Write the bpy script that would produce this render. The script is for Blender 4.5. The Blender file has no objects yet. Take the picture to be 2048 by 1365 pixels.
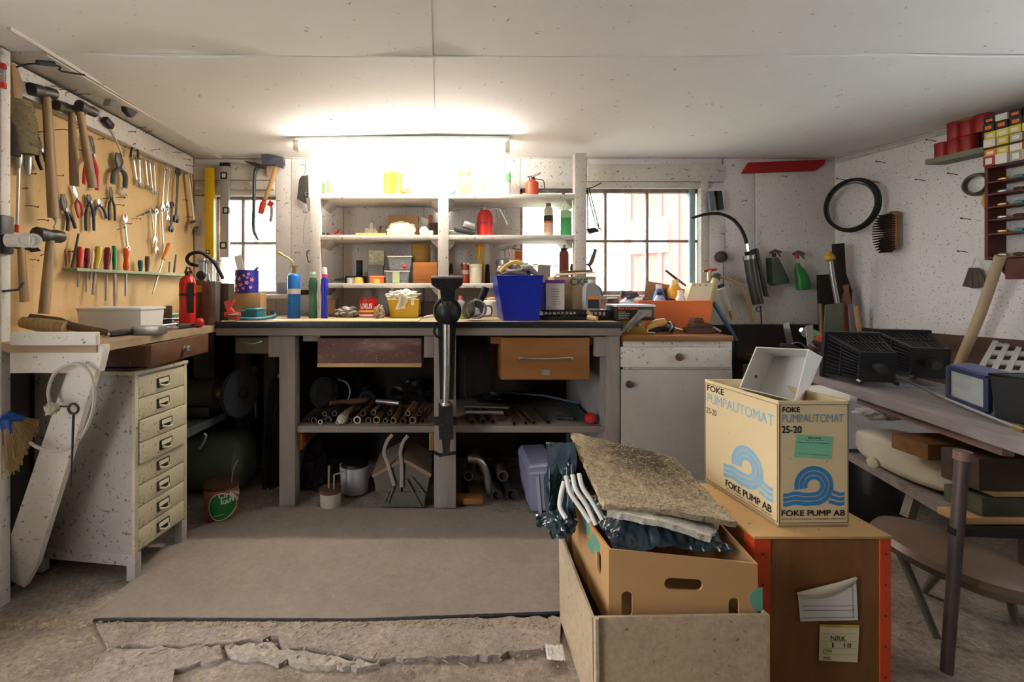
import bpy, bmesh, math, random
from mathutils import Vector, Matrix, noise
random.seed(7)
R = math.radians
# ------------------------------------------------ camera, world, light, exposure
F, CX, CY, H = 925.0, 880.0, 577.0, 1.06        # focal length and vanishing point in photo pixels, eye height
scene = bpy.context.scene
COL = scene.collection
cam_d = bpy.data.cameras.new('camera'); cam = bpy.data.objects.new('camera', cam_d); COL.objects.link(cam)
cam.location = (0, 0, H); cam.rotation_euler = (math.pi/2, 0, 0)
cam_d.sensor_width = 36; cam_d.lens = F/2048*36; cam_d.clip_start = .02
cam_d.shift_x = (1024-CX)/2048; cam_d.shift_y = -(682.5-CY)/2048
scene.camera = cam
W = bpy.data.worlds.new('world'); scene.world = W; W.use_nodes = True
WB = W.node_tree.nodes['Background']; WB.inputs[0].default_value = (.97, .98, 1, 1); WB.inputs[1].default_value = 9.5
vs = scene.view_settings
vs.view_transform = 'Standard'; vs.look = 'None'; vs.exposure = 0.82; vs.gamma = 1; vs.use_curve_mapping = False
def rxw(Y): return 2.951-.167*Y                 # right wall line
def portal(loc, rot, sx, sy):                   # sampling guides in the openings; they give no light of their own
    l = bpy.data.lights.new('opening_portal', 'AREA'); l.shape = 'RECTANGLE'; l.size = sx; l.size_y = sy
    l.cycles.is_portal = True
    o = bpy.data.objects.new('opening_portal', l); COL.objects.link(o); o.location = loc; o.rotation_euler = rot
portal((-1.23, 3.04, 1.3), (R(-90), 0, 0), .45, .75)
portal((1.07, 3.04, 1.37), (R(-90), 0, 0), 1.2, .75)
portal((-1.62, .475, .9), (0, R(-90), 0), 1.8, .65)
portal((rxw(1.05)+.06, 1.05, 1.32), (0, R(90), -math.atan(.167)), .66, .9)

# ------------------------------------------------ pixel -> place
def P(x, y, d): return Vector(((x-CX)*d/F, d, H-(y-CY)*d/F))
def onZ(x, y, Z): return P(x, y, (H-Z)*F/(y-CY))
def onX(x, y, X): return P(x, y, X*F/(x-CX))
XL, YB, ZC = -1.54, 2.9, 1.89
def LW(x, y, o=0): return onX(x, y, XL+o)
def BW(x, y, o=0): return P(x, y, YB-o)
def RWd(x, o=0): return (2.951-o)/((x-CX)/F+.167)
def RW(x, y, o=0): return P(x, y, RWd(x, o))
RWN = Vector((-1, -.167, 0)).normalized()
ZBENCH, ZLB, ZCUP, ZTAB = .897, .879, .809, .66
def dZ(y, Z): return (H-Z)*F/(y-CY)
def hexc(h):
    h = h.lstrip('#'); c = [int(h[i:i+2], 16)/255 for i in (0, 2, 4)]
    return tuple(v/12.92 if v <= .04045 else ((v+.055)/1.055)**2.4 for v in c)

# ------------------------------------------------ procedural materials
MATS = {}
def mat(name, col, rough=.6, metal=0, var=.14, scale=7, speck=0, speckcol='#2b221c', speckscale=55, grain=None, bump=.15, trans=0, emit=0, spec=.4, blotch=0, blotchcol='#4a3b30', fine=0, finescale=110, stain=None):
    if name in MATS: return MATS[name]
    m = bpy.data.materials.new(name); m.use_nodes = True; MATS[name] = m
    nt = m.node_tree; N = nt.nodes; L = nt.links; b = N['Principled BSDF']
    c = hexc(col)
    tc = N.new('ShaderNodeTexCoord'); mp = N.new('ShaderNodeMapping'); L.new(tc.outputs['Object'], mp.inputs[0])
    if grain: mp.inputs['Scale'].default_value = grain
    n = N.new('ShaderNodeTexNoise'); n.inputs['Scale'].default_value = scale; n.inputs['Detail'].default_value = 6; n.inputs['Roughness'].default_value = .65
    L.new(mp.outputs[0], n.inputs['Vector'])
    r = N.new('ShaderNodeValToRGB'); L.new(n.outputs[0], r.inputs[0])
    r.color_ramp.elements[0].position = .3; r.color_ramp.elements[1].position = .7
    r.color_ramp.elements[0].color = tuple(v*(1-var) for v in c)+(1,); r.color_ramp.elements[1].color = tuple(min(1, v*(1+var*.7)) for v in c)+(1,)
    out = r.outputs[0]
    def over(fac, colr):
        nonlocal out
        mx = N.new('ShaderNodeMix'); mx.data_type = 'RGBA'; L.new(fac, mx.inputs[0]); L.new(out, mx.inputs[6]); mx.inputs[7].default_value = hexc(colr)+(1,); out = mx.outputs[2]
    def thr(src, lo, hi, k=1):
        q = N.new('ShaderNodeMapRange'); q.inputs[1].default_value = lo; q.inputs[2].default_value = hi; q.inputs[4].default_value = k; L.new(src, q.inputs[0]); return q.outputs[0]
    if blotch:
        n3 = N.new('ShaderNodeTexNoise'); n3.inputs['Scale'].default_value = scale*.45; n3.inputs['Detail'].default_value = 8; n3.inputs['Roughness'].default_value = .7
        L.new(mp.outputs[0], n3.inputs['Vector']); over(thr(n3.outputs[0], .52, .72, blotch), blotchcol)
    if speck:
        n2 = N.new('ShaderNodeTexNoise'); n2.inputs['Scale'].default_value = speckscale*1.7; n2.inputs['Detail'].default_value = 5; n2.inputs['Roughness'].default_value = .7
        L.new(tc.outputs['Object'], n2.inputs['Vector'])
        over(thr(n2.outputs[0], .685-.10*speck, .725-.10*speck, .8), speckcol)
    hgt = n.outputs[0]
    if stain:                                   # one dark patch with ragged edges round a point of the object
        vm = N.new('ShaderNodeVectorMath'); vm.operation = 'DISTANCE'; L.new(tc.outputs['Object'], vm.inputs[0]); vm.inputs[1].default_value = stain[0]
        ad = N.new('ShaderNodeMath'); ad.operation = 'MULTIPLY_ADD'; L.new(n.outputs[0], ad.inputs[0]); ad.inputs[1].default_value = stain[1]; L.new(vm.outputs['Value'], ad.inputs[2])
        q = N.new('ShaderNodeMapRange'); q.inputs[1].default_value = stain[1]*.9; q.inputs[2].default_value = stain[1]*1.9; q.inputs[3].default_value = .85; q.inputs[4].default_value = 0; L.new(ad.outputs[0], q.inputs[0]); over(q.outputs[0], stain[2])
    if fine:
        nf = N.new('ShaderNodeTexNoise'); nf.inputs['Scale'].default_value = finescale; nf.inputs['Detail'].default_value = 8; nf.inputs['Roughness'].default_value = .75
        L.new(tc.outputs['Object'], nf.inputs['Vector'])
        q = N.new('ShaderNodeMapRange'); q.inputs[1].default_value = .3; q.inputs[2].default_value = .7; q.inputs[3].default_value = 1-fine; q.inputs[4].default_value = 1+fine; L.new(nf.outputs[0], q.inputs[0])
        ml = N.new('ShaderNodeMix'); ml.data_type = 'RGBA'; ml.blend_type = 'MULTIPLY'; ml.inputs[0].default_value = 1; L.new(out, ml.inputs[6]); L.new(q.outputs[0], ml.inputs[7]); out = ml.outputs[2]
        hm = N.new('ShaderNodeMath'); hm.operation = 'MULTIPLY_ADD'; L.new(nf.outputs[0], hm.inputs[0]); hm.inputs[1].default_value = .8; L.new(n.outputs[0], hm.inputs[2]); hgt = hm.outputs[0]
    L.new(out, b.inputs['Base Color'])
    b.inputs['Roughness'].default_value = rough; b.inputs['Metallic'].default_value = metal; b.inputs['Specular IOR Level'].default_value = spec
    if trans: b.inputs['Transmission Weight'].default_value = trans; b.inputs['IOR'].default_value = 1.15
    if emit: b.inputs['Emission Color'].default_value = c+(1,); b.inputs['Emission Strength'].default_value = emit
    if bump:
        bp = N.new('ShaderNodeBump'); bp.inputs['Strength'].default_value = bump; bp.inputs['Distance'].default_value = .004
        L.new(hgt, bp.inputs['Height']); L.new(bp.outputs[0], b.inputs['Normal'])
    return m
def pl(col, rough=.4, **k):                     # plain painted or plastic colour
    return mat('plastic_'+col.lstrip('#')+('_%d' % (rough*100)), col, rough=rough, var=k.pop('var', .06), bump=k.pop('bump', .03), **k)
white_wood = mat('white_paint_worn', '#cdc6bd', .65, speck=.75, speckscale=38, blotch=.35, blotchcol='#8d8070', scale=6, bump=.25)
white_wall = mat('white_wall_paint', '#e2dcd8', .75, speck=.75, speckcol='#4a403a', speckscale=48, blotch=.25, blotchcol='#9b9089', scale=2.4, var=.07, bump=.2)
white_wallR = mat('white_wall_paint_splashed', '#e6e1df', .75, speck=.9, speckcol='#57504c', speckscale=60, blotch=.2, blotchcol='#a9a09b', scale=2.4, var=.06, bump=.2)
ceil_m = mat('ceiling_paint', '#ecebea', .8, speck=.25, speckcol='#6a6058', speckscale=18, scale=1.6, var=.05, bump=.12)
peg_m = mat('tan_fibreboard', '#d0ad78', .7, speck=.45, speckcol='#8a6a3c', speckscale=40, scale=3, var=.1, bump=.08)
floor_m = mat('dirt_floor', '#998b7f', .92, speck=.7, speckcol='#4a4038', speckscale=70, scale=7, var=.3, blotch=.6, blotchcol='#54483e', bump=1, fine=.45, finescale=60)
slab_m = mat('broken_concrete', '#a0938a', .95, speck=.6, speckcol='#51473f', speckscale=60, scale=9, var=.22, blotch=.6, blotchcol='#6b5d52', bump=1, fine=.4, finescale=70)
slabw_m = mat('pale_concrete_edge', '#b0a59b', .95, speck=.6, speckcol='#5c5148', speckscale=50, scale=12, var=.25, blotch=.6, blotchcol='#7a6c60', bump=1, fine=.45, finescale=70)
rubber_m = mat('worn_floor_sheet', '#8e8279', .75, speck=.5, speckcol='#a39789', speckscale=45, scale=2.2, var=.18, blotch=.5, blotchcol='#625850', bump=.4, fine=.15, finescale=45)
graywood = mat('weathered_grey_wood', '#8b8078', .8, grain=(1, 1, .15), scale=16, var=.3, blotch=.4, blotchcol='#5b4f46', bump=.4)
graywoodx = mat('weathered_grey_wood_rail', '#83786f', .8, grain=(.12, 1, 1), scale=16, var=.3, blotch=.5, blotchcol='#554a42', bump=.4)
benchtop_m = mat('stained_bench_board', '#a08a6c', .7, grain=(.2, 1, 1), scale=9, var=.25, blotch=.6, blotchcol='#4d4136', bump=.2)
darkwood = mat('dark_stained_wood', '#5b3d28', .55, grain=(.15, 1, 1), scale=14, var=.35, speck=.5, speckcol='#b8a58c', speckscale=60, bump=.2)
brownwood = mat('brown_varnished_wood', '#8a5a2e', .45, grain=(.15, 1, 1), scale=12, var=.25, blotch=.3, blotchcol='#5a361a', bump=.1)
redwornwood = mat('worn_red_painted_wood', '#6a4a44', .7, grain=(.3, 1, 1), scale=9, var=.3, blotch=.7, blotchcol='#a69a88', speck=.5, speckcol='#c9c0b0', bump=.3)
ply_m = mat('aged_plywood', '#8a5c30', .5, grain=(1, 1, .35), scale=5, var=.35, blotch=.5, blotchcol='#54351b', bump=.1)
plytop_m = mat('pale_plywood_top', '#c39b66', .6, grain=(.4, 1, 1), scale=7, var=.15, speck=.6, speckcol='#5f4429', speckscale=34, bump=.1)
handle_m = mat('worn_tool_handle_wood', '#8f7350', .55, grain=(1, 1, .1), scale=30, var=.3, bump=.15)
paleh_m = mat('pale_handle_wood', '#b08a55', .5, grain=(1, 1, .1), scale=30, var=.2, bump=.1)
raww = mat('raw_pale_timber', '#c19a6a', .7, grain=(.2, 1, 1), scale=14, var=.2, bump=.2)
steel = mat('tool_steel', '#a9a7a3', .38, .85, var=.2, scale=30, bump=.1)
chrome = mat('chrome_steel', '#d0d0d0', .22, .9, var=.1, scale=20, bump=.02)
dsteel = mat('dark_steel', '#4c4a48', .45, .7, var=.35, scale=25, bump=.2)
iron = mat('black_iron', '#2b2a2a', .45, .45, var=.35, scale=25, speck=.3, speckcol='#8d8a86', bump=.2)
rust = mat('rusty_steel', '#5f4333', .8, .35, var=.45, scale=22, blotch=.5, blotchcol='#33251d', bump=.4)
greypipe = mat('dull_pipe_steel', '#6b6661', .5, .65, var=.35, scale=18, blotch=.4, blotchcol='#3c2e25', bump=.2)
alu = mat('aluminium', '#b9b9b8', .35, .75, var=.08, bump=.03)
brass = mat('brass', '#a58a4e', .35, .8, var=.15, bump=.05)
blackp = mat('black_plastic', '#1c1c1d', .45, var=.2, bump=.05)
rubber = mat('black_rubber', '#202021', .7, var=.25, bump=.1)
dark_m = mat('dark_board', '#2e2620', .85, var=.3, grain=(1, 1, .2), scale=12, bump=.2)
card = mat('cardboard', '#b08d63', .8, var=.08, scale=5, grain=(1, 1, .3), bump=.08)
cardin = mat('cardboard_banana', '#b98f5f', .75, var=.07, scale=4, bump=.05)
oldcard = mat('dirty_old_cardboard', '#b7a387', .9, var=.16, scale=5, blotch=.5, blotchcol='#84694e', speck=.5, speckcol='#5b4a3a', speckscale=45, bump=.3, fine=.2, finescale=60)
fokecard = mat('printed_carton', '#dcc69c', .6, var=.05, scale=4, speck=.15, speckcol='#7d6a4a', speckscale=25, bump=.03)
paper = mat('paper_white', '#e4e2dd', .8, var=.04, bump=.04)
fibre = mat('fibre_mat', '#b9a88a', .98, var=.25, scale=30, speck=.8, speckcol='#6b563c', speckscale=110, blotch=.3, blotchcol='#7d6a50', bump=1.0, fine=.6, finescale=150, stain=((.035,.10,.09),.15,'#2a211a'))
fibrew = mat('fibre_mat_pale', '#cfc8bb', .98, var=.18, scale=40, bump=1.0, fine=.35, finescale=150)
bag_m = mat('blue_black_polythene', '#2d3d46', .25, var=.4, scale=6, bump=.25, spec=.7)
clear = mat('clear_plastic', '#dfe3e2', .15, trans=.75, var=.05, bump=.05)
cleargrey = mat('clear_grey_plastic', '#aeb2b2', .3, trans=.55, var=.1, bump=.15)
glass = mat('window_glass_dusty', '#f4f7f7', .03, trans=.97, var=.02, scale=3, bump=0)
bristle = mat('bristle', '#a2885e', .9, var=.35, scale=60, grain=(1, 1, .1), bump=.5)
bristled = mat('bristle_dark', '#6b6044', .9, var=.45, scale=60, bump=.5)
cabmet = mat('cream_cabinet_paint', '#c4ba9d', .5, speck=.8, speckcol='#6b5d45', speckscale=34, scale=4, var=.08, blotch=.2, blotchcol='#9a8c6c', bump=.08)
cabside = mat('grey_cabinet_paint', '#aaa39e', .55, speck=.95, speckcol='#3c332d', speckscale=30, scale=4, var=.1, blotch=.3, blotchcol='#7d746d', bump=.1)
white_p = pl('#e2dfda', .35); cream_p = pl('#ddd2b4', .45)
red_p = pl('#b8261f', .4); orange_p = pl('#ef7a3c', .4); blue_p = pl('#1b2a9c', .35)
# ------------------------------------------------ mesh builder
class G:
    def __init__(s): s.bm = bmesh.new()
    def obox(s, c, size, rot=None, bev=0):
        m = Matrix.Translation(c) @ ((rot if rot else Matrix()).to_4x4()) @ Matrix.Diagonal((size[0], size[1], size[2], 1))
        v = bmesh.ops.create_cube(s.bm, size=1, matrix=m)['verts']
        if bev:
            e = list({e for q in v for e in q.link_edges})
            bmesh.ops.bevel(s.bm, geom=e, offset=bev, segments=2, affect='EDGES', profile=.5)
        return s
    def box(s, x0, x1, y0, y1, z0, z1, bev=0):
        return s.obox(Vector(((x0+x1)/2, (y0+y1)/2, (z0+z1)/2)), (abs(x1-x0), abs(y1-y0), abs(z1-z0)), None, bev)
    def pbox(s, x0, y0, x1, y1, d, dep, bev=0):          # front face read off the photo at depth d, going back by dep
        a = P(x0, y1, d); b = P(x1, y0, d)
        return s.box(a.x, b.x, d, d+dep, a.z, b.z, bev)
    def face(s, pts):
        try: s.bm.faces.new([s.bm.verts.new(p) for p in pts])
        except ValueError: pass
        return s
    def prism(s, pts, n):                                 # polygon extruded by vector n
        n = Vector(n); pts = [Vector(p) for p in pts]
        a = [s.bm.verts.new(p) for p in pts]; b = [s.bm.verts.new(p+n) for p in pts]
        s.bm.faces.new(a); s.bm.faces.new(b[::-1])
        for i in range(len(a)): s.bm.faces.new((a[i], b[i], b[i-1], a[i-1]))
        return s
    def tube(s, pts, r, n=8, flat=1.0, up=None, closed=False):
        pts = [Vector(p) for p in pts]; k = len(pts)
        rs = r if isinstance(r, (list, tuple)) else [r]*k
        rings = []; ref = Vector(up) if up else None
        for i, p in enumerate(pts):
            if closed: t = pts[(i+1) % k]-pts[i-1]
            else: t = pts[min(i+1, k-1)]-pts[max(i-1, 0)]
            if t.length < 1e-9: t = Vector((0, 0, 1))
            t.normalize()
            if ref is None: ref = Vector((0, -1, 0)) if abs(t.y) < .9 else Vector((0, 0, 1))
            u = ref-t*ref.dot(t)
            if u.length < 1e-5: u = t.orthogonal()
            u.normalize(); w = t.cross(u)
            if up is None: ref = u
            rings.append([s.bm.verts.new(p+(u*math.cos(a)*flat+w*math.sin(a))*rs[i]) for a in (2*math.pi*j/n+math.pi/n for j in range(n))])
        m = k if closed else k-1
        for i in range(m):
            A, B = rings[i], rings[(i+1) % k]
            for j in range(n): s.bm.faces.new((A[j], A[(j+1) % n], B[(j+1) % n], B[j]))
        if not closed: s.bm.faces.new(rings[0][::-1]); s.bm.faces.new(rings[-1])
        return s
    def lathe(s, prof, o, axis=(0, 0, 1), n=20, sx=1.0, ang=0, cap=True):
        ax = Vector(axis).normalized(); q = Vector((0, 0, 1)).rotation_difference(ax).to_matrix(); o = Vector(o)
        rings = [[s.bm.verts.new(o+q @ Vector((max(r, 1e-4)*math.cos(2*math.pi*j/n+ang), max(r, 1e-4)*math.sin(2*math.pi*j/n+ang)*sx, z))) for j in range(n)] for r, z in prof]
        for A, B in zip(rings, rings[1:]):
            for j in range(n): s.bm.faces.new((A[j], A[(j+1) % n], B[(j+1) % n], B[j]))
        if cap: s.bm.faces.new(rings[0][::-1]); s.bm.faces.new(rings[-1])
        return s
    def plathe(s, xc, d, prof, zb=None, n=20, sx=1.0, cap=True):   # profile in photo pixels: (half width, y), bottom first
        pts = [(hw*d/F, H-(y-CY)*d/F) for hw, y in prof]
        o = Vector(((xc-CX)*d/F, d, 0))
        if zb is not None: dz = zb-pts[0][1]; pts = [(r, z+dz) for r, z in pts]
        return s.lathe(pts, o, n=n, sx=sx, cap=cap)
    def ball(s, c, r, seg=14):
        if not isinstance(r, (tuple, list)): r = (r, r, r)
        bmesh.ops.create_uvsphere(s.bm, u_segments=seg, v_segments=max(6, seg//2+2), radius=1, matrix=Matrix.Translation(c) @ Matrix.Diagonal((r[0], r[1], r[2], 1)))
        return s
    def blob(s, c, r, amp=.25, freq=3, sub=4, zmin=None):          # crumpled lump
        c = Vector(c); sd = Vector((c.x*7.3, c.y*3.1, c.z*5.7))
        vs_ = bmesh.ops.create_icosphere(s.bm, subdivisions=sub, radius=1)['verts']
        for v in vs_:
            k = v.co.normalized(); f = 1+amp*noise.noise(k*freq+sd)+amp*.6*abs(noise.noise(k*freq*2.3+sd))-amp*.3
            v.co = c+Vector((k.x*r[0]*f, k.y*r[1]*f, k.z*r[2]*f))
            if zmin is not None and v.co.z < zmin: v.co.z = zmin
        return s
    def sheet(s, fn, nu, nv, thick=0):                              # fn(u,v)->Vector
        g = [[s.bm.verts.new(fn(i/nu, j/nv)) for j in range(nv+1)] for i in range(nu+1)]
        for i in range(nu):
            for j in range(nv): s.bm.faces.new((g[i][j], g[i+1][j], g[i+1][j+1], g[i][j+1]))
        if thick:
            s.bm.normal_update(); bmesh.ops.solidify(s.bm, geom=s.bm.faces[:], thickness=thick)
        return s
    def hull4(s, base, top):                                        # frustum from 4+4 points
        a = [s.bm.verts.new(p) for p in base]; b = [s.bm.verts.new(p) for p in top]
        s.bm.faces.new(a[::-1]); s.bm.faces.new(b)
        for i in range(4): s.bm.faces.new((a[i], a[(i+1) % 4], b[(i+1) % 4], b[i]))
        return s
    def text(s, txt, o, rv, uv, bold=0, th=.0004):                  # lettering filling the parallelogram o, rv, uv
        c = bpy.data.curves.new('lettering', 'FONT'); c.body = txt; c.offset = bold; c.resolution_u = 3
        ob = bpy.data.objects.new('lettering', c); COL.objects.link(ob)
        bpy.context.view_layer.update()
        me = bpy.data.meshes.new_from_object(ob.evaluated_get(bpy.context.evaluated_depsgraph_get()))
        bpy.data.objects.remove(ob); bpy.data.curves.remove(c)
        xs = [v.co.x for v in me.vertices]; ys = [v.co.y for v in me.vertices]
        if not xs: return s
        x0, x1, y0, y1 = min(xs), max(xs), min(ys), max(ys); o = Vector(o); rv = Vector(rv); uv = Vector(uv); nn = rv.cross(uv).normalized()
        idx = [s.bm.verts.new(o+rv*((v.co.x-x0)/(x1-x0))+uv*((v.co.y-y0)/(y1-y0))+nn*th) for v in me.vertices]
        for p in me.polygons:
            try: s.bm.faces.new([idx[i] for i in p.vertices])
            except ValueError: pass
        bpy.data.meshes.remove(me)
        return s
    def mesh(s, name, m, origin):
        bmesh.ops.recalc_face_normals(s.bm, faces=s.bm.faces[:])
        bmesh.ops.translate(s.bm, verts=s.bm.verts[:], vec=-origin)
        me = bpy.data.meshes.new(name); s.bm.to_mesh(me); s.bm.free()
        me.materials.append(m)
        for p in me.polygons: p.use_smooth = True
        me.set_sharp_from_angle(angle=R(38))
        return me
    def bounds(s):
        c = [v.co for v in s.bm.verts]
        return [min(v[i] for v in c) for i in range(3)], [max(v[i] for v in c) for i in range(3)]
def wloc(o):
    v = Vector(o.location)
    while o.parent: o = o.parent; v = v+Vector(o.location)
    return v
def part(parent, name, g, m, label=None, kind=None):
    w = wloc(parent); lo, hi = g.bounds()
    org = Vector(((lo[0]+hi[0])/2, (lo[1]+hi[1])/2, (lo[2]+hi[2])/2))
    o = bpy.data.objects.new(name, g.mesh(name, m, org)); COL.objects.link(o); o.parent = parent; o.location = org-w
    if label: o['label'] = label
    if kind: o['kind'] = kind
    return o
def thing(name, label, cat, parts, group=None, kind=None):
    """parts: [(part name, G, material[, [(sub part ...)]])]; a lone part named None makes the thing one mesh"""
    lo = [1e9]*3; hi = [-1e9]*3
    for p in parts:
        a, b = p[1].bounds()
        lo = [min(u, v) for u, v in zip(lo, a)]; hi = [max(u, v) for u, v in zip(hi, b)]
    base = Vector(((lo[0]+hi[0])/2, (lo[1]+hi[1])/2, lo[2]))
    if parts[0][0] is None:
        o = bpy.data.objects.new(name, parts[0][1].mesh(name, parts[0][2], base)); parts = parts[1:]
    else: o = bpy.data.objects.new(name, None); o.empty_display_size = .02
    COL.objects.link(o); o.location = base
    if label: o['label'] = label
    if cat: o['category'] = cat
    if group: o['group'] = group
    if kind: o['kind'] = kind
    for p in parts:
        q = part(o, p[0], p[1], p[2])
        for sp in (p[3] if len(p) > 3 else []): part(q, sp[0], sp[1], sp[2])
    return o
def one(name, label, cat, g, m, group=None): return thing(name, label, cat, [(None, g, m)], group)
def struct(name, g, m): return thing(name, None, None, [(None, g, m)], kind='structure')
def arc(c, u, v, r, a0, a1, n): return [Vector(c)+(Vector(u)*math.cos(R(a0+(a1-a0)*i/n))+Vector(v)*math.sin(R(a0+(a1-a0)*i/n)))*r for i in range(n+1)]
X_, Y_, Z_ = Vector((1, 0, 0)), Vector((0, 1, 0)), Vector((0, 0, 1))
def pp(pts, d): return [P(x, y, d) for x, y in pts]
def spline(pts, n=6):                                              # smooth curve through points
    pts = [Vector(p) for p in pts]; out = []
    q = [pts[0]*2-pts[1]]+pts+[pts[-1]*2-pts[-2]]
    for i in range(1, len(q)-2):
        for k in range(n):
            t = k/n; a, b, c, e = q[i-1], q[i], q[i+1], q[i+2]
            out.append(.5*((2*b)+(c-a)*t+(2*a-5*b+4*c-e)*t*t+(3*b-a-3*c+e)*t**3))
    out.append(pts[-1]); return out
# ------------------------------------------------ the setting
def rx(Y, o=0): return 2.951-o-.167*Y                     # right wall line
g = G()
def ffl(u, v):
    x = -2.2+5.6*u; y = -1.6+4.7*v
    return Vector((x, y, -.004+.012*noise.noise(Vector((x*2.2, y*2.2, 3)))+.006*noise.noise(Vector((x*7, y*7, 1))) - (.008)))
g.sheet(ffl, 110, 90)
floor = struct('floor', g, floor_m)
def slab(pts, h, m):
    q = []                                       # ragged outline
    for a, b in zip(pts, pts[1:]+pts[:1]):
        k = max(1, int(abs(a[0]-b[0])/14))
        for i in range(k):
            x, y = a[0]+(b[0]-a[0])*i/k, a[1]+(b[1]-a[1])*i/k; p = onZ(x, y, 0)
            q.append(Vector((p.x+.006*noise.noise(Vector((x*.11, y*.2, 1))), p.y+.016*noise.noise(Vector((x*.09, y*.15, 7))), -.03)))
    part(floor, 'concrete_slab', G().prism(q, (0, 0, .03+h)), m)
slab([(195,1248),(1120,1236),(1118,1296),(960,1316),(750,1321),(690,1312),(620,1300),(562,1296),(556,1277),(480,1286),(365,1291),(215,1293)], .004, slab_m)
slab([(450,1293),(545,1286),(560,1300),(640,1308),(690,1320),(760,1330),(700,1338),(560,1324),(455,1312)], .002, slabw_m)
slab([(215,1300),(360,1298),(440,1294),(446,1318),(350,1340),(345,1385),(150,1385)], .002, slab_m)
# ceiling: four sagging painted boards with cover strips over the joints
Xs, Ys = onZ(868, 150, ZC).x, 1.63
cl = G().box(-2.2, 3.5, -1.7, 3.1, ZC+.03, ZC+.09)
ceiling = struct('ceiling', cl, ceil_m)
for (x0, x1) in ((-2.1, Xs), (Xs, 3.3)):
    for (y0, y1) in ((-1.65, Ys), (Ys, 3.05)):
        def fc(u, v, x0=x0, x1=x1, y0=y0, y1=y1):
            x = x0+.003+(x1-x0-.006)*u; y = y0+.003+(y1-y0-.006)*v
            sag = .016*math.sin(math.pi*u)*math.sin(math.pi*v)+.006*math.sin(9*u)*(1-v if y0 > 0 else v)**3
            return Vector((x, y, ZC-sag))
        part(ceiling, 'ceiling_board', G().sheet(fc, 24, 24, .008), ceil_m)
part(ceiling, 'joint_strip', G().tube([Vector((Xs, y, ZC-.001)) for y in (-1.6, 0, Ys, 2.88)], .010, 8, .6), ceil_m)
part(ceiling, 'joint_strip', G().tube([Vector((-2+5.2*i/40, Ys+.006*math.sin(i*.9), ZC-.004-.007*abs(math.sin(i*.55)))) for i in range(41)], .005, 8, .7), ceil_m)

# back wall with two window openings
WL = (P(428, 0, YB).x, P(552, 0, YB).x, P(0, 588, YB).z, P(0, 392, YB).z)
WR = (P(1040, 0, YB).x, P(1410, 0, YB).x, P(0, 590, YB).z, P(0, 376, YB).z)
xl, xr = -1.75, 2.75
g = G()
for a in ((xl, WL[0], -.1, 1.98), (WL[0], WL[1], -.1, WL[2]), (WL[0], WL[1], WL[3], 1.98), (WL[1], WR[0], -.1, 1.98), (WR[0], WR[1], -.1, WR[2]), (WR[0], WR[1], WR[3], 1.98), (WR[1], xr, -.1, 1.98)):
    g.box(a[0], a[1], YB+.008, YB+.14, a[2], a[3])
wall_back = struct('wall_back', g, white_wall)
def panel(x0, y0, x1, y1, m=white_wall, t=.010, o=0, name='board'):
    a = P(x0, y1, YB); b = P(x1, y0, YB)
    part(wall_back, name, G().box(a.x+.0015, b.x-.0015, YB-t-o, YB+.01-o, a.z, b.z, .002), m)
for x0, x1 in ((552, 583), (583, 622), (622, 687), (687, 848), (848, 960), (960, 1040)): panel(x0, 318, x1, 640)
for x0, x1 in ((1445, 1508), (1508, 1668)): panel(x0, 318, x1, 648)
panel(390, 393, 427, 640); panel(1412, 378, 1445, 648, t=.02)
panel(1040, 592, 1445, 650); panel(428, 590, 552, 640)
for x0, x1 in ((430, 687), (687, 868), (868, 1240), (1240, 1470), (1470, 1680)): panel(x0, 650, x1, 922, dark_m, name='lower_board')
panel(1040, 318, 1172, 378, o=.004); panel(1172, 331, 1443, 365, white_wood, .028); panel(1172, 318, 1443, 331)
panel(390, 331, 552, 361.5, white_wood, .024); panel(390, 319.5, 552, 330.5); panel(390, 362, 552, 391.5, white_wood, .012)
panel(395, 372, 551, 381, white_wood, .03, name='moulding'); panel(390, 310, 1666, 319, white_wood, .022, name='cornice')
# nails in the walls, each bent its own way
def nail(parent, p, dirv, L=.035, r=.0014):
    d = Vector(dirv).normalized()*L; e = p+d
    part(parent, 'nail', G().tube([p, p+d*.6+Vector((0, 0, .002)), e+Vector((0, 0, -.003))], r, 5).lathe([(r*2.2, -.001), (r*2.2, .001)], e, d, 6), rust)
for x, y in [(478,335),(556,341),(560,402),(573,405),(558,463),(600,505),(617,505),(610,332),(535,455),(595,548),(1160,330),(1163,380),(1166,450),(1163,508),(1230,345),(1292,338),(1365,338),(1437,342),(1465,331),(1483,404),(1560,352),(1440,468),(1445,497),(1100,350),(1119,352),(1119,334),(1030,322),(735,410),(670,430),(665,445),(677,495),(715,497),(960,412),(1530,336),(1600,340)]:
    nail(wall_back, P(x, y, YB-.012), (random.uniform(-.5, .5), -1, random.uniform(-.7, .3)), random.uniform(.025, .05))

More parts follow.
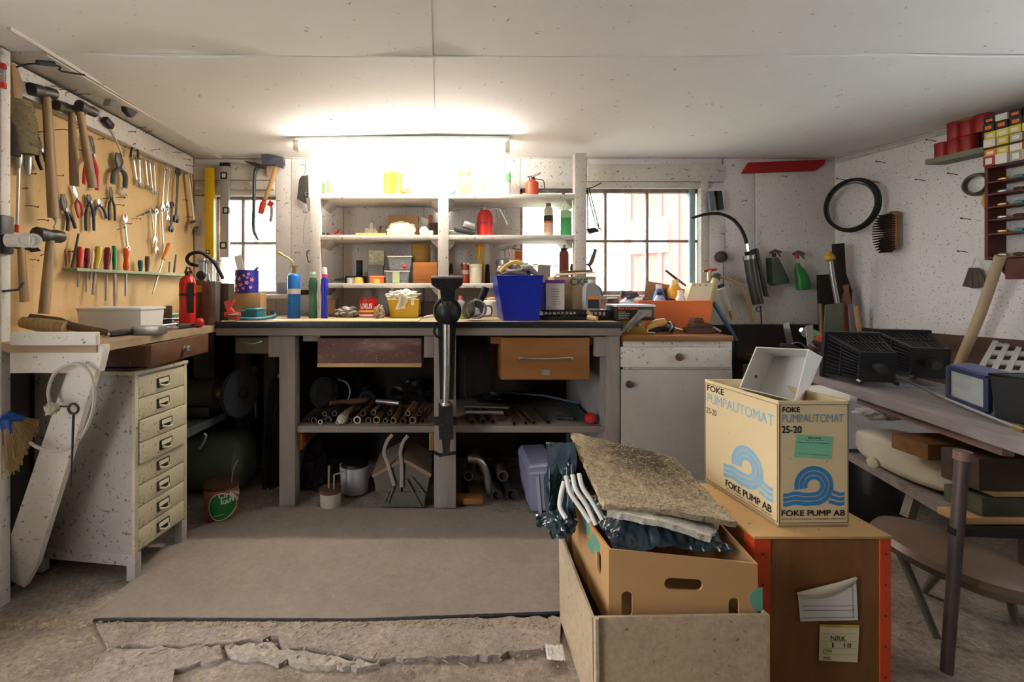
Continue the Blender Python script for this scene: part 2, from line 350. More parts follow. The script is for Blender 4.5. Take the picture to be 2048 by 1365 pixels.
# left wall with the tan tool board
wall_left = struct('wall_left', G().box(XL-.15, XL-.01, .8, 3.05, -.1, 1.98).box(XL-.15, XL-.01, -1.7, .15, -.1, 1.98).box(XL-.15, XL-.01, .15, .8, 1.8, 1.98), white_wall)   # the open doorway beside the camera lets the day in
part(wall_left, 'tool_board', G().box(XL-.01, XL, 1.60, YB-.012, .80, 1.80), peg_m)
trim_1 = struct('trim_1', G().box(-1.60, -1.47, 1.55, 1.585, -.05, 1.87, .004), white_wood)      # post at the near end of the tool board
trim_2 = struct('trim_2', G().box(XL+.001, XL+.042, 1.62, 2.81, 1.752, 1.855, .004), white_wood)      # nail rail above the tool board
trim_3 = struct('trim_3', G().box(XL+.001, -1.36, 1.60, 2.88, 1.866, 1.886, .003), white_wood)
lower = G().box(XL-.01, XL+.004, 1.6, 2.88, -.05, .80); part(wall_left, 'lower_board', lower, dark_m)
for x, y in [(100,172),(118,180),(130,187),(155,189),(272,257),(290,268),(300,302),(345,305),(365,318),(370,330),(256,264)]:
    nail(trim_2, onX(x, y, XL+.04), (1, random.uniform(-.4, .2), random.uniform(-.2, .3)), .05)
for x, y in [(60,350),(45,378),(50,412),(75,440),(132,505),(80,512),(60,520),(205,398),(232,395),(228,410),(234,460),(245,450),(262,438),(272,434),(280,431),(290,427),(322,415),(365,400),(370,435),(375,455),(388,495),(195,279),(150,258),(110,260),(70,263),(95,355),(140,300),(250,295)]:
    nail(wall_left, LW(x, y, 0), (1, random.uniform(-.5, .5), random.uniform(-.1, .4)), random.uniform(.03, .06), .0016)

# right wall, splayed, with the dark sill beam under the painted boards
def rslab(name, z0, z1, t, m, parent=None, y0=-1.6, y1=3.0, o=0):
    a = [Vector((rx(y0, o), y0, z0)), Vector((rx(y1, o), y1, z0)), Vector((rx(y1, o), y1, z1)), Vector((rx(y0, o), y0, z1))]
    gg = G().prism(a, -RWN*t)
    return part(parent, name, gg, m) if parent else struct(name, gg, m)
g = G()
for y0, y1, z0, z1 in ((-1.7, .6, -.1, 1.98), (.6, 1.5, -.1, 1.0), (.6, 1.5, 1.64, 1.98), (1.5, 3.0, -.1, 1.98)):
    g.prism([Vector((rx(y0), y0, z0)), Vector((rx(y1), y1, z0)), Vector((rx(y1), y1, z1)), Vector((rx(y0), y0, z1))], -RWN*.14)
wall_right = struct('wall_right', g, white_wallR)
def rq(y0, y1, z0, z1, o, t): return G().prism([Vector((rx(y0, o), y0, z0)), Vector((rx(y1, o), y1, z0)), Vector((rx(y1, o), y1, z1)), Vector((rx(y0, o), y0, z1))], -RWN*t)
w3 = thing('window_3', None, None, [(None, rq(.6, 1.5, 1.0, 1.03, -.05, .04), white_wood), ('window_frame', rq(.6, 1.5, 1.61, 1.64, -.05, .04), white_wood), ('window_frame', rq(.6, .63, 1.03, 1.61, -.05, .04), white_wood), ('window_frame', rq(1.47, 1.5, 1.03, 1.61, -.05, .04), white_wood), ('glazing_bar', rq(1.04, 1.06, 1.03, 1.61, -.05, .03), white_wood), ('pane', rq(.63, 1.04, 1.03, 1.61, -.06, .003), glass), ('pane', rq(1.06, 1.47, 1.03, 1.61, -.06, .003), glass)], kind='structure')
rslab('sill_beam', .52, .828, .10, mat('dark_sill_timber', '#5d4636', .85, grain=(1, .15, 1), scale=10, var=.35, blotch=.5, blotchcol='#342820', bump=.5), wall_right, y1=2.86, o=.03)
rslab('lower_board', -.05, .52, .03, mat('whitewashed_base', '#c9c4bf', .85, var=.2, blotch=.3, bump=.3), wall_right, y1=2.86, o=.012)
for x, y in [(1872,283),(1915,350),(1942,440),(1935,505),(1690,360),(1770,326),(1850,362),(1760,366)]:
    nail(wall_right, RW(x, y, 0), RWN+Vector((0, 0, .1)), .06, .002)
wall_front = struct('wall_front', G().box(-2.2, 3.6, -1.75, -1.62, -.1, 1.98), dark_m)
# cable trunking round the top of the walls
g = G().tube([P(388, 308, 2.87), P(1668, 314, 2.87)], .007, 8); struct('trim_4', g, white_wood)
g = G().tube([Vector((rx(y, .012), y, ZC-.014)) for y in (2.87, .6)], .009, 8).tube([Vector((rx(y, .012), y, ZC-.042)) for y in (2.87, .6)], .011, 8)
struct('trim_5', g, white_wood)
g = G().tube([Vector((-1.352, y, ZC-.012)) for y in (2.85, 1.45)], .008, 8); struct('trim_6', g, white_wood)

# windows
def window(name, ox, bars_x, bars_y, wood, fw=.022):
    x0, x1, z0, z1 = ox; y = YB+.055
    xs = [x0+fw]+[P(b, 0, y).x for b in bars_x]+[x1-fw]; zs = [z0+fw]+[P(0, b, y).z for b in bars_y]+[z1-fw]
    g = G()
    for a in ((x0, x1, z0, z0+fw), (x0, x1, z1-fw, z1), (x0, x0+fw, z0, z1), (x1-fw, x1, z0, z1)): g.box(a[0], a[1], y-.02, y+.02, a[2], a[3], .003)
    o = struct(name, g, wood)
    for b in xs[1:-1]: part(o, 'glazing_bar', G().box(b-.008, b+.008, y-.014, y+.014, z0+fw, z1-fw, .003), wood)
    for b in zs[1:-1]: part(o, 'glazing_bar', G().box(x0+fw, x1-fw, y-.015, y+.013, b-.008, b+.008, .003), wood)
    for i in range(len(xs)-1):
        for j in range(len(zs)-1): part(o, 'pane', G().box(xs[i], xs[i+1], y-.0015, y+.0015, min(zs[j], zs[j+1]), max(zs[j], zs[j+1])), glass)
    return o
frame_m = mat('peeling_window_wood', '#8d7f78', .7, var=.25, scale=20, blotch=.5, blotchcol='#d5cfca', bump=.3)
w1 = window('window_1', WL, [487], [487], frame_m, .016)
w2 = window('window_2', WR, [1127, 1210, 1293], [483], frame_m, .024)
part(w1, 'window_sill', G().box(WL[0]-.02, WL[1]+.10, YB-.10, YB+.05, WL[2]-.03, WL[2]-.004, .004), white_wood)
part(w2, 'window_sill', G().box(WR[0]-.02, WR[1]+.01, YB-.07, YB+.05, WR[2]-.03, WR[2]-.004, .004), white_wood)
a, b = P(1378, 0, YB+.03).x, WR[1]
part(w2, 'casement_edge', G().box(a, a+.035, YB+.02, YB+.06, WR[2], WR[3], .004), pl('#8fa6ab', .5, var=.15))
part(w2, 'window_casing', G().box(P(1397, 0, YB).x, P(1412, 0, YB).x, YB-.028, YB+.01, WR[2]-.02, P(0, 365, YB).z, .003), white_wood)
part(w2, 'window_casing', G().box(WR[0], WR[1], YB-.026, YB+.01, P(0, 378, YB).z, P(0, 366, YB).z, .003), white_wood)

# outdoors: lawn, hedge, red house
g = G().box(-14, 16, 3.2, 30, -.35, -.3).box(-14, -1.8, -9, 3.2, -.35, -.3); struct('ground', g, mat('lawn', '#7b8270', .9, var=.3, scale=2))
def leafy(name, c, r, col, label, seed, n=2600):
    rnd = random.Random(seed); g = G()
    for i in range(n):
        v = Vector((rnd.gauss(0, 1), rnd.gauss(0, 1), rnd.gauss(0, 1))).normalized()*rnd.uniform(.55, 1)**.5
        p = Vector(c)+Vector((v.x*r[0], v.y*r[1], v.z*r[2])); a = Vector((rnd.uniform(-1, 1), rnd.uniform(-1, 1), rnd.uniform(-1, 1))).normalized(); b = a.orthogonal().normalized(); L = rnd.uniform(.06, .13)
        g.face([p-a*L, p+b*L*.4, p+a*L, p-b*L*.4])
    t = G().tube([Vector((c[0], c[1], -.32)), Vector((c[0]+.1, c[1], c[2]))], [.12, .06], 8)
    thing(name, label, 'tree', [('foliage', g, mat('leaves_'+col, col, .7, var=.3, scale=3)), ('trunk', t, rust)], 'bushes outside the windows')
for x, y, r, c, l in ((-5.2, 8.2, 1.7, '#c3d8a0', 'pale green bush beyond the small window'), (-1.7, 8.6, 1.7, '#b5cf93', 'rounded green bush behind the pale bush outside'), (1.75, 9.0, 1.7, '#bcd49a', 'green bush outside beside the red house'), (5.2, 10.5, 1.7, '#c8daa8', 'light green bush further back outside')):
    leafy('garden_bush', (x, y, 1.5), (r, 1.2, 2.1), c, l, int(x*10))
redw = mat('falu_red_boards', '#b0685f', .85, var=.15, scale=5, grain=(1, 1, .1))
hp0, hp1 = Vector((2.15, 5.4, 0)), Vector((3.4, 3.7, 0)); hd = (hp1-hp0); hl = hd.length; hu = hd.normalized(); hn = Vector((hu.y, -hu.x, 0)); hn = hn if hn.x < 0 else -hn
house = thing('red_house', 'red board and batten house wall seen through the larger window', 'house', [('wall', G().prism([hp0+Z_*-.3, hp1+Z_*-.3, hp1+Z_*3.2, hp0+Z_*3.2], -hn*.2), redw)])
for i in range(12):
    q = hp0+hu*(.05+i*.18); part(house, 'batten', G().prism([q-Z_*.3, q+hu*.05-Z_*.3, q+hu*.05+Z_*3.2, q+Z_*3.2], hn*.025), redw)
q = hp0+hu*.12+Z_*1.45
wn = part(house, 'window', G().prism([q, q+hu*.40, q+hu*.40+Z_*.38, q+Z_*.38], hn*.05), white_p)
for i in (0, 1): part(wn, 'pane', G().prism([q+hu*(.04+i*.17)+Z_*.05, q+hu*(.19+i*.17)+Z_*.05, q+hu*(.19+i*.17)+Z_*.33, q+hu*(.04+i*.17)+Z_*.33], hn*.056), pl('#9fb4c0', .1))
part(house, 'eaves', G().prism([hp0+Z_*2.6-hu*.4, hp0+Z_*2.6-hu*.4+hn*.5, hp1+Z_*2.6+hn*.5, hp1+Z_*2.6], Z_*.1), redw)

# fluorescent lamp over the shelves
tube_m = mat('lamp_tube', '#fff5e6', .4, emit=92, var=0, bump=0)
a, b = P(600, 293, 2.5), P(1008, 296, 2.5)
thing('fluorescent_lamp', 'long fluorescent tube lamp fixed under the ceiling above the white shelves', 'lamp', [
    ('housing', G().box(a.x-.03, b.x+.03, 2.46, 2.54, a.z+.028, ZC-.018, .006), white_p),
    ('tube', G().tube([a, b], .014, 12), tube_m),
    ('end_cap', G().box(a.x-.03, a.x, 2.475, 2.525, a.z-.026, a.z+.03, .004), cream_p),
    ('end_cap', G().box(b.x, b.x+.03, 2.475, 2.525, b.z-.026, b.z+.03, .004), cream_p),
    ('cord', G().tube(spline([P(1017, 290, 2.5), P(1018, 310, 2.5), P(1013, 320, 2.52)]), .0025, 6), white_p)])
p = P(630, 232, 0); p = onZ(632, 232, ZC-.012)
one('tape_scrap', 'torn strip of yellowed tape hanging from the ceiling', 'tape', G().sheet(lambda u, v: Vector((p.x-.03+.09*u+.02*v, p.y+.03*u, ZC-.004-.012*u-.006*math.sin(3*v))), 6, 3, .001), pl('#c9a868', .6))
# ------------------------------------------------ furniture
# main workbench
BX0, BX1, BY0 = P(430, 0, 2.22).x, P(1243, 0, 2.22).x, 2.22
t_top = G().box(BX0, BX1, BY0+.004, 2.885, .872, .897, .003)
t_edge = G().box(BX0, BX1, BY0-.006, BY0+.004, P(0, 656, BY0).z, .899, .002)
bench = thing('workbench', 'long weathered workbench with dark front edge standing below the white shelves', 'workbench', [
    ('top', t_top, benchtop_m), ('edge_strip', t_edge, iron),
    ('apron', G().pbox(431, 656, 1243, 672, BY0+.002, .04, .003), graywoodx),
    ('leg', G().pbox(558, 672, 590, 1018, BY0+.03, .08, .004), graywood), ('leg', G().pbox(868, 656, 912, 1018, BY0-.002, .08, .004), graywood),
    ('leg', G().pbox(1212, 672, 1240, 1018, BY0+.03, .08, .004), graywood),
    ('leg', G().box(BX0+.02, BX0+.09, 2.78, 2.86, 0, .872), graywood), ('leg', G().box(-.03, .04, 2.78, 2.86, 0, .872), graywood), ('leg', G().box(BX1-.09, BX1-.02, 2.78, 2.86, 0, .872), graywood),
    ('shelf', G().pbox(590, 853, 868, 866, BY0+.05, .55, .003), graywoodx), ('shelf', G().pbox(912, 853, 1212, 866, BY0+.05, .55, .003), graywoodx),
    ('bearer', G().pbox(586, 866, 604, 902, BY0+.07, .45, .003), brownwood), ('bearer', G().pbox(858, 866, 868, 902, BY0+.07, .45, .003), brownwood),
    ('bracket', G().pbox(536, 672, 560, 715, BY0+.03, .07, .004), graywood), ('bracket', G().pbox(848, 672, 868, 716, BY0+.03, .07, .004), graywood), ('bracket', G().pbox(1190, 674, 1213, 714, BY0+.03, .07, .004), graywood),
    ('side_panel', G().pbox(1203, 672, 1211, 1000, BY0+.06, .5), mat('grey_side_panel', '#8f8a88', .8, var=.15)),
    ('drawer_rail', G().pbox(606, 672, 640, 683, BY0+.06, .4), graywood), ('drawer_rail', G().pbox(982, 674, 1004, 688, BY0+.06, .4), brownwood), ('drawer_rail', G().pbox(1178, 676, 1192, 690, BY0+.06, .4), brownwood),
    ('drawer', G().pbox(470, 675, 540, 708, BY0+.06, .3, .006), mat('olive_tin', '#6e674c', .6, var=.2), [('handle', G().tube(spline(pp([(488,684),(505,688),(524,683)], BY0+.055)), .004, 6), chrome)]),
    ('drawer', G().pbox(635, 677, 843, 727, BY0+.045, .42, .003), redwornwood, [('bottom_board', G().pbox(634, 727, 843, 735, BY0+.042, .42, .002), raww)]),
    ('drawer', G().pbox(1002, 676, 1179, 760, BY0+.03, .42, .003), brownwood, [
        ('handle', G().tube(spline(pp([(1038,720),(1040,717),(1090,719),(1142,716),(1144,720)], BY0+.012)), .0045, 8).tube([P(1039,719,BY0+.03), P(1039,719,BY0+.01)], .006, 6).tube([P(1142,718,BY0+.03), P(1142,718,BY0+.01)], .006, 6), chrome),
        ('name_plate', G().pbox(1083, 740, 1100, 751, BY0+.028, .003), alu)])])
one('bench_board', 'thin tan hardboard sheet lying on the workbench top', 'board', G().prism([onZ(x, y, ZBENCH)+Z_*.0006 for x, y in ((545,644),(836,644),(842,639),(640,639),(548,640))], (0, 0, .0035)), mat('tan_hardboard', '#cdb183', .6, var=.1, scale=5, grain=(.3, 1, 1), bump=.05))
# left bench along the tool board
lb = [Vector((-1.535, 1.6)), Vector((-1.40, 1.5)), Vector((-1.115, 1.5)), Vector((-1.082, 2.20)), Vector((-1.085, 2.885)), Vector((-1.535, 2.885))]
ap = [P(x, y, 1.505) for x, y in ((20, 692), (206, 690), (207, 700), (196, 745), (20, 747))]
cut = G(); dg = [((150,700),1.505), ((206,700),1.505), ((190,750),1.52), ((72,1132),1.60), ((48,1176),1.612), ((22,1163),1.612), ((22,1070),1.585), ((127,763),1.52)]
cut.prism([P(x, y, d) for (x, y), d in dg], (0, .024, 0))
sbench = thing('side_bench', 'rough side bench with white apron below the tan tool board', 'workbench', [
    ('top', G().prism([Vector((v.x, v.y, ZLB-.028)) for v in lb], (0, 0, .028)), benchtop_m),
    ('end_board', G().pbox(18, 665, 192, 692, 1.482, .02, .004), white_wood),
    ('apron', G().prism(ap, (0, .03, 0)), white_wood),
    ('brace', cut, white_wood),
    ('leg', G().box(-1.20, -1.13, 2.70, 2.77, 0, ZLB-.03), graywood)])
dr = G().box(-1.45, -1.075, 1.70, 2.11, .772, .778).box(-1.45, -1.075, 1.70, 1.712, .778, .85).box(-1.45, -1.075, 2.098, 2.11, .778, .85)
bd = part(sbench, 'drawer', dr, darkwood)
dfront = part(bd, 'drawer_front', G().box(-1.078, -1.058, 1.695, 2.115, .770, .852, .003), darkwood)
part(bd, 'handle', G().lathe([(.012, 0), (.012, .004), (.006, .006), (.006, .016), (.013, .02), (.011, .027)], (-1.058, 1.91, .812), (1, 0, 0), 14), chrome)
# file cabinet
A2, wv, vv = Vector((-1.10, 1.668, 0)), Vector((-.99, .139, 0)), Vector((.139, .99, 0)); CWd, CDp = .42, .275
def cb(a0, a1, b0, b1, z0, z1, bev=0):                       # a: along the end face, b: along the drawer face
    c = A2+wv*((a0+a1)/2)+vv*((b0+b1)/2)+Z_*((z0+z1)/2)
    return G().obox(c, (abs(a1-a0), abs(b1-b0), z1-z0), Matrix.Rotation(math.atan2(-wv.y, -wv.x), 3, 'Z'), bev)
prts = [('body', cb(.012, CWd, 0, CDp, .095, .745, .003), cabside), ('top', cb(-.004, CWd+.004, -.004, CDp+.004, .745, .757, .002), cabmet), ('lino_top', cb(.02, CWd-.06, .01, CDp+.01, .757, .766, .001), mat('dark_red_lino', '#4a2622', .5)),
        ('rail', cb(.012, .07, 0, .02, .06, .095), cabside)]
for a, b in ((0, 0), (0, CDp-.03), (CWd-.035, 0), (CWd-.035, CDp-.03)): prts.append(('foot', cb(a, a+.035, b, b+.03, 0, .098, .002), cabside))
prts.append(('skirt', cb(.035, CWd-.035, 0, .012, .055, .097), cabside))
for b in (0, CDp-.016): prts.append(('front_stile', cb(0, .014, b, b+.016, .06, .745, .001), cabmet))
zt = .735
for i in range(8):
    o = -.012 if i in (2, 3) else 0
    z1 = zt-i*.0795; z0 = z1-.076
    plate = cb(-.004+o, .0+o, .105, .17, z0+.018, z0+.056, .001)
    pull = G().tube([A2+wv*(-.004+o)+vv*.115+Z_*(z0+.03), A2+wv*(-.017+o)+vv*.128+Z_*(z0+.024), A2+wv*(-.017+o)+vv*.15+Z_*(z0+.024), A2+wv*(-.004+o)+vv*.162+Z_*(z0+.03)], .005, 6, .6)
    cardp = cb(-.0055+o, -.004+o, .112, .163, z0+.036, z0+.052)
    prts.append(('drawer', cb(o, .012+o*.2, .017, CDp-.017, z0, z1, .002), cabmet, [('label_holder', plate, dsteel), ('label_card', cardp, cream_p), ('pull', pull, cream_p)]))
thing('file_cabinet', 'chipped cream metal cabinet of eight small drawers under the side bench', 'cabinet', prts)
# white shelf unit
SH = [P(0, 388, 2.6).z, P(0, 470, 2.6).z, P(0, 567, 2.6).z]
SD = 2.60
prts = []
for x0, x1, yt in ((620, 640, 302), (876, 897, 302), (1150, 1173, 306)): prts.append(('post', G().box(P(x0, 0, SD).x, P(x1, 0, SD).x, SD, SD+.05, ZBENCH+.0006, P(0, yt, SD).z, .003), white_wood))
for i in range(3):
    for x0, x1 in ((640, 876), (897, 1150)):
        prts.append(('shelf', G().box(P(x0-2, 0, SD).x, P(x1+2, 0, SD).x, SD+.004, YB-.012, SH[i]-.026, SH[i], .003), white_wood))
        for xx, s in ((x0, 1), (x1, -1)):
            a = P(xx, 0, SD).x; prts.append(('bracket', G().prism([Vector((a, SD+.05, SH[i]-.026)), Vector((a+s*.04, SD+.05, SH[i]-.026)), Vector((a+s*.03, SD+.05, SH[i]-.042)), Vector((a, SD+.05, SH[i]-.07))], (0, .2, 0)), white_wood))
thing('shelf_unit', 'white painted open wooden shelf unit standing on the workbench', 'shelf', prts)
# white cupboard at the right end of the bench
cd = 2.26
thing('base_cupboard', 'dirty white cupboard with one drawer and one door beside the workbench', 'cupboard', [
    ('body', G().pbox(1246, 683, 1464, 985, cd+.006, .6), white_wood), ('top', G().pbox(1247, 672, 1468, 683, cd-.02, .64, .004), brownwood),
    ('plinth', G().pbox(1250, 966, 1460, 1010, cd+.05, .5), dark_m),
    ('drawer', G().pbox(1242, 695, 1463, 735, cd-.012, .02, .003), white_wood, [('knob', G().lathe([(.007, 0), (.007, .01), (.019, .016), (.017, .026), (.006, .03)], P(1355, 714, cd-.012), (0, -1, 0), 16), darkwood)]),
    ('door', G().pbox(1243, 740, 1465, 962, cd-.012, .02, .003), mat('grey_white_door', '#aaa199', .65, speck=.5, speckscale=55, blotch=.4, blotchcol='#7c7068', scale=3), [('knob', G().lathe([(.006, 0), (.006, .01), (.018, .015), (.016, .024), (.006, .028)], P(1256, 768, cd-.012), (0, -1, 0), 16), dsteel)])])
ZCUP = P(0, 672, cd-.02).z
# floor sheet
fm = [onZ(x, y, 0) for x, y in ((190, 1242), (260, 1240), (700, 1243), (1125, 1228), (1160, 1180), (1160, 1040), (900, 1022), (560, 1018), (480, 1030), (395, 1060), (330, 1095))]
one('floor_sheet', 'worn grey rubber sheet covering the floor before the workbench', 'floor mat', G().prism([Vector((p.x, p.y, .0)) for p in fm], (0, 0, .009)), rubber_m)
part(bpy.data.objects['floor_sheet'], 'sheet_edge', G().tube([onZ(x, y, 0)+Vector((.008*noise.noise(Vector((x*.05,1,2))), -.003+.004*noise.noise(Vector((x*.08,3,1))), .004)) for x, y in [(190+9*i, 1242+(1 if i < 60 else 1-(i-60)*.34)) for i in range(104)]], .0055, 6), rubber)
# ------------------------------------------------ things on the white shelves
def sb(x, lvl, d=2.70): return Vector((P(x, 0, d).x, d, SH[lvl]))
def lath(name, label, cat, x, d, zb, segs, m=None, n=18, group=None, extra=()):
    """segs: [(part, profile in pixels, material)], the lowest stands on zb"""
    zb += .0008; y0 = segs[0][1][0][1]; ps = []
    for si, (nm, prof, mm) in enumerate(segs):
        g = G(); g.lathe([(hw*d/F, zb+(y0-y)*d/F if si == 0 and y0-y < 3.1 else H-(y-CY)*d/F) for hw, y in prof], Vector(((x-CX)*d/F, d, 0)), n=n); ps.append((nm, g, mm))
    if len(ps) == 1 and not extra: ps = [(None,)+ps[0][1:]]
    return thing(name, label, cat, ps+list(extra), group)
def cbox(name, label, cat, x0, y0, x1, y1, d, dep, zb, m, extra=(), bev=.002, rz=0):
    zb += .0008; a, b = P(x0, y1, d), P(x1, y0, d); h = b.z-zb; c = Vector(((a.x+b.x)/2, d+dep/2, zb+h/2))
    g = G().obox(c, (b.x-a.x, dep, h), Matrix.Rotation(R(rz), 3, 'Z'), bev)
    return thing(name, label, cat, ([('box', g, m)]+list(extra)) if extra else [(None, g, m)])
s0, s1, s2 = SH
# top shelf, left half
g = G()
for i in range(4): g.prism([P(636+i*2, 386, 2.68), P(640+i*2, 386, 2.68), P(646+i*3-6, 361+i*2, 2.68), P(641+i*3-6, 360+i*2, 2.68)], (0, .02+i*.004, 0))
one('green_cards', 'fan of green cards leaning in the corner of the top shelf', 'cards', g, pl('#4f8a44'))
g = G()
for i in range(4): g.obox(Vector((P(663, 0, 2.69).x, 2.70+.004*i, s0+.007+.005*i)), (.085-.006*i, .06, .004), Matrix.Rotation(R(3*i), 3, 'Z'))
one('folded_sandpaper', 'stack of folded brown sandpaper sheets lying on the top shelf', 'sandpaper', g, pl('#a98f72', .8))
lath('tape_dispenser_roll', 'orange plastic reel standing behind the folded sandpaper', 'reel', 661, 2.74, s0, [('rim', [(6,387),(6,362)], pl('#e79a6d')), ('core', [(3,362),(3,358)], white_p)])
lath('white_jar', 'short white jar on the top shelf', 'jar', 690, 2.72, s0, [(None, [(15,387),(16,384),(16,372),(14,370)], white_p)])
lath('lidded_jar', 'small pale jar with faded red lid on the top shelf', 'jar', 712, 2.74, s0, [('body', [(5,387),(5,372)], cream_p), ('lid', [(5.4,372),(5.4,361)], pl('#d98a7c'))])
lath('gold_can', 'shiny gold tin can on the top shelf', 'can', 786, 2.70, s0, [('body', [(20,387),(20.5,386),(20,384),(20,351),(20.5,349)], mat('gold_tin', '#d9a94a', .25, .7, var=.05)), ('rim', [(21,349),(21,346),(19,346)], chrome)], n=26)
one('can_lid', 'thin grey lid tilted on top of the gold can', 'lid', G().lathe([(.03, 0), (.031, .002), (.03, .004)], P(812, 344, 2.70)+Vector((0, .03, 0)), (-.15, -.2, 1), 22), alu)
one('crumpled_rag', 'small crumpled brown rag beside the gold can', 'rag', G().blob(P(810, 382, 2.70)+Vector((0, 0, 0)), (.035, .025, .014), .6, 3, 3, s0+.001), pl('#a98a66', .9))
# top shelf, right half
one('blue_rag', 'bunched blue rag at the foot of the orange spray can', 'rag', G().blob(Vector((P(909, 0, 2.7).x, 2.7, s0+.022)), (.024, .03, .032), .5, 3, 3, s0+.001), pl('#6f93cf', .9))
lath('spray_can', 'orange and cream aerosol spray can on the top shelf', 'spray can', 930, 2.71, s0, [('body', [(10,387),(11,385),(11,343),(9,337)], pl('#e8a86a', .3)), ('band', [(11.3,352),(11.3,346)], pl('#cf5a28')), ('cap', [(6,337),(6,332),(4,330)], white_p)])
lath('spray_can', 'white aerosol can printed with purple flowers on the top shelf', 'spray can', 961, 2.71, s0, [('body', [(8,387),(8.3,385),(8.3,338),(6,333)], white_p), ('flower_print', [(8.5,384),(8.5,362)], mat('flower_print', '#d9b070', .5, var=.5, scale=60, blotch=.9, blotchcol='#7a4a92')), ('cap', [(6,334),(6,328)], white_p)])
lath('white_jug', 'tall white plastic bottle with green label on the top shelf', 'bottle', 1006, 2.71, s0, [('body', [(15,387),(16,385),(16,347),(14,341),(6,335),(5,333)], white_p), ('neck', [(5,334),(5,316)], white_p)], extra=[('label', G().lathe([(16.3*2.71/F, P(0,368,2.71).z), (16.3*2.71/F, P(0,350,2.71).z)], Vector((P(1006,0,2.71).x, 2.71, 0)), n=18, ang=R(180), cap=False), pl('#7fcf8f'))])
oc = [('body', [(13,388),(13,387),(13,366),(7,361)], mat('red_oilcan_paint', '#b5482c', .4, var=.3, scale=14)), ('collar', [(7,362),(6,358),(6,355)], dsteel)]
lath('oil_can', 'old red pump oil can with bent spout on the top shelf', 'oil can', 1064, 2.70, s0, oc, extra=[('lever', G().tube(pp([(1055,353),(1066,354),(1082,347)], 2.70), .0022, 6).tube(pp([(1053,356),(1064,352),(1081,345)], 2.69), .0016, 6), dsteel), ('spout', G().tube(spline(pp([(1070,358),(1080,359),(1087,362),(1089,372),(1090,383)], 2.70)), .0028, 6), dsteel)])
# middle shelf, left half
for x, lb_ in ((646, 'small dark rubber ball beside the left shelf post'), (654, 'small dark rubber ball touching the red pliers')): one('rubber_ball', lb_, 'ball', G().ball(Vector((P(x, 0, 2.66).x, 2.66+(x-646)*.003, s1+.011)), .011), rubber, 'dark rubber balls')
one('red_pliers', 'small red-handled pliers lying on the middle shelf', 'pliers', G().tube([Vector((P(657,0,2.69).x, 2.69, s1+.008)), Vector((P(668,0,2.7).x, 2.7, s1+.010)), Vector((P(680,0,2.71).x, 2.71, s1+.045))], [.007, .006, .003], 6).tube([Vector((P(660,0,2.67).x, 2.67, s1+.006)), Vector((P(672,0,2.68).x, 2.68, s1+.008)), Vector((P(684,0,2.70).x, 2.70, s1+.03))], [.006, .006, .003], 6), red_p)
one('white_rag', 'crumpled white rag heaped on the middle shelf', 'rag', G().blob(Vector((P(745, 0, 2.75).x, 2.75, s1+.022)), (.04, .04, .055), .6, 3.2, 4, s1+.001), pl('#e0dad0', .9))
one('folding_rule', 'yellow folding rule lying along the middle shelf edge', 'ruler', G().obox(Vector((P(742, 0, 2.63).x, 2.625, s1+.006)), (.17, .016, .012), Matrix.Rotation(R(2), 3, 'Z'), .002), pl('#d9b04a'))
lath('tape_roll', 'dark roll of tape beside the white rag', 'tape', 768, 2.70, s1, [(None, [(9,468),(9.5,466),(9.5,455),(8,453)], pl('#4a3c30'))])
one('bent_wire', 'thin loop of grey wire on the middle shelf', 'wire', G().tube(arc((P(803, 0, 2.62).x, 2.622, s1+.002), X_, Y_*.35, .025, 0, 330, 18), .0012, 5), steel)
g = G().box(P(775,0,2.72).x, P(836,0,2.72).x, 2.745, 2.85, s1+.001, P(0,430,2.745).z, .002)
one('open_carton', 'small tan carton behind the plastic bag on the middle shelf', 'box', g, card)
one('plastic_bag', 'milky plastic bag of parts before the small carton', 'bag', G().blob(Vector((P(803, 0, 2.685).x, 2.685, s1+.035)), (.085, .04, .05), .3, 3, 4, s1+.001), pl('#e6dfc8', .35))
one('white_card', 'white card leaning on the post above the light bulb', 'card', G().obox(P(846, 447, 2.78), (.05, .003, .07), Matrix.Rotation(R(28), 3, 'Y') @ Matrix.Rotation(R(-12), 3, 'X')), paper)
one('light_bulb', 'round white globe light bulb on the middle shelf', 'light bulb', G().ball(Vector((P(848, 0, 2.66).x, 2.66, s1+.028)), .027, 18).tube([Vector((P(852, 0, 2.66).x, 2.66, s1+.02)), Vector((P(866, 0, 2.65).x, 2.65, s1+.016))], [.016, .013], 10), pl('#eeeae2', .25))
lath('dark_cup', 'dark brown pot in the corner of the middle shelf', 'pot', 868, 2.76, s1, [(None, [(8,467),(9,465),(9,447),(8,446)], pl('#4b372c'))])
one('small_brush', 'small brush with red plastic back standing behind the globe bulb', 'brush', G().obox(P(861, 441, 2.79), (.022, .016, .06), Matrix.Rotation(R(4), 3, 'Y'), .002), pl('#b1524a'))
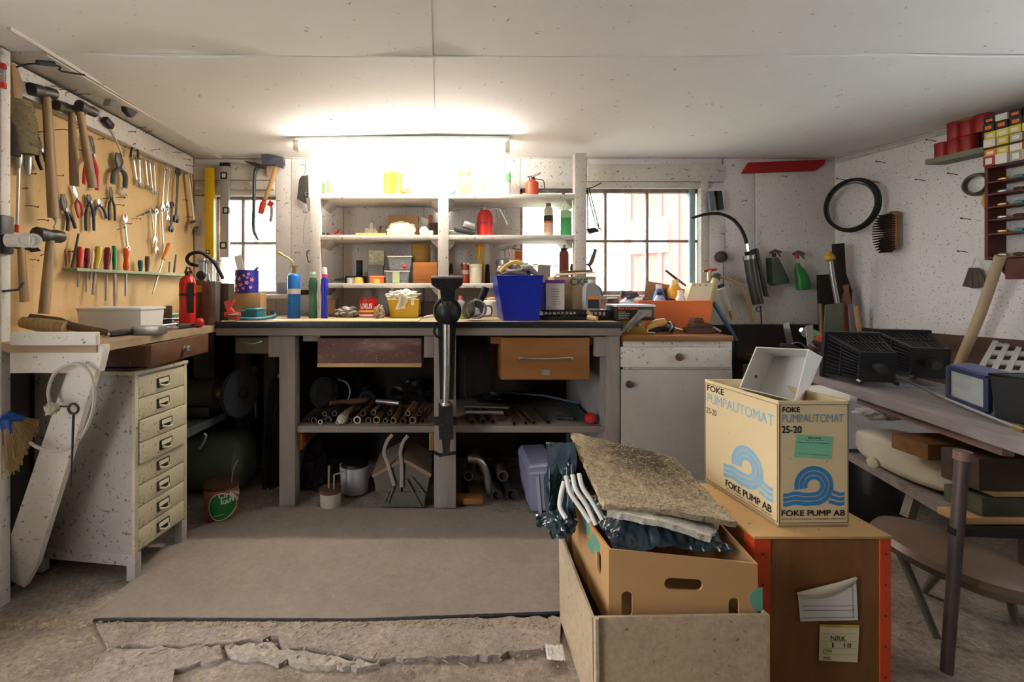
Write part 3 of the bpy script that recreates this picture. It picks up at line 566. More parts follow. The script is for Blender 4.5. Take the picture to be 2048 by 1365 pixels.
# middle shelf, right half
g = G().obox(Vector((P(928,0,2.66).x, 2.66, s1+.027)), (.12, .06, .02), Matrix.Rotation(R(12), 3, 'Y'), .004)
g2 = G().obox(Vector((P(938,0,2.66).x, 2.665, s1+.057)), (.07, .05, .034), Matrix.Rotation(R(20), 3, 'Y'), .008)
g3 = G().tube([Vector((P(898,0,2.65).x, 2.65, s1+.028)), Vector((P(912,0,2.65).x, 2.65, s1+.022))], [.006, .012], 10)
g4 = G().tube([P(930,444,2.65), P(950,450,2.65)], .006, 8)
thing('hand_drill', 'dismantled grey metal hand drill lying on the middle shelf', 'drill', [('frame', g, dsteel), ('gear_case', g2, alu), ('chuck', g3, steel), ('side_handle', g4, steel)])
d = 2.71
gun = G().tube(spline(pp([(903,422),(930,419),(965,416),(1003,417)], d)), [.004]*10+[.006]*9, 8).tube(pp([(1000,417),(1006,425),(1017,449)], d), [.009, .012, .010], 8, .7).tube(pp([(992,421),(994,428),(996,437)], d), .004, 6).tube(pp([(1005,417),(1012,419)], d), .006, 6)
lath('spray_gun', 'suction spray gun with red paint pot on the middle shelf', 'spray gun', 970, d, s1, [('cup', [(15,469),(16,467),(16,448)], red_p), ('cup_band', [(17,449),(17,447)], pl('#8e1b16')), ('cup_top', [(16,447),(16,434),(13,426),(8,421)], red_p), ('neck', [(4,422),(4,415)], alu)], extra=[('gun', gun, alu)])
lath('wood_oil_bottle', 'white bottle with black and orange label on the middle shelf', 'bottle', 1097, 2.70, s1, [('body', [(8,469),(9,467),(9,420),(7,416),(5,414)], pl('#ddd0bd')), ('black_label', [(9.3,444),(9.3,432)], blackp), ('orange_label', [(9.3,466),(9.3,446)], pl('#d9b59a')), ('orange_band', [(9.5,447),(9.5,443)], pl('#d06a35')), ('cap', [(5,415),(5,407)], pl('#7c776f'))])
lath('green_canister', 'green plastic canister with pale lid on the middle shelf', 'canister', 1132, 2.70, s1, [('body', [(10,469),(11,467),(11,437)], pl('#3f9a5a')), ('lid', [(11,437),(11,424),(9,422)], pl('#9bc79a'))], extra=[('nozzle', G().tube(pp([(1128,423),(1127,413)], 2.70), .003, 6).tube(pp([(1132,422),(1133,416)], 2.69), .003, 6), white_p)])
# lower shelf, left half
g = G().prism([Vector((P(655,0,2.64).x,2.64,s2+.002)), Vector((P(690,0,2.66).x,2.66,s2+.002)), Vector((P(688,0,2.68).x,2.68,s2+.03)), Vector((P(672,0,2.67).x,2.67,s2+.024))], (0, .004, .002))
thing('bricklayer_trowel', 'steel trowel with wire handle lying on the lower shelf', 'trowel', [('blade', g, dsteel), ('handle', G().tube(spline([Vector((P(672,0,2.68).x,2.68,s2+.02)), Vector((P(683,0,2.70).x,2.70,s2+.045)), Vector((P(690,0,2.72).x,2.72,s2+.02))]), .003, 6), steel)])
d = 2.76
thing('cable_tie_holder', 'black ribbed plastic holder standing at the back of the lower shelf', 'holder', [('body', G().pbox(712,521,724,552,d,.03,.002), blackp)]+[('rib', G().pbox(714,530+i*2.6,722,531.2+i*2.6,d-.004,.006), pl('#4a4a4c')) for i in range(8)]+[('base', G().box(P(692,0,d).x, P(732,0,d).x, d-.03, d+.06, s2+.001, s2+.045, .004), pl('#2a2520'))])
lath('tape_roll', 'white roll of tape on the lower shelf', 'tape', 702, 2.68, s2, [(None, [(8,568),(8.5,567),(8.5,557),(7,556)], white_p)])
lath('tape_roll', 'yellow domed tape roll beside the white roll', 'tape', 718, 2.67, s2, [(None, [(9,568),(9.5,567),(9,558),(7,555)], pl('#dcb84a'))])
lath('yellow_bottle', 'small olive yellow bottle behind the tape rolls', 'bottle', 733, 2.78, s2, [(None, [(6,568),(6,552),(3,548),(3,545)], pl('#a9a04a'))])
def tub(name, label, x, d, zb, hw0, hw1, y0, y1, m, rim=None, sx=.7, lid=None, extra=()):
    zb += .0008; k = d/F; Z = lambda y: zb if y == y0 else P(0, y, d).z; o = Vector(((x-CX)*k, d, 0))
    g = G().lathe([(hw0*k*1.2, Z(y0)), (hw1*k*1.2, Z(y1)), (hw1*k*1.14, Z(y1)), (hw0*k*1.14, Z(y0)+.003)], o, n=4, sx=sx, ang=R(45))
    ps = [('tub', g, m), ('rim', G().lathe([(hw1*k*1.24, Z(y1)-.004), (hw1*k*1.24, Z(y1)+.002)], o, n=4, sx=sx, ang=R(45), cap=True if lid else True), lid or m)]
    return thing(name, label, 'tub', ps+list(extra))
cbox('patterned_box', 'small square tin printed with fine dark scribbles on the grey tub', 'tin', 737, 501, 768, 531, 2.70, .06, P(0,531,2.70).z, mat('scribble_print', '#cdc9ac', .5, var=.5, scale=60, blotch=.9, blotchcol='#5b5b4a', bump=0))
tub('grey_plastic_tub', 'grey translucent plastic tub under the patterned tin', 752, 2.71, s2, 16, 18, 567, 532, cleargrey)
cbox('orange_box', 'small orange plastic box with yellow label on the lower shelf', 'box', 740, 555, 768, 568, 2.63, .05, s2, orange_p, [('lid', G().pbox(739,552,769,556,2.628,.054,.002), pl('#f08c55')), ('label', G().pbox(748,558,760,566,2.628,.002), pl('#f0c05a'))])
d = 2.67; nuts = G()
for i in range(40): nuts.obox(Vector((P(random.uniform(775,818),0,d).x, d+random.uniform(-.03,.03), s2+random.uniform(.006,.04))), (.018,.008,.006), Matrix.Rotation(random.random()*6, 3, 'Z') @ Matrix.Rotation(random.random()*2, 3, 'X'))
tub('clear_tub', 'clear plastic tub of fixings with pale green label, lower of two', 796, d, s2, 26, 28, 567, 543, clear, lid=white_p, extra=[('fixings', nuts, steel), ('label', G().pbox(785,543,799,566,d-.066,.002), pl('#bfcf9f'))])
nuts = G(); zb2 = P(0,541,d).z
for i in range(40): nuts.obox(Vector((P(random.uniform(782,822),0,d).x, d+random.uniform(-.03,.03), zb2+random.uniform(.008,.05))), (.03,.006,.005), Matrix.Rotation(random.random()*6, 3, 'Z') @ Matrix.Rotation(random.random()*2, 3, 'X'))
tub('clear_tub', 'clear plastic tub of hooks and wire stacked on the labelled tub', 801, d, zb2, 24, 28, 541, 514, clear, lid=white_p, extra=[('hooks', nuts, steel), ('red_cap', G().ball(P(809,534,d-.04), .012), red_p)])
cbox('wooden_block_box', 'small orange brown wooden box with dovetailed ends on the lower shelf', 'box', 826, 525, 874, 567, 2.63, .12, s2, mat('orange_brown_wood', '#a4652f', .5, grain=(.15,1,1), scale=16, var=.3, bump=.1), [('base_board', G().pbox(825,562,875,564.5,2.626,.125), brownwood)])
lath('glass_jar', 'empty amber glass jar standing on the small wooden box', 'jar', 842, 2.69, P(0,525,2.63).z, [(None, [(18,524),(19,522),(19,496),(18,494),(19,490),(17.5,490),(17,494),(17.5,521)], mat('amber_glass', '#d8b765', .1, trans=.7, var=.05, bump=.02))], n=24)
# lower shelf, right half
lath('awl', 'awl with round wooden handle standing point up on the lower shelf', 'awl', 902, 2.70, s2, [('ball', [(3,566),(5.5,562),(6,556),(5,551),(2,548)], paleh_m), ('stem', [(3,548),(4,540),(3,530),(1,527)], dark_m)])
lath('paint_can', 'red and white spray tin leaning beside the cream jar', 'can', 931, 2.73, s2, [('body', [(9,567),(9,529)], pl('#cf4a26')), ('white_print', [(9.3,549),(9.3,541)], white_p), ('rim', [(9.4,530),(9.4,527)], steel)])
lath('cream_jar', 'cream jar with a brush standing in it on the lower shelf', 'jar', 951, 2.67, s2, [('body', [(11,567),(12,564),(12.5,536),(12,533)], cream_p), ('rim', [(13,534),(13,529),(11,529)], cream_p)], extra=[('brush', G().tube(pp([(955,531),(959,518),(964,505)], 2.67), [.003,.004,.002], 6), steel)])
lath('sealant_cartridge', 'yellow sealant cartridge with orange cap on the lower shelf', 'cartridge', 961, 2.77, s2, [('body', [(8.5,567),(8.5,493)], pl('#d4a82c')), ('cap', [(9,494),(9,489)], pl('#c96a22'))])
lath('black_bottle', 'small black ribbed bottle beside the yellow cartridge', 'bottle', 975, 2.74, s2, [(None, [(5,567),(5,546),(4,543),(5,540),(4,537),(4.5,533),(3,529)], blackp)])
g = G().tube(pp([(997,499),(1010,497),(1024,494)], 2.70), [.010,.012,.009], 10).tube(pp([(1010,498),(1010,507),(1010,516)], 2.70), [.008,.005,.005], 8).tube(pp([(1022,496),(1033,500),(1044,501)], 2.70), [.006,.007,.005], 8).tube(spline(pp([(1018,499),(1019,507),(1020,513)], 2.70)), .004, 6).tube(pp([(1024,494),(1032,492)], 2.70), [.006,.008], 8)
lath('paint_spray_gun', 'steel paint spray gun on a dull metal cup on the lower shelf', 'spray gun', 1010, 2.70, s2, [('cup', [(17,567),(18,564),(18,526)], steel), ('lid', [(19,526),(19,521),(10,518)], steel)], extra=[('gun', g, chrome)])
cbox('orange_sachet', 'orange card packet leaning by the window on the lower shelf', 'packet', 1030, 497, 1044, 567, 2.82, .006, s2, pl('#d8702c'), rz=6)
cbox('grey_carton', 'small grey printed carton before the window on the lower shelf', 'box', 1077, 531, 1101, 567, 2.78, .03, s2, pl('#9a958d', .7))
lath('red_glue_bottle', 'dark red plastic bottle with black collar on the lower shelf', 'bottle', 1128, 2.70, s2, [('body', [(9,567),(9.5,565),(9.5,507),(7,502)], pl('#7a3836', .4)), ('collar', [(6,503),(6,500),(7,499),(7,497)], blackp), ('spout', [(2.6,497),(2.6,490)], pl('#b98a7a'))])
lath('lock_cylinder', 'small black bottle stopper beside the red bottle', 'stopper', 1145, 2.70, s2, [('stem', [(4,567),(4,548)], pl('#5a2c28')), ('head', [(2,548),(5,543),(5,534),(3,528)], blackp)])
one('palette_knife', 'thin flat blade lying across the grey carton on the lower shelf', 'scraper', G().tube([P(1062,529,2.75), P(1122,533,2.75)], .003, 6, .5), steel)
# ------------------------------------------------ things on the workbench
def bz(y): return max(2.27, min(2.82, dZ(y, ZBENCH)))
zb = ZBENCH
# leg vice on the bench edge
V = lambda pts, d: pp(pts, d)
vd = 2.13
thing('leg_vice', 'large black iron leg vice bolted to the front edge of the workbench', 'vice', [
    ('jaw', G().prism(V([(862,557),(866,553),(922,553),(926,557),(925,570),(912,580),(878,580),(863,570)], vd-.03), (0, .14, 0)), iron),
    ('jaw_plate', G().pbox(862,552,926,557,vd-.04,.16,.003), steel),
    ('neck', G().prism(V([(880,578),(911,578),(909,602),(882,602)], vd-.01), (0, .08, 0)), iron),
    ('yoke', G().lathe([(.064, 0), (.066, .02), (.066, .08), (.06, .1)], P(894,621,vd+.06), (0, -1, 0), 28), iron),
    ('screw_boss', G().ball(P(895,625,vd-.045), (.050,.040,.054), 20), iron), ('boss_cap', G().lathe([(.024,0),(.026,.02),(.022,.034),(.012,.036)], P(894,617,vd-.05), (0, -.15, 1), 16), iron),
    ('leg', G().prism(V([(876,645),(912,645),(907,800),(880,800)], vd), (0, .045, 0)), iron),
    ('slide_bar', G().tube(V([(893,646),(893,740),(891,806)], vd-.02), [.018,.017,.016], 12), steel),
    ('ring_collar', G().lathe([(.022,0),(.026,.004),(.026,.014),(.02,.018)], P(891,812,vd-.018), Z_, 18), chrome),
    ('foot_block', G().prism(V([(877,814),(905,814),(907,880),(878,880)], vd-.03), (0, .07, 0)), iron),
    ('foot_peg', G().prism(V([(884,880),(901,880),(899,912),(886,912)], vd-.02), (0, .05, 0)), iron),
    ('clamp_plate', G().pbox(868,838,914,852,vd+.04,.04,.003), iron), ('clamp_bolt', G().tube(V([(868,905),(880,911),(912,906)], vd+.04), .008, 8), iron),
    ('spring', G().tube(spline(V([(872,655),(868,662),(872,672),(880,676)], vd)), .006, 8), iron)])
# bottles and small things at the back of the bench
lath('green_bottle', 'tall green glass bottle with pale green cap standing by the shelf post', 'bottle', 626, 2.5, zb, [('body', [(8,634),(9,631),(8,605),(7,590),(9,575),(9,562),(6,556)], mat('green_bottle_glass', '#5d8a6c', .2, var=.4, scale=12, trans=.3)), ('shoulder', [(6.5,563),(6.5,556)], pl('#1d5a38')), ('neck', [(5,556),(5,549)], pl('#cfc5b4')), ('cap', [(6,549),(5,544)], pl('#a5d6b8'))])
lath('blue_bottle', 'slim cobalt blue plastic bottle with pink collar and white cap', 'bottle', 649, 2.48, zb, [('body', [(6,635),(7,632),(6,610),(5,596),(7,580),(7,560),(5,556)], pl('#2431b8', .25)), ('collar', [(5.5,556),(5.5,549)], pl('#d4477e')), ('cap', [(5.5,549),(5,537),(3.5,535)], white_p)])
cbox('small_carton', 'plain brown cardboard box behind the blue and green bottles', 'box', 637, 599, 672, 633, 2.66, .07, zb, card, rz=-4)
def zipbag(x0, x1, y0, label, d, m):
    a = P(x0, 0, d).x; b = P(x1, 0, d).x; h = P(0, y0, d).z-zb
    one('parts_bag', label, 'bag', G().blob(Vector(((a+b)/2, d, zb+h*.42)), ((b-a)/2, .05, h*.5), .45, 2.6, 4, zb+.001), m)
bagm = mat('plastic_over_parts', '#8f8a83', .25, var=.5, scale=40, blotch=.6, blotchcol='#d5d2cc', bump=.6)
zipbag(672, 718, 610, 'grey plastic bag of nails beside the red coffee tin', 2.62, bagm)
zipbag(747, 769, 607, 'plastic bag of brown fittings between the red tin and yellow tub', 2.46, mat('bag_brown_parts', '#9a8468', .25, var=.5, scale=40, blotch=.6, blotchcol='#d9d0c4', bump=.6))
d = 2.62; r = 19*d/F
tn = lath('coffee_tin', 'red tin with white capital lettering and gold stripe on the workbench', 'tin', 737, d, zb, [('body', [(18.5,633),(19,632),(19,598)], red_p), ('rim', [(19.5,598),(19.5,595),(18,595)], pl('#8f1c18')), ('gold_band', [(19.2,624),(19.2,620)], pl('#d6a83a')), ('white_band', [(19.2,632),(19.2,628)], white_p)])
g = G().text('UXUS', P(720, 618, d-r-.002), P(744, 618, d-r-.002)-P(720, 618, d-r-.002), Vector((0, 0, 10.5*d/F)), .03)
for v in g.bm.verts: dx = v.co.x-P(737, 0, d).x; v.co.y = d-math.sqrt(max(1e-6, (r+.0006)**2-dx*dx))
part(tn, 'lettering', g, white_p)
d = 2.50
def frustum(x0t, x1t, yt, x0b, x1b, yb, d0, d1, zbase):
    a = [P(x0b, yb, d0), P(x1b, yb, d0)]; b = [P(x0t, yt, d0), P(x1t, yt, d0)]; zt = b[0].z; w = .01
    base = [Vector((a[0].x, d0+w, zbase)), Vector((a[1].x, d0+w, zbase)), Vector((a[1].x, d1-w, zbase)), Vector((a[0].x, d1-w, zbase))]
    top = [Vector((b[0].x, d0, zt)), Vector((b[1].x, d0, zt)), Vector((b[1].x, d1, zt)), Vector((b[0].x, d1, zt))]
    return base, top
def opentub(x0t, x1t, yt, x0b, x1b, yb, d0, d1, zbase, t=.003):
    zbase += .0008
    B, Tt = frustum(x0t, x1t, yt, x0b, x1b, yb, d0, d1, zbase); g = G()
    c = sum(B, Vector())/4; B2 = [p+(c-p).normalized()*t+Z_*t for p in B]; c = sum(Tt, Vector())/4; T2 = [p+(c-p).normalized()*t*1.4 for p in Tt]
    v = lambda q: [g.bm.verts.new(p) for p in q]
    b, tt, t2, b2 = v(B), v(Tt), v(T2), v(B2); g.bm.faces.new(b[::-1]); g.bm.faces.new(b2)
    for i in range(4):
        j = (i+1) % 4
        for A, Bq in ((b, tt), (tt, t2), (t2, b2)): g.bm.faces.new((A[i], A[j], Bq[j], Bq[i]))
    rim = G().tube(Tt, .004, 6, closed=True)
    return g, rim
g, rim = opentub(775, 838, 600, 781, 835, 632, 2.50, 2.64, zb)
thing('yellow_tub', 'yellow plastic tub holding white rags on the workbench', 'tub', [('tub', g, pl('#cda62a')), ('rim', rim, pl('#cda62a'))])
rg = G().blob(P(805, 592, 2.57), (.085, .07, .035), .5, 3, 4)
rg.sheet(lambda u, v: P(795+18*u+3*math.sin(5*v), 592+28*v-3*u, 2.494-.004*math.sin(4*u)) , 6, 8, .002).sheet(lambda u, v: P(822+6*u, 592+18*v, 2.494), 4, 6, .002)
one('white_cloth', 'torn white cloth spilling over the rim of the yellow tub', 'rag', rg, pl('#e3dccb', .9))
one('wooden_ring', 'bent strap of pale wood looping over the yellow tub', 'strap', G().tube(arc(P(806, 592, 2.62), X_, Z_, .072, 10, 190, 16), .008, 6, .4), graywoodx)
cbox('dark_case', 'dark grey plastic case behind the leg vice', 'case', 842, 604, 872, 634, 2.66, .08, zb, pl('#4b4a4a'))
for x, y, l in ((853, 637, 'white plastic scraper lying flat beside the leg vice'),): one('scraper', l, 'scraper', G().tube([onZ(848, y, zb)+Z_*.006, onZ(866, y-2, zb)+Z_*.01], .006, 6, .5), white_p)
# right of the vice
lath('red_cap_bottle', 'clear bottle with red cap behind the angle grinder', 'bottle', 921, 2.60, zb, [('body', [(10,634),(10,606),(5,600)], clear), ('cap', [(4,600),(4,592)], pl('#d0565a'))])
cbox('lime_pouch', 'lime green packet standing behind the grinder cord', 'packet', 921, 618, 938, 640, 2.45, .02, zb, pl('#a9c43a'), rz=10)
lath('white_pot', 'white plastic pot with loose wooden lid beside the blue bucket', 'pot', 983, 2.64, zb, [('pot', [(17,637),(18,634),(18,607)], pl('#d9d6cf')), ('rim', [(19.5,607),(19.5,602),(18,601)], pl('#d9d6cf')), ('lid', [(14,601),(14,597),(8,593)], raww)])
d = 2.36
cord = []
for i in range(46):
    t = i/45*5*math.pi; cord.append(P(951+18*math.cos(t)+i*.1, 619+18*math.sin(t), d-.05-.03*math.sin(t*.37)))
cord += spline(pp([(972,633),(982,630),(984,618),(978,612),(968,613)], d-.03), 5)
thing('angle_grinder', 'grey angle grinder wound in its grey cord on the workbench', 'angle grinder', [
    ('body', G().tube(pp([(950,625),(953,614),(960,602)], d), [.036,.038,.028], 14), pl('#39393a')), ('handle', G().tube(pp([(958,606),(967,588),(972,575)], d), [.016,.019,.018], 12), blackp),
    ('gear_head', G().ball(P(948,626,d-.03), (.034,.03,.03), 14), alu), ('guard', G().lathe([(.045,0),(.047,.004),(.046,.016)], P(940,620,d-.04), (-.8,-.5,.2), 20), dsteel), ('cord', G().tube(cord, .0045, 6), pl('#8a8884', .5))])
g, rim = opentub(993, 1086, 552, 1008, 1079, 642, 2.30, 2.52, zb)
thing('blue_bucket', 'cobalt blue rectangular plastic bucket on the workbench', 'bucket', [('bucket', g, blue_p), ('rim', rim, blue_p)])
gl = G().blob(P(1030, 543, 2.40), (.085, .07, .05), .45, 2.4, 4)
thing('work_glove', 'grey work gloves with yellow stripe heaped in the blue bucket', 'glove', [('palm', gl, mat('glove_cloth', '#8b827d', .9, var=.2, blotch=.4, blotchcol='#5b5350')), ('stripe', G().tube(spline(pp([(1000,545),(1012,532),(1030,524),(1045,528)], 2.34)), .009, 6, .5), pl('#d8b75a', .8)), ('finger', G().tube(spline(pp([(1040,545),(1056,535),(1066,542),(1074,551)], 2.35)), [.016]*9+[.014]*9+[.01], 8), mat('glove_cloth', '#8b827d')), ('cuff', G().tube(spline(pp([(1003,551),(1020,547),(1038,551),(1050,552)], 2.325)), .011, 6, .6), pl('#554a52', .9))])
# black tray and cartons on it
d = 2.36; zt_ = P(0, 621, d).z
bars = [('tray', G().box(P(1087,0,d).x, P(1218,0,d).x, d, d+.22, zb+.001, zb+.02, .003), blackp), ('rail', G().pbox(1085, 620, 1224, 624, d, .008, .001), blackp), ('rail', G().pbox(1085, 620, 1224, 624, d+.21, .008, .001), blackp)]
for i in range(17): bars.append(('rib', G().pbox(1087+i*8.3, 622, 1089.4+i*8.3, 640, d+.001, .006), blackp))
bars.append(('deck', G().pbox(1086, 621, 1223, 624, d+.01, .20), blackp))
thing('black_crate', 'low black slatted plastic crate carrying cartons on the workbench', 'crate', bars)
cbox('purple_carton', 'white and purple printed carton standing on the black crate', 'carton', 1092, 565, 1129, 622, 2.40, .04, zt_, pl('#cfc4bd', .6), [('purple_side', G().box(P(1084,0,2.40).x, P(1091.6,0,2.40).x, 2.405, 2.44, zt_+.0008, P(0,565,2.4).z), pl('#3a3f8a')), ('purple_top_band', G().pbox(1091, 560, 1130, 567, 2.397, .044), pl('#6c3f8c'))]+[('text_line', G().pbox(1103, 578+i*5, 1103+random.uniform(14,21), 579.2+i*5, 2.3985, .001), pl('#8a8078', .8)) for i in range(7)])
d = 2.45; x0, x1, y0, y1 = 1108, 1192, 553, 621
bx = G().box(P(x0,0,d).x, P(x1,0,d).x, d, d+.13, zt_+.0008, P(0,y0,d).z, .002)
fl = G().prism([P(1108,553,d), P(1192,547,d), P(1188,545,d+.07), P(1112,548,d+.07)], (0, 0, .003)).prism([P(1118,550,d+.125), P(1186,544,d+.125), P(1180,541,d+.08), P(1122,543,d+.08)], (0, 0, .003))
bk = thing('lettered_carton', 'brown carton with open flaps and dark green capital letters on the black crate', 'carton', [('box', bx, mat('brown_carton', '#a38a6b', .8, var=.12)), ('flap', fl, mat('brown_carton', '#a38a6b')), ('lettering', G().text('CKE', P(1140,571,d-.001), P(1176,571,d-.001)-P(1140,571,d-.001), Vector((0,0,14*d/F)), .03), pl('#2f5a5c', .7))])
d = 2.36
thing('oil_bottle', 'grey motor oil bottle with orange label standing on the black crate', 'bottle', [
    ('body', G().prism(pp([(1171,621),(1200,621),(1202,612),(1201,585),(1196,572),(1190,567),(1176,567),(1172,580)], d), (0, .06, 0)), pl('#8e9092', .4)), ('cap', G().lathe([(.019,0),(.019,.016),(.017,.018)], P(1183,567,d+.03), Z_, 16), pl('#b5b6b6')),
    ('label', G().pbox(1176, 594, 1198, 617, d-.001, .002), pl('#3a3a40')), ('orange_label', G().pbox(1176, 593, 1198, 599, d-.0016, .002), pl('#dd8434')), ('handle', G().tube(spline(pp([(1190,570),(1200,578),(1205,592)], d+.03)), .006, 8), pl('#8e9092', .4))])
one('cardboard_tube', 'short brown cardboard tube in front of the black crate', 'tube', G().tube([onZ(1176,642,zb)+Z_*.017, onZ(1194,643,zb)+Z_*.012], .013, 12).tube(pp([(1175,622),(1181,630),(1186,641)], 2.33), .007, 6, .4), raww)
lath('blue_cup', 'blue grey plastic beaker beside the oil bottle', 'beaker', 1225, 2.58, ZCUP, [('cup', [(11,658),(12,655),(12,612)], pl('#4d6488')), ('sleeve', [(12.5,612),(11,597),(9,596)], pl('#6a5f5c'))])
# side bench and window corner
def lbz(y): return max(1.55, min(2.8, dZ(y, ZLB)))
d = 2.2
lath('fire_extinguisher', 'small red fire extinguisher with black instruction panel on the side bench', 'fire extinguisher', 375, d, ZLB, [('cylinder', [(14,632),(15,629),(15,568),(13,558),(7,552)], pl('#c22420', .25)), ('band', [(15.4,592),(15.4,587)], blackp), ('valve', [(5,553),(5,543)], blackp)], extra=[('lever', G().tube(pp([(370,546),(374,535),(379,537),(384,548)], d), .005, 6, .6), blackp), ('instruction_panel', G().tube(pp([(381,566),(381,626)], d-.035), .016, 6, .25), blackp), ('pin', G().tube(arc(P(382,546,d-.01), X_, Z_, .012, 0, 330, 12), .0015, 5), red_p)])
d = 2.36
lath('gas_extinguisher', 'steel bottle with grey valve and black hose behind the fire extinguisher', 'extinguisher', 405, d, ZLB, [('cylinder', [(17,628),(18,625),(18,572),(14,560)], pl('#6a4a36', .4)), ('yellow_band', [(18.4,585),(18.4,571)], pl('#c79a2c')), ('shoulder', [(14,562),(12,548)], pl('#aeb1b4', .35)), ('valve', [(7,548),(7,524),(10,522),(10,518)], alu)], extra=[('gauge', G().lathe([(.022,0),(.024,.01),(.02,.02)], P(404,551,d-.03), (0,-1,0), 18), blackp, ), ('hose', G().tube(spline(pp([(396,532),(380,528),(374,518),(382,508),(402,506),(425,522),(440,545),(446,558)], d)), .0085, 8), rubber), ('lever', G().prism(pp([(402,521),(442,521),(430,527),(405,527)], d), (0,.02,0)), alu)])
one('red_ball', 'red plastic ball in front of the steel bottle', 'ball', G().ball(Vector((P(399,0,2.14).x, 2.14, ZLB+.022)), .022), red_p)
gold = mat('splashed_metal', '#6d675c', .4, .5, var=.3, blotch=.5, blotchcol='#b7924a', scale=16)
cbox('splashed_tin', 'tall dark tin with gold splashes on the side bench', 'tin', 404, 563, 430, 628, 2.27, .07, ZLB, gold)
cbox('steel_block', 'tall dark brown tin beside the gold splashed tin', 'tin', 431, 567, 457, 628, 2.33, .07, zb, mat('brown_tin', '#4f4336', .5, .3, var=.3))
cbox('brown_carton', 'brown cardboard box under the blue flowered tin', 'box', 464, 586, 520, 630, 2.55, .10, zb, card, rz=2)
fz = P(0, 586, 2.55).z; d = 2.60; k = d/F
ft = lath('flowered_tin', 'dark blue tin printed with pink blossoms on the brown cardboard box', 'tin', 494, d, fz, [('tin', [(21,586),(22,585),(22,541),(20.5,541),(20.5,583)], pl('#26298c'))], n=28, extra=[('white_strip', G().obox(P(479, 527, d), (.04, .004, .09), Matrix.Rotation(R(-14), 3, 'Y')), white_p), ('pen', G().tube(pp([(505,545),(515,535)], d), .005, 6), red_p), ('pen', G().tube(pp([(511,545),(517,534)], d-.01), .004, 6), pl('#5a5f66'))])
for i, (x, y, r_) in enumerate([(480,553,4),(488,558,5),(497,552,4),(505,549,4),(510,560,5),(502,566,5),(491,570,5),(480,572,5),(477,563,4),(508,575,4),(496,577,4),(485,581,3.5),(475,578,3),(503,556,3)]):
    dx = (x-494)*k; yy = d-math.sqrt((22*k)**2-dx*dx); nn = Vector((dx, yy-d, 0)).normalized(); g = G()
    c = Vector((P(494,0,d).x+dx, yy, P(0,y,d).z)); uu = Vector((-nn.y, nn.x, 0))
    pts = [c+nn*.0008+(uu*math.cos(a)+Z_*math.sin(a))*r_*k*(.72+.28*math.cos(5*a)) for a in [2*math.pi*j/30 for j in range(30)]]
    g.prism(pts, nn*.0006); part(ft, 'blossom', g, pl('#e2879c'))
d = 2.275
thing('red_clamp', 'red pistol shaped clamp handle lying on the bench corner', 'clamp', [('handle', G().prism(pp([(447,604),(468,598),(464,608),(460,615),(472,632),(475,640),(462,640),(452,618)], d), (0,.022,0)), pl('#c8382c')), ('jaw', G().pbox(447,625,474,634,d-.02,.05,.004), pl('#b8301f')), ('screw', G().tube(pp([(458,630),(478,628)], d-.025), .006, 8), steel)])
thing('teal_case', 'flat teal plastic case with blue hose beside the red clamp', 'case', [('case', G().box(P(482,0,2.45).x, P(523,0,2.45).x, 2.39, 2.50, zb+.001, zb+.045, .004), pl('#2c6f78')), ('lid', G().box(P(500,0,2.45).x, P(524,0,2.45).x, 2.385, 2.505, zb+.046, zb+.058, .004), pl('#2f7d84')), ('hose', G().tube(spline([onZ(470,641,zb)+Z_*.008, onZ(515,641,zb)+Z_*.008, onZ(545,637,zb)+Z_*.008, onZ(550,631.5,zb)+Z_*.012, onZ(535,628.5,zb)+Z_*.02, P(522,615,2.6)]), .008, 8), pl('#4a8a9c'))])
d = 2.52
lath('gas_torch', 'blue gas canister blowtorch with brass burner on the workbench', 'blowtorch', 588, d, zb, [('canister', [(12,634),(12.5,632),(12.5,553),(10,549),(5,547)], pl('#1f66b0', .3)), ('label', [(12.8,588),(12.8,578)], pl('#ddd3bf')), ('seam', [(12.8,593),(12.8,592)], pl('#184f8a')), ('valve', [(4,548),(4,536),(5,534),(5,531)], brass)], extra=[('burner', G().tube(spline(pp([(586,536),(586,525),(578,517),(568,512),(557,505)], d)), [.004]*14+[.005]*7+[.008]*3+[.007], 8), brass), ('knob', G().tube(pp([(588,534),(596,531)], d), .005, 8), steel)])
cbox('grey_plate', 'grey metal plate standing on the window ledge behind the blowtorch', 'plate', 553, 565, 583, 588, 2.80, .004, P(0,588,2.8).z, pl('#8d9499'))
one('black_bowl', 'dark round pan lying on the ledge behind the blowtorch', 'pan', G().lathe([(.03,0),(.045,.012),(.047,.03),(.043,.03),(.04,.014)], Vector((P(604,0,2.78).x, 2.80, P(0,590,2.8).z)), n=20), dsteel)
# tools heaped on the side bench
zl = ZLB
d = 1.62
thing('hand_brush', 'long hand brush with pale bristles and dark wooden handle on the side bench', 'brush', [
    ('back', G().tube([P(60,635,1.66), P(120,645,1.66), P(150,655,1.66)], [.014,.018,.014], 8, .6), darkwood),
    ('handle', G().tube([P(140,652,1.66), P(175,660,1.68), P(216,666,1.70)], [.016,.015,.013], 8, .7), darkwood),
    ('bristles', G().tube([P(44,645,1.66), P(75,649,1.655), P(132,656,1.65)], [.020,.026,.024], 10, .8), bristle)])
g, rim = opentub(153, 281, 618, 158, 279, 655, 1.86, 2.02, zl)
thing('white_tub', 'white plastic ice cream tub on the side bench', 'tub', [('tub', g, white_p), ('rim', rim, white_p), ('lid', G().pbox(152,616,282,621,1.855,.17,.002), white_p)])
def onb(x, y):                                   # a spot on the side bench, kept clear of the wall
    dm = min(2.7, 1.49*F/(880-x)); return onZ(x, max(y, CY+(H-zl)*F/dm), zl)
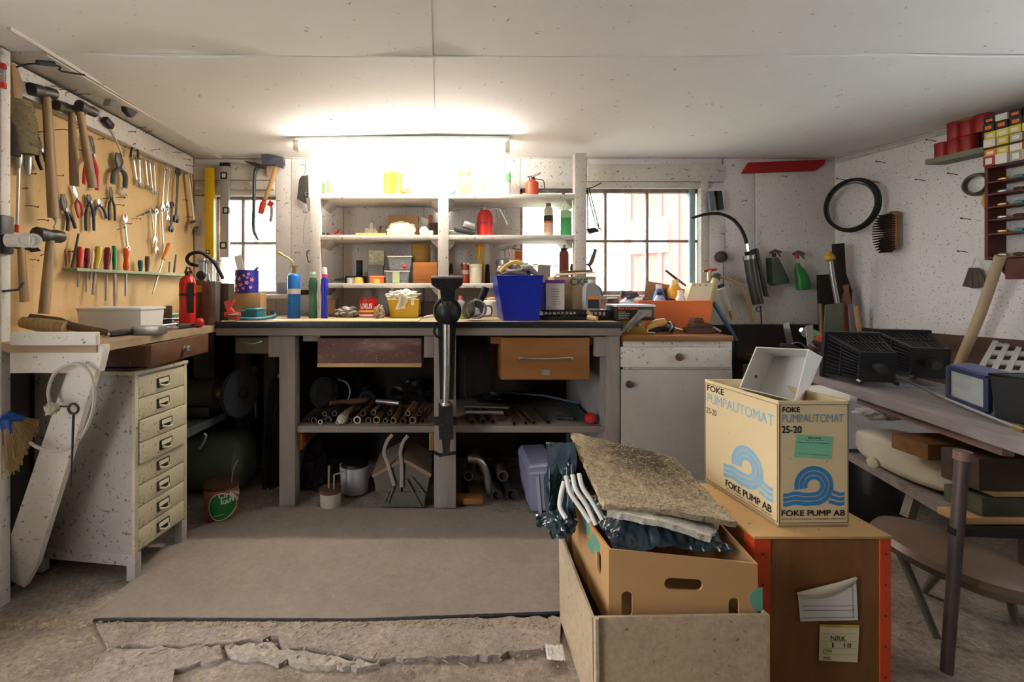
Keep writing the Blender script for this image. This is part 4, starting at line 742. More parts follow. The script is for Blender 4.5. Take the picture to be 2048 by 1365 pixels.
def lay(name, label, cat, x0, y0, x1, y1, r, m, m2=None, fr=.35, n=8, flat=1, lift=0):
    a = onb(x0, y0)+Z_*(r*flat+lift+.002); b = onb(x1, y1)+Z_*(r*.6*flat+lift+.002); c = a.lerp(b, fr)
    ps = [('handle', G().tube([a, a.lerp(b, fr*.5), c], [r*.9, r, r*.8], n, flat, up=Z_), m2 or m), ('shaft', G().tube([c, b], [r*.5, r*.45], n, flat, up=Z_), m)]
    return thing(name, label, cat, ps, 'tools lying on the side bench')
lay('screwdriver', 'black handled screwdriver lying in front of the white tub', 'screwdriver', 262, 671, 205, 676, .013, steel, blackp, .75)
lay('hand_file', 'flat file with dark wooden handle lying right of the white tub', 'file', 288, 653, 372, 645, .012, dsteel, darkwood, .4, 6, .5)
lay('ratchet', 'chrome ratchet handle lying beside the white tub', 'ratchet', 300, 662, 352, 653, .013, chrome, chrome, .3)
lay('chisel', 'wood chisel with brown handle on the side bench', 'chisel', 300, 650, 365, 642, .012, steel, brownwood, .45, lift=.022)
lay('spanner', 'long chrome spanner lying in the tool heap', 'spanner', 340, 658, 398, 649, .011, chrome, chrome, .5, 6, .5)
lay('socket_bar', 'grey steel socket bar lying across the tool heap', 'bar', 318, 654, 390, 646, .009, steel, dsteel, .3, lift=.02)
lay('screwdriver', 'red handled screwdriver lying in the tool heap', 'screwdriver', 285, 657, 335, 650, .010, steel, red_p, .6, lift=.014)
lay('knife', 'blue and red knife lying near the red clamp', 'knife', 405, 651, 442, 646, .010, pl('#2a3a9a'), pl('#b02a28'), .4)
lay('pliers', 'green gripped pliers lying behind the tool heap', 'pliers', 318, 648, 385, 639, .012, steel, pl('#3c8a48'), .55, lift=.025)
lay('hammer_shaft', 'wooden hammer shaft lying behind the tool heap', 'shaft', 350, 646, 430, 641, .011, raww, darkwood, .3)
lay('punch', 'black steel punch lying near the bench edge', 'punch', 355, 660, 402, 653, .012, blackp, dsteel, .6)
lay('steel_rod', 'plain steel rod lying by the blue hose', 'rod', 390, 656, 425, 648, .006, steel, steel, .5)
lay('box_spanner', 'tubular box spanner lying at the front of the tool heap', 'spanner', 318, 666, 362, 659, .012, steel, chrome, .5)
lay('pincers', 'red tipped pincers lying among the chrome tools', 'pincers', 368, 651, 415, 645, .010, red_p, dsteel, .4, lift=.012)
cbox('steel_tray', 'small shallow steel tray in front of the white tub', 'tray', 262, 653, 317, 662, 1.78, .06, zl, steel)
lath('tin_cup', 'small rusty tin cup standing behind the tool heap', 'cup', 335, 2.35, zl, [(None, [(8,630),(8.5,628),(8.5,612),(7.5,612),(7,626)], mat('brown_tin_cup', '#7b6a58', .5, .4, var=.25))])
# ------------------------------------------------ tools hung on the tan board
NL = X_
def wm(W, n, off): return lambda x, y, o=0: W(x, y, off+o)
def spanner(label, x0, y0, x1, y1, w, m=chrome, W=LW, n=NL, off=.014, both=False, group='spanners hung on the tan tool board'):
    w *= 1.25; a, b = W(x0, y0, off), W(x1, y1, off); u = (b-a).normalized(); v = n.cross(u).normalized()
    jaw = [(-1.1,-.42),(-.4,-1),(.6,-1),(1.05,-.55),(.1,-.42),(.1,.42),(1.05,.55),(.6,1),(-.4,1),(-1.1,.42)]
    J = lambda c, s: G().prism([c+u*(s*p*w)+v*(q*w)-n*w*.3 for p, q in jaw], n*w*.6)
    ps = [('shaft', G().tube([a+u*w*.7, a.lerp(b, .5), b-u*w*.8], [w*.5, w*.42, w*.5], 8, .5, up=n), m), ('open_jaw', J(b, 1), m)]
    ps.append(('open_jaw', J(a, -1), m) if both else ('ring_end', G().tube(arc(a, u, v, w*.75, 0, 337.5, 15), w*.34, 8, closed=True), m))
    return thing('spanner', label, 'spanner', ps, group)
def hammer(name, label, hx0, hy0, hx1, hy1, x0, y0, x1, y1, rh, rr, hm=handle_m, m=dsteel, off=.035, W=LW, n=NL, cat='hammer'):
    a, b = W(hx0, hy0, off), W(hx1, hy1, off)
    return thing(name, label, cat, [('handle', G().tube([W(x0,y0,off), W((x0+x1)/2,(y0+y1)/2,off), W(x1,y1,off)], [rh*.85, rh, rh*1.12], 10, .75, up=n), hm), ('head', G().tube([a, a.lerp(b,.3), a.lerp(b,.4), a.lerp(b,.62), a.lerp(b,.7), b], [rr, rr, rr*.86, rr*.86, rr, rr*.9], 10, 1, up=n), m)])
def pliers(label, jx, jy, px, py, lx, ly, rx_, ry, m, grip, w=.010, W=LW, n=NL, off=.016, name='pliers'):
    p, j, l, r = W(px,py,off), W(jx,jy,off), W(lx,ly,off), W(rx_,ry,off); v = n.cross(p-j).normalized()
    mid = lambda a, s: (p.lerp(a, .45)+v*s*w*.9*(1 if (a-p).dot(v)*s > 0 else -1)*s)
    ps = [('jaw', G().tube([j+v*w*.25, j.lerp(p,.5)+v*w*.5, p], [w*.4, w*.75, w], 8, .6, up=n), m), ('jaw', G().tube([j-v*w*.25, j.lerp(p,.5)-v*w*.5, p], [w*.4, w*.75, w], 8, .6, up=n), m),
          ('pivot', G().lathe([(w*.6,0),(w*.6,w*.9)], p, n, 10), steel)]
    for a in (l, r):
        s = 1 if (a-p).dot(v) >= 0 else -1
        ps.append(('handle', G().tube(spline([p, p.lerp(a,.4)+v*s*w*1.0, a], 4), [w*.55]*3+[w*.62]*5+[w*.55], 8, .8, up=n), grip))
    return thing(name, label, 'pliers', ps)
# row along the top
thing('spring_clamp', 'coil spring with red caps hung at the near post', 'spring', [('cap', G().tube([onX(6,128,-1.44), onX(6,137,-1.44)], .010, 10), red_p), ('cap', G().tube([onX(6,166,-1.44), onX(6,176,-1.44)], .010, 10), red_p), ('coil', G().tube([onX(6,137,-1.44)+Vector((math.cos(t*.8)*.007, math.sin(t*.8)*.007, -t*.00065)) for t in range(0, 80)], .0015, 5), steel)])
bh = [LW(26,128,.05), LW(33,160,.05), LW(35,208,.05)]
br = G().tube([LW(38,200,.05), LW(45,250,.05), LW(52,308,.05)], [.045,.052,.046], 12, .6, up=NL)
for i in range(170):
    t = random.random(); c = LW(30+14*t, 205+100*t, .05); e = LW(62+18*t+random.uniform(-4,6), 208+104*t, .05+random.uniform(-.03,.03)); c.x = e.x; br.tube([c.lerp(e, .2), e], .0022, 4)
thing('scrubbing_brush', 'large wooden backed scrubbing brush with long olive bristles on the tool board', 'brush', [('handle', G().tube(bh, [.012,.02,.018], 8, .5, up=NL), handle_m), ('back', G().tube([LW(26,205,.05), LW(28,250,.05), LW(30,312,.05)], [.018,.022,.02], 8, .7, up=NL), dark_m), ('bristles', br, bristled)])
hammer('sledge_hammer', 'long handled steel hammer hung from the rail beside the scrubbing brush', 62,178,108,188, 93,190, 107,436, .019, .023, off=.06)
g = G().tube([LW(104,432,.05), LW(111,440,.05), LW(113,448,.05), LW(108,456,.05)], .005, 6)
one('chain_hook', 'short steel hook hanging under the long hammer handle', 'hook', g, steel)
hammer('hammer', 'hammer with dark broad head and straight wooden handle hung on the rail', 112,210,165,224, 143,222, 149,372, .017, .020, off=.06)
hammer('hammer', 'hammer with slanting wooden handle hung over the red shears', 158,210,190,226, 160,224, 186,376, .018, .021, off=.112)
pliers('tin snips with red grips hung behind the wooden hammers', 180,272, 184,312, 168,368, 194,380, dsteel, red_p, .016, off=.03, name='tin_snips')
thing('feeler_mallet', 'small black block headed mallet on a thin pale rod', 'mallet', [('head', G().obox(LW(216,246,.06), (.025,.05,.028), Matrix.Rotation(R(-25),3,'X'), .003), blackp), ('rod', G().tube([LW(220,252,.055), LW(245,312,.03)], .004, 8), pl('#c9c0ae'))])
pliers('grey gripped pipe shears hung under the small black mallet', 236,306, 240,335, 226,368, 250,376, dsteel, pl('#4a4b50'), .022, off=.03, name='pipe_shears')
spanner('tiny ring spanner hung under the grey pipe shears', 251,392, 243,381, .010, off=.02)
pliers('small steel end cutters hung above the chrome spanners', 269,275, 270,286, 261,314, 276,318, dsteel, blackp, .010, off=.03, name='end_cutters')
for i, (x0,y0,x1,y1) in enumerate(((268,316,275,366),(280,316,282,372),(292,319,297,376),(300,323,306,382),(309,327,312,386))): spanner(('chrome combination spanner hung first beside the end cutters','chrome combination spanner second from the end cutters','chrome combination spanner in the middle of the small row','chrome combination spanner fourth from the end cutters','chrome combination spanner last in the small row')[i], x0,y0,x1,y1,.011-.0006*i)
for x0,y0,x1,y1,l,w in ((331,338,325,416,'long chrome spanner hung beside its twin near the rail end',.014),(341,340,334,410,'long chrome spanner hanging behind its longer twin',.012)): spanner(l, x0,y0,x1,y1,w,off=.03)
spanner('long dark steel spanner hung near the rail end', 356,345,352,438,.017,dsteel,off=.03)
a, b = LW(378,347,.04), LW(390,452,.04)
thing('adjustable_spanner', 'large chrome adjustable spanner hanging at the end of the tool board', 'spanner', [('handle', G().tube([a, a.lerp(b,.5), b], [.013,.012,.016], 8, .5, up=NL), chrome), ('jaw', G().prism([LW(x,y,.03) for x,y in ((382,440),(394,437),(402,455),(394,470),(389,466),(393,455),(384,452),(378,462),(375,452))], NL*.018), chrome), ('worm', G().tube([LW(383,446,.05), LW(390,443,.05)], .006, 8), dsteel)])
# second row
pliers('large black water pump pliers hung under the long hammer', 125,388, 129,420, 135,462, 151,457, dsteel, blackp, .013)
pliers('long nosed pliers with red grips', 147,372, 154,398, 158,436, 166,432, chrome, pl('#a82420'), .010)
pliers('black gripped combination pliers hung between red and blue grips', 177,389, 179,404, 172,462, 188,462, dsteel, blackp, .012)
pliers('end pincers with dark blue grips', 197,398, 199,410, 189,432, 213,437, steel, pl('#2b3050'), .011)
pliers('slim black pliers hung right of the blue gripped pincers', 221,374, 223,396, 218,441, 230,442, dsteel, blackp, .010)
spanner('open ended spanner standing above the orange screwdriver', 255,498, 249,437, .013, off=.02)
spanner('pair of chrome spanners sharing a nail, upright one', 302,423, 312,500, .013, off=.02)
spanner('pair of chrome spanners sharing a nail, slanting one', 312,423, 309,480, .012, off=.034)
spanner('straight chrome spanner beside the hanging pair', 323,418, 327,510, .013, off=.02)
spanner('short dark stubby spanner under the dark long spanner', 344,410, 342,458, .014, dsteel, off=.022)
spanner('small ring spanner hooked over the stubby spanner', 334,420, 335,436, .011, off=.03)
# screwdriver ledge
sled = G().box(XL+.001, XL+.062, 1.885, 2.74, 1.130, 1.143, .002)
one('tool_ledge', 'narrow pale green ledge with holes for screwdrivers on the tool board', 'ledge', sled, pl('#9aa585', .7, var=.15))
def sdr(label, x, yt, x2, yb, r, col, shaft=.0035, mm=None, ytip=None, prof=None):
    X = XL+.036; top = onX(x, yt, X); c = onX(x2, 537, X); c.z = 1.146; tip = onX(x2+(x2-x)*.8, yb, X)
    h = [top, top.lerp(c,.12), top.lerp(c,.55), top.lerp(c,.85), c]
    thing('screwdriver', label, 'screwdriver', [('handle', G().tube(h, prof or [r*.8, r, r*.95, r*.7, r*.75], 10, 1, up=NL), mm or pl(col, .3)), ('shaft', G().tube([c, tip], shaft, 8, up=NL), steel)], 'screwdrivers in the green ledge')
sdr('screwdriver with transparent red handle in the ledge', 161,494, 158,575, .013, '#c63a22')
sdr('screwdriver with dark crimson handle in the ledge', 176,497, 174,585, .013, '#7d1420')
sdr('screwdriver with cream handle half hidden by the yellow one', 184,503, 182,560, .010, '#cdbb8a')
sdr('screwdriver with transparent yellow handle in the ledge', 198,494, 191,590, .015, '#c9a526', .006)
sdr('screwdriver with black and red rubber handle in the ledge', 217,496, 214,602, .016, '#7c2f2c')
sdr('long screwdriver with transparent green handle in the ledge', 228,492, 229,616, .011, '#1f9048', .006)
sdr('screwdriver with waisted orange handle in the ledge', 253,497, 252,593, .015, '#d8581e', .005, prof=[.012,.016,.010,.015,.009])
sdr('short screwdriver with teal handle in the ledge', 281,521, 281,548, .013, '#1f4c50')
sdr('short screwdriver with worn brown wooden handle in the ledge', 295,513, 294,552, .012, '', .004, darkwood)
X = XL+.045
thing('screwdriver', 'slanting screwdriver with bright orange handle beyond the brown one', 'screwdriver', [('handle', G().tube([onX(339,488,X), onX(334,503,X), onX(326,519,X)], [.013,.014,.010], 10), pl('#e08a2e')), ('shaft', G().tube([onX(326,519,X), onX(305,588,X)], .004, 8), steel)], 'screwdrivers in the green ledge')
for x0,y0,x1,y1,r,m,l in ((157,468,144,536,.006,dsteel,'thin steel file standing in the near end of the ledge'),(352,510,348,545,.006,dsteel,'short dark punch standing at the far end of the ledge'),(339,524,338,545,.004,dsteel,'thin drift pin standing beside the short punch'),(131,500,134,532,.006,brownwood,'thin awl with brown handle standing at the near end of the ledge')):
    one('steel_punch' if m is dsteel else 'thin_awl', l, 'tool', G().tube([onX(x0,y0,XL+.03), onX(x1,y1,XL+.03)], [r*.7, r], 8), m)
# lower left of the board
thing('twin_wall_socket', 'white round twin wall socket with black plug on the near post', 'socket', [
    ('body', G().tube([onX(14,481,-1.45), onX(66,482,-1.38)], [.022,.024], 16), white_p), ('socket_face', G().lathe([(.025,0),(.025,.006),(.017,.006),(.015,.002)], onX(50,481,-1.39), (.6,-.8,0), 20), white_p), ('socket_face', G().lathe([(.025,0),(.025,.006),(.017,.006),(.015,.002)], onX(66,482,-1.38), (.6,-.8,0), 20), white_p),
    ('switch_box', G().obox(onX(10,470,-1.465), (.02,.05,.13), None, .006), blackp), ('flap', G().prism([onX(50,496,-1.40), onX(70,494,-1.39), onX(80,503,-1.40), onX(62,505,-1.41)], (.004,0,.003)), blackp)])
hammer('ball_hammer', 'heavy ball hammer with long worn handle hung below the socket', 73,468,122,474, 101,478, 88,628, .018, .026, off=.07)
hammer('small_hammer', 'thin hammer handle hanging under the twin wall socket', 30,492,52,496, 42,495, 49,604, .014, .010, off=.05)
one('bent_hook', 'bent black iron hook sticking out of the near post', 'hook', G().tube([onX(4,583,-1.46), onX(36,580,-1.44), onX(47,566,-1.44)], .004, 6), iron)
thing('long_rod', 'long thin steel rod with red tip hanging at the near edge of the board', 'rod', [('rod', G().tube([LW(38,312,.02), LW(36,380,.02), LW(34,452,.02)], .005, 8), alu), ('tip', G().tube([LW(34,450,.02), LW(33,465,.02)], .007, 8), red_p)])
for x,y0,y1,l in ((37,308,335,'steel socket wrench hanging below the scrubbing brush'),(56,315,350,'grease nipple socket hanging beside the socket wrench')): one('socket_wrench', l, 'socket', G().tube([LW(x,y0,.03), LW(x,(y0+y1)/2,.03), LW(x+1,y1,.03)], [.012,.012,.007], 10), steel)
pliers('dark shears with black grips half hidden behind the scrubbing brush', 72,268, 78,300, 84,340, 92,325, dsteel, blackp, .013, off=.02, name='garden_shears')
one('clip_holder', 'grey steel clip hanging from the ceiling board above the hammers', 'clip', G().prism([onX(205,212,-1.43), onX(212,186,-1.43), onX(240,192,-1.42), onX(232,204,-1.42), onX(215,203,-1.42)], (.03,0,0)), steel)
one('steel_bracket', 'dark folded steel bracket hanging under the ceiling board', 'bracket', G().prism([onX(240,200,-1.41), onX(262,206,-1.40), onX(266,222,-1.40), onX(254,234,-1.40), onX(243,222,-1.41)], (.02,.01,0)), dsteel)
g = G()
for i in range(5): g.tube(spline([onX(225+i*5,183+i,-1.37), onX(258+i*3,186+i*3,-1.35), onX(290,199+i*2,-1.34), onX(282,205,-1.36)], 5), .003, 6)
one('cable_bunch', 'bunch of black cable tucked against the ceiling edge', 'cable', g, rubber)
g = G().tube(spline([onX(33,134,-1.45), onX(60,128,-1.40), onX(100,129,-1.38), onX(120,134,-1.36), onX(122,142,-1.37), onX(170,150,-1.33)], 6), .003, 6).tube([onX(75,125,-1.37), onX(108,128,-1.36)], .009, 8)
one('cable_junction', 'black cable with small connector running along the near ceiling edge', 'cable', g, rubber)
# ------------------------------------------------ back wall beside the shelves
wd = YB-.05
def level(name, label, x0, y0, x1, y1, d, m, vials, cat='spirit level'):
    ps = [('body', G().pbox(x0, y0, x1, y1, d, .022, .002), m)]
    for (vx, vy, wx, wy) in vials: ps.append(('vial', G().pbox(vx-wx, vy-wy, vx+wx, vy+wy, d-.003, .028, .004), blackp, [('bubble', G().pbox(vx-wx*.55, vy-wy*.6, vx+wx*.55, vy+wy*.6, d-.005, .032, .003), pl('#cfd8c4', .2))]))
    return thing(name, label, cat, ps)
level('spirit_level', 'yellow spirit level hung by the small window', 409, 336, 427, 516, 2.85, pl('#d4a918', .4), [(415,504,4,4.5)])
o_ = level('spirit_level', 'aluminium spirit level with three black vials hung before the small window', 440, 328, 457, 515, 2.84, alu, [(447,351,7,7),(451,421,6,7),(446,491,7,7)])
part(o_, 'end_cap', G().pbox(439, 325, 458, 332, 2.838, .026, .002), blackp)
thing('crowbar', 'thin dark green crowbar hooked beside the axe', 'crowbar', [('bar', G().tube(spline(pp([(519,330),(514,336),(509,350),(508,400),(507,455),(512,472),(517,481)], 2.84)), [.010]*30+[.008]*3+[.006]*3+[.003], 8), mat('green_black_steel', '#3d4a48', .5, .4)), ('claw', G().prism(pp([(486,321),(522,328),(528,336),(516,336)], 2.83), (0,.02,0)), dsteel)])
thing('axe', 'hatchet with pale wooden handle dipped red hanging from its blue grey head', 'axe', [('head', G().prism(pp([(523,305),(566,314),(568,327),(564,336),(548,330),(523,329)], 2.80), (0,.028,0)), mat('axe_head_steel', '#5a5c68', .5, .5, var=.4, scale=20)), ('handle', G().tube(spline(pp([(553,330),(545,356),(535,385),(530,400)], 2.815)), [.014,.014,.014,.014,.014,.014,.014,.014,.013,.013,.013,.013,.013,.013,.013,.013,.013,.013,.014], 10, .6, up=Y_), paleh_m), ('red_grip', G().tube(spline(pp([(530,399),(525,412),(521,428)], 2.815)), [.0145,.015,.016,.018,.02,.021,.02,.019,.019,.019,.019,.018,.017], 10, .6, up=Y_), pl('#c5402a'))])
one('wood_chock', 'short pale wooden handle hanging behind the axe head', 'handle', G().tube(pp([(535,330),(535,352)], 2.86), [.012,.011], 8), paleh_m)
thing('steel_key', 'red tagged steel tube key hanging behind the axe grip', 'key', [('tag', G().obox(P(541,408,2.87), (.035,.01,.035), Matrix.Rotation(R(35),3,'Y'), .003), red_p), ('tube', G().tube(pp([(544,414),(543,432),(541,444)], 2.87), .010, 10), steel)])
thing('wire_trowel', 'grey pointing trowel hanging at the shelf post', 'trowel', [('blade', G().prism(pp([(603,352),(616,350),(617,395),(612,408),(594,398),(598,360)], 2.84), (0,.006,0)), dsteel), ('shank', G().tube(pp([(612,322),(612,340),(609,352)], 2.84), .006, 8), chrome)])
one('key_ring', 'bunch of small keys on a ring hanging at the shelf post', 'keys', G().tube(arc(P(614,388,2.83), X_, Z_, .012, 0, 330, 12), .0018, 5).prism(pp([(612,396),(620,396),(624,418),(616,424)], 2.83), (0,.004,0)).prism(pp([(606,422),(616,424),(616,427),(606,426)], 2.83), (0,.004,0)), steel)
one('carabiner', 'black wire carabiner hooked on a nail beside the shelf post', 'carabiner', G().tube(spline(pp([(614,503),(622,502),(624,512),(621,523),(617,524),(614,512),(614,503)], 2.83)), .0028, 6), iron)
one('hanging_wire', 'thin wire loop hanging down beside the shelf post', 'wire', G().tube(spline(pp([(611,430),(607,460),(607,484),(612,488),(616,484)], 2.85)), .0016, 5), steel)
# ------------------------------------------------ on the white cupboard
zc = ZCUP
g, rim = opentub(1276, 1426, 603, 1290, 1418, 664, 2.48, 2.74, zc)
thing('orange_tub', 'orange plastic tub full of bottles on the white cupboard', 'tub', [('tub', g, orange_p), ('rim', rim, orange_p)])
zi = zc+.02
def intub(name, label, x, d, segs): return lath(name, label, 'bottle', x, d, zi, segs)
intub('blue_spray_bottle', 'blue cone shaped bottle with white cap in the orange tub', 1318, 2.66, [('body', [(14,650),(14,603),(11,590),(6,578)], pl('#3f5fae', .3)), ('cap', [(6,578),(6,569)], white_p)])
intub('pale_blue_bottle', 'pale blue bottle with black cap in front of the blue cone bottle', 1319, 2.55, [('body', [(12,650),(12,603),(6,591)], pl('#a9b9df', .3)), ('cap', [(6,591),(6,584)], blackp)])
intub('yellow_bottle', 'amber yellow plastic bottle in the orange tub', 1349, 2.66, [('body', [(14,650),(14.5,603),(14,580),(8,571)], pl('#eba73a', .3)), ('cap', [(7,571),(7,560)], pl('#e6cf9a'))])
intub('white_bottle', 'small white bottle with round shoulders in the orange tub', 1361, 2.55, [('body', [(12,650),(12,604),(6,592)], white_p), ('cap', [(5.5,592),(5.5,581)], white_p)])
one('cardboard_sheet', 'torn brown cardboard sheet leaning at the back of the orange tub', 'cardboard', G().prism(pp([(1287,604),(1293,562),(1340,570),(1378,582),(1376,604)], 2.70), (0,.004,0)), card)
cdp = G().prism(pp([(1372,606),(1384,566),(1425,567),(1415,607)], 2.56), (0,.05,0))
cp = thing('cream_box', 'cream carton with three dark holes standing in the orange tub', 'carton', [('box', cdp, pl('#f0e2bf', .6))])
for x in (1389, 1400, 1412): part(cp, 'hole', G().prism(pp([(x-2.4,571.5),(x,569),(x+2.4,571.5)], 2.559), (0,.001,0)), blackp)
for x, y, r, m, l in ((1287,600,.012,pl('#5a5f66'),'grey ribbed hose end in the orange tub'),(1341,601,.010,blackp,'black plug between the bottles in the orange tub')): one('hose_end', l, 'hose end', G().tube(pp([(x-4,y-2),(x+9,y+2)], 2.50), r, 10), m)
one('steel_rasp', 'dark tapered rasp leaning over the orange tub against the window', 'rasp', G().tube(pp([(1331,541),(1350,556),(1379,577)], 2.72), [.006,.008,.005], 6, .5), dsteel)
# tool case and clutter left of the tub
cbox('yellow_case', 'yellow steel case under the black tool carton', 'case', 1246, 641, 1289, 668, 2.32, .13, zc, pl('#8a7426'), [('latch', G().ball(P(1279,650,2.314), .008), steel)])
zk = P(0,641,2.32).z; d = 2.31
bd = cbox('tool_carton', 'black printed tool carton with orange lettering on the yellow case', 'carton', 1234, 613, 1309, 641, d, .14, zk, pl('#2a2523', .5), [('lettering', G().text('Black & Decker', P(1236,620,d-.002), P(1276,620,d-.002)-P(1236,620,d-.002), Vector((0,0,5.5*d/F)), .02), pl('#e0633a')), ('lid', G().pbox(1233,610,1311,614,d-.006,.15,.001), pl('#cfd0d6')), ('picture', G().pbox(1276,620,1303,634,d-.001,.002), pl('#a9a392'))]+[('text_line', G().pbox(1237,624+i*3.4,1237+random.uniform(14,24),625.2+i*3.4,d-.001,.0015), pl('#b5ab94')) for i in range(5)])
zt2 = P(0,610,d).z+.001
one('magazine_pile', 'sloping pile of glossy leaflets on the tool carton', 'leaflets', G().prism([P(1238,607,2.37), P(1256,595,2.43), P(1286,600,2.43), P(1262,607,2.34)], (0,0,.006)), pl('#c9cdd6', .3))
one('grey_scoop', 'dark grey plastic scoop lying on the leaflets', 'scoop', G().blob(P(1261,590,2.39), (.042,.03,.022), .3, 2, 3).tube(pp([(1243,596),(1246,582)], 2.39), [.008,.012], 8), pl('#4a464c'))
one('steel_cutter', 'bright steel bracket of bent strips leaning on the yellow case', 'bracket', G().tube(pp([(1243,666),(1262,645),(1283,622)], 2.28), [.006,.009,.011], 6, .35).tube(pp([(1254,663),(1275,640),(1298,626)], 2.285), [.005,.008,.008], 6, .35).tube(pp([(1262,647),(1270,640)], 2.28), .012, 6, .5), steel)
thing('heat_gun', 'tan and black heat gun lying before the orange tub', 'heat gun', [('handle', G().tube(spline(pp([(1298,660),(1300,654),(1312,648),(1330,645)], 2.34)), [.014,.014,.015,.016,.018,.019,.02,.02,.02,.02,.02,.021,.021,.022,.022,.022,.022,.022,.022], 10), pl('#b98f4e')), ('black_side', G().tube(pp([(1299,663),(1316,658),(1328,658)], 2.335), [.012,.016,.016], 8), blackp), ('motor', G().tube(pp([(1328,652),(1345,657)], 2.34), [.028,.024], 14), dsteel), ('ring', G().lathe([(.028,0),(.030,.004),(.028,.009)], P(1336,654,2.34), (1,0,-.2), 18), steel), ('nozzle', G().tube(pp([(1345,656),(1363,660)], 2.34), [.009,.006], 10), chrome), ('cord', G().tube(spline(pp([(1297,658),(1294,663),(1297,665),(1310,666)], 2.31)), .003, 6), pl('#b9ad8c'))])
thing('drill_vice', 'small rusty machine vice on the corner of the white cupboard', 'vice', [('base', G().box(P(1384,0,2.33).x, P(1432,0,2.33).x, 2.33, 2.42, zc, zc+.028, .004), rust), ('body', G().box(P(1392,0,2.33).x, P(1427,0,2.33).x, 2.34, 2.41, zc+.028, zc+.052, .004), rust), ('jaw', G().prism(pp([(1386,650),(1390,636),(1406,636),(1410,652)], 2.36), (0,.05,0)), rust), ('screw', G().tube(pp([(1426,655),(1441,664)], 2.34), .007, 8), steel), ('handle', G().tube(pp([(1374,652),(1384,655)], 2.35), .010, 8), rust)])
thing('hand_pump', 'cream tube hand pump with red tee handle and yellow hose behind the orange tub', 'pump', [('barrel', G().tube(pp([(1431,557),(1421,604),(1415,640)], 2.76), .020, 14), pl('#c7b98c')), ('head', G().tube(pp([(1436,548),(1431,558)], 2.76), [.018,.026], 12), pl('#3b3a40')), ('tee_handle', G().tube(pp([(1407,543),(1420,541),(1434,539)], 2.78), [.006,.011,.006], 8, .6), red_p), ('plunger', G().tube(pp([(1419,541),(1418,562)], 2.78), .012, 8), pl('#c7b98c')), ('hose', G().tube(spline(pp([(1438,554),(1462,560),(1485,578),(1497,605),(1504,645)], 2.78)), .009, 8), pl('#a99357'))])
one('blue_saw_bar', 'long blue grey handle slanting behind the cupboard corner', 'handle', G().tube(pp([(1426,604),(1448,640),(1474,682)], 2.52), [.012,.013,.009], 8, .5), mat('blue_grey_steel', '#3a5866', .5, .3))
thing('mastic_bag', 'white mastic tube with amber nozzle hanging by the pump', 'tube', [('bag', G().tube(pp([(1442,578),(1452,605),(1460,625)], 2.80), [.026,.022,.010], 10, .6), pl('#cfc9c0')), ('nozzle', G().tube(pp([(1459,622),(1464,640)], 2.80), [.010,.003], 8), pl('#b9802f')), ('clip', G().tube(pp([(1436,575),(1448,570)], 2.79), .010, 6, .6), blackp)])
# ------------------------------------------------ back wall right of the shelves
g = G()
for a, b in (((1174,378),(1189,440)), ((1189,440),(1202,463)), ((1178,376),(1198,455)), ((1174,380),(1176,462)), ((1172,465),(1203,456)), ((1183,376),(1203,366)), ((1166,378),(1183,376))): g.tube(pp([a, b], 2.635 if a[0] == 1166 else 2.64), .0032, 6)
g.prism(pp([(1174,458),(1190,455),(1200,463),(1180,468)], 2.63), (0,.02,0))
one('wire_frame_saw', 'dark green wire frame hanging on the right shelf post', 'frame', g, mat('dark_green_wire', '#36423c', .5, .3))
thing('ratchet_driver', 'olive gripped ratchet driver hanging before the window', 'ratchet', [('grip', G().tube(spline(pp([(1191,499),(1187,512),(1182,526),(1176,532)], 2.63)), [.010]*6+[.012]*6+[.011]*6+[.008], 10), pl('#4f4c38')), ('shank', G().tube(pp([(1166,529),(1178,530),(1184,543)], 2.63), .006, 8), dsteel)])
rs = thing('red_strip', 'long red wooden batten fixed high on the white wall', 'board', [(None, G().prism(pp([(1487,344),(1499,325),(1652,319),(1649,329),(1633,341),(1487,346)], 2.87), (0,.025,0)), pl('#a3161a', .55, var=.12))])
thing('magnet_blocks', 'pair of black and steel magnet blocks hanging from a nail', 'blocks', [('steel_block', G().prism(pp([(1417,383),(1428,382),(1431,421),(1421,422)], 2.84), (0,.02,0)), pl('#6a6d74')), ('black_block', G().prism(pp([(1434,382),(1444,382),(1448,419),(1438,420)], 2.83), (0,.025,0)), blackp), ('strap', G().pbox(1428,382,1436,392,2.85,.012), blackp)])
one('rubber_plunger', 'small dark rubber cup hanging by a string beside the window', 'cup', G().lathe([(.012,0),(.034,.006),(.036,.02),(.02,.045),(.008,.05)], P(1440,515,2.87), (-.2,-1,.1), 18).tube(pp([(1446,505),(1447,600)], 2.83), .0018, 5), mat('dark_rubber_brown', '#3d332e', .6))
thing('grease_gun', 'steel grease gun with black hose hanging on the back wall', 'grease gun', [('barrel', G().tube(pp([(1499,516),(1505,560),(1516,608)], 2.80), [.032,.031,.030], 16), mat('gun_grey_steel', '#4f4a45', .4, .5, var=.2)), ('cap', G().tube(pp([(1498,511),(1499,519)], 2.80), .035, 16), steel), ('head', G().tube(pp([(1494,510),(1514,500)], 2.79), [.020,.012], 10), dsteel), ('lever', G().prism(pp([(1511,499),(1516,497),(1538,594),(1530,593)], 2.77), (0,.012,0)), iron), ('hose', G().tube(spline(pp([(1383,437),(1410,429),(1440,428),(1464,438),(1480,455),(1490,475),(1493,488)], 2.78)), [.008]*6+[.0095]*30+[.0095], 10), rubber), ('coupler', G().tube(pp([(1493,486),(1497,510)], 2.79), [.010,.008], 8), chrome), ('pull_ring', G().tube(arc(P(1517,619,2.8), X_, Z_, .014, 0, 337, 12), .003, 6, closed=True), dsteel), ('rod', G().tube(pp([(1521,612),(1524,660)], 2.81), .004, 6), dsteel)])
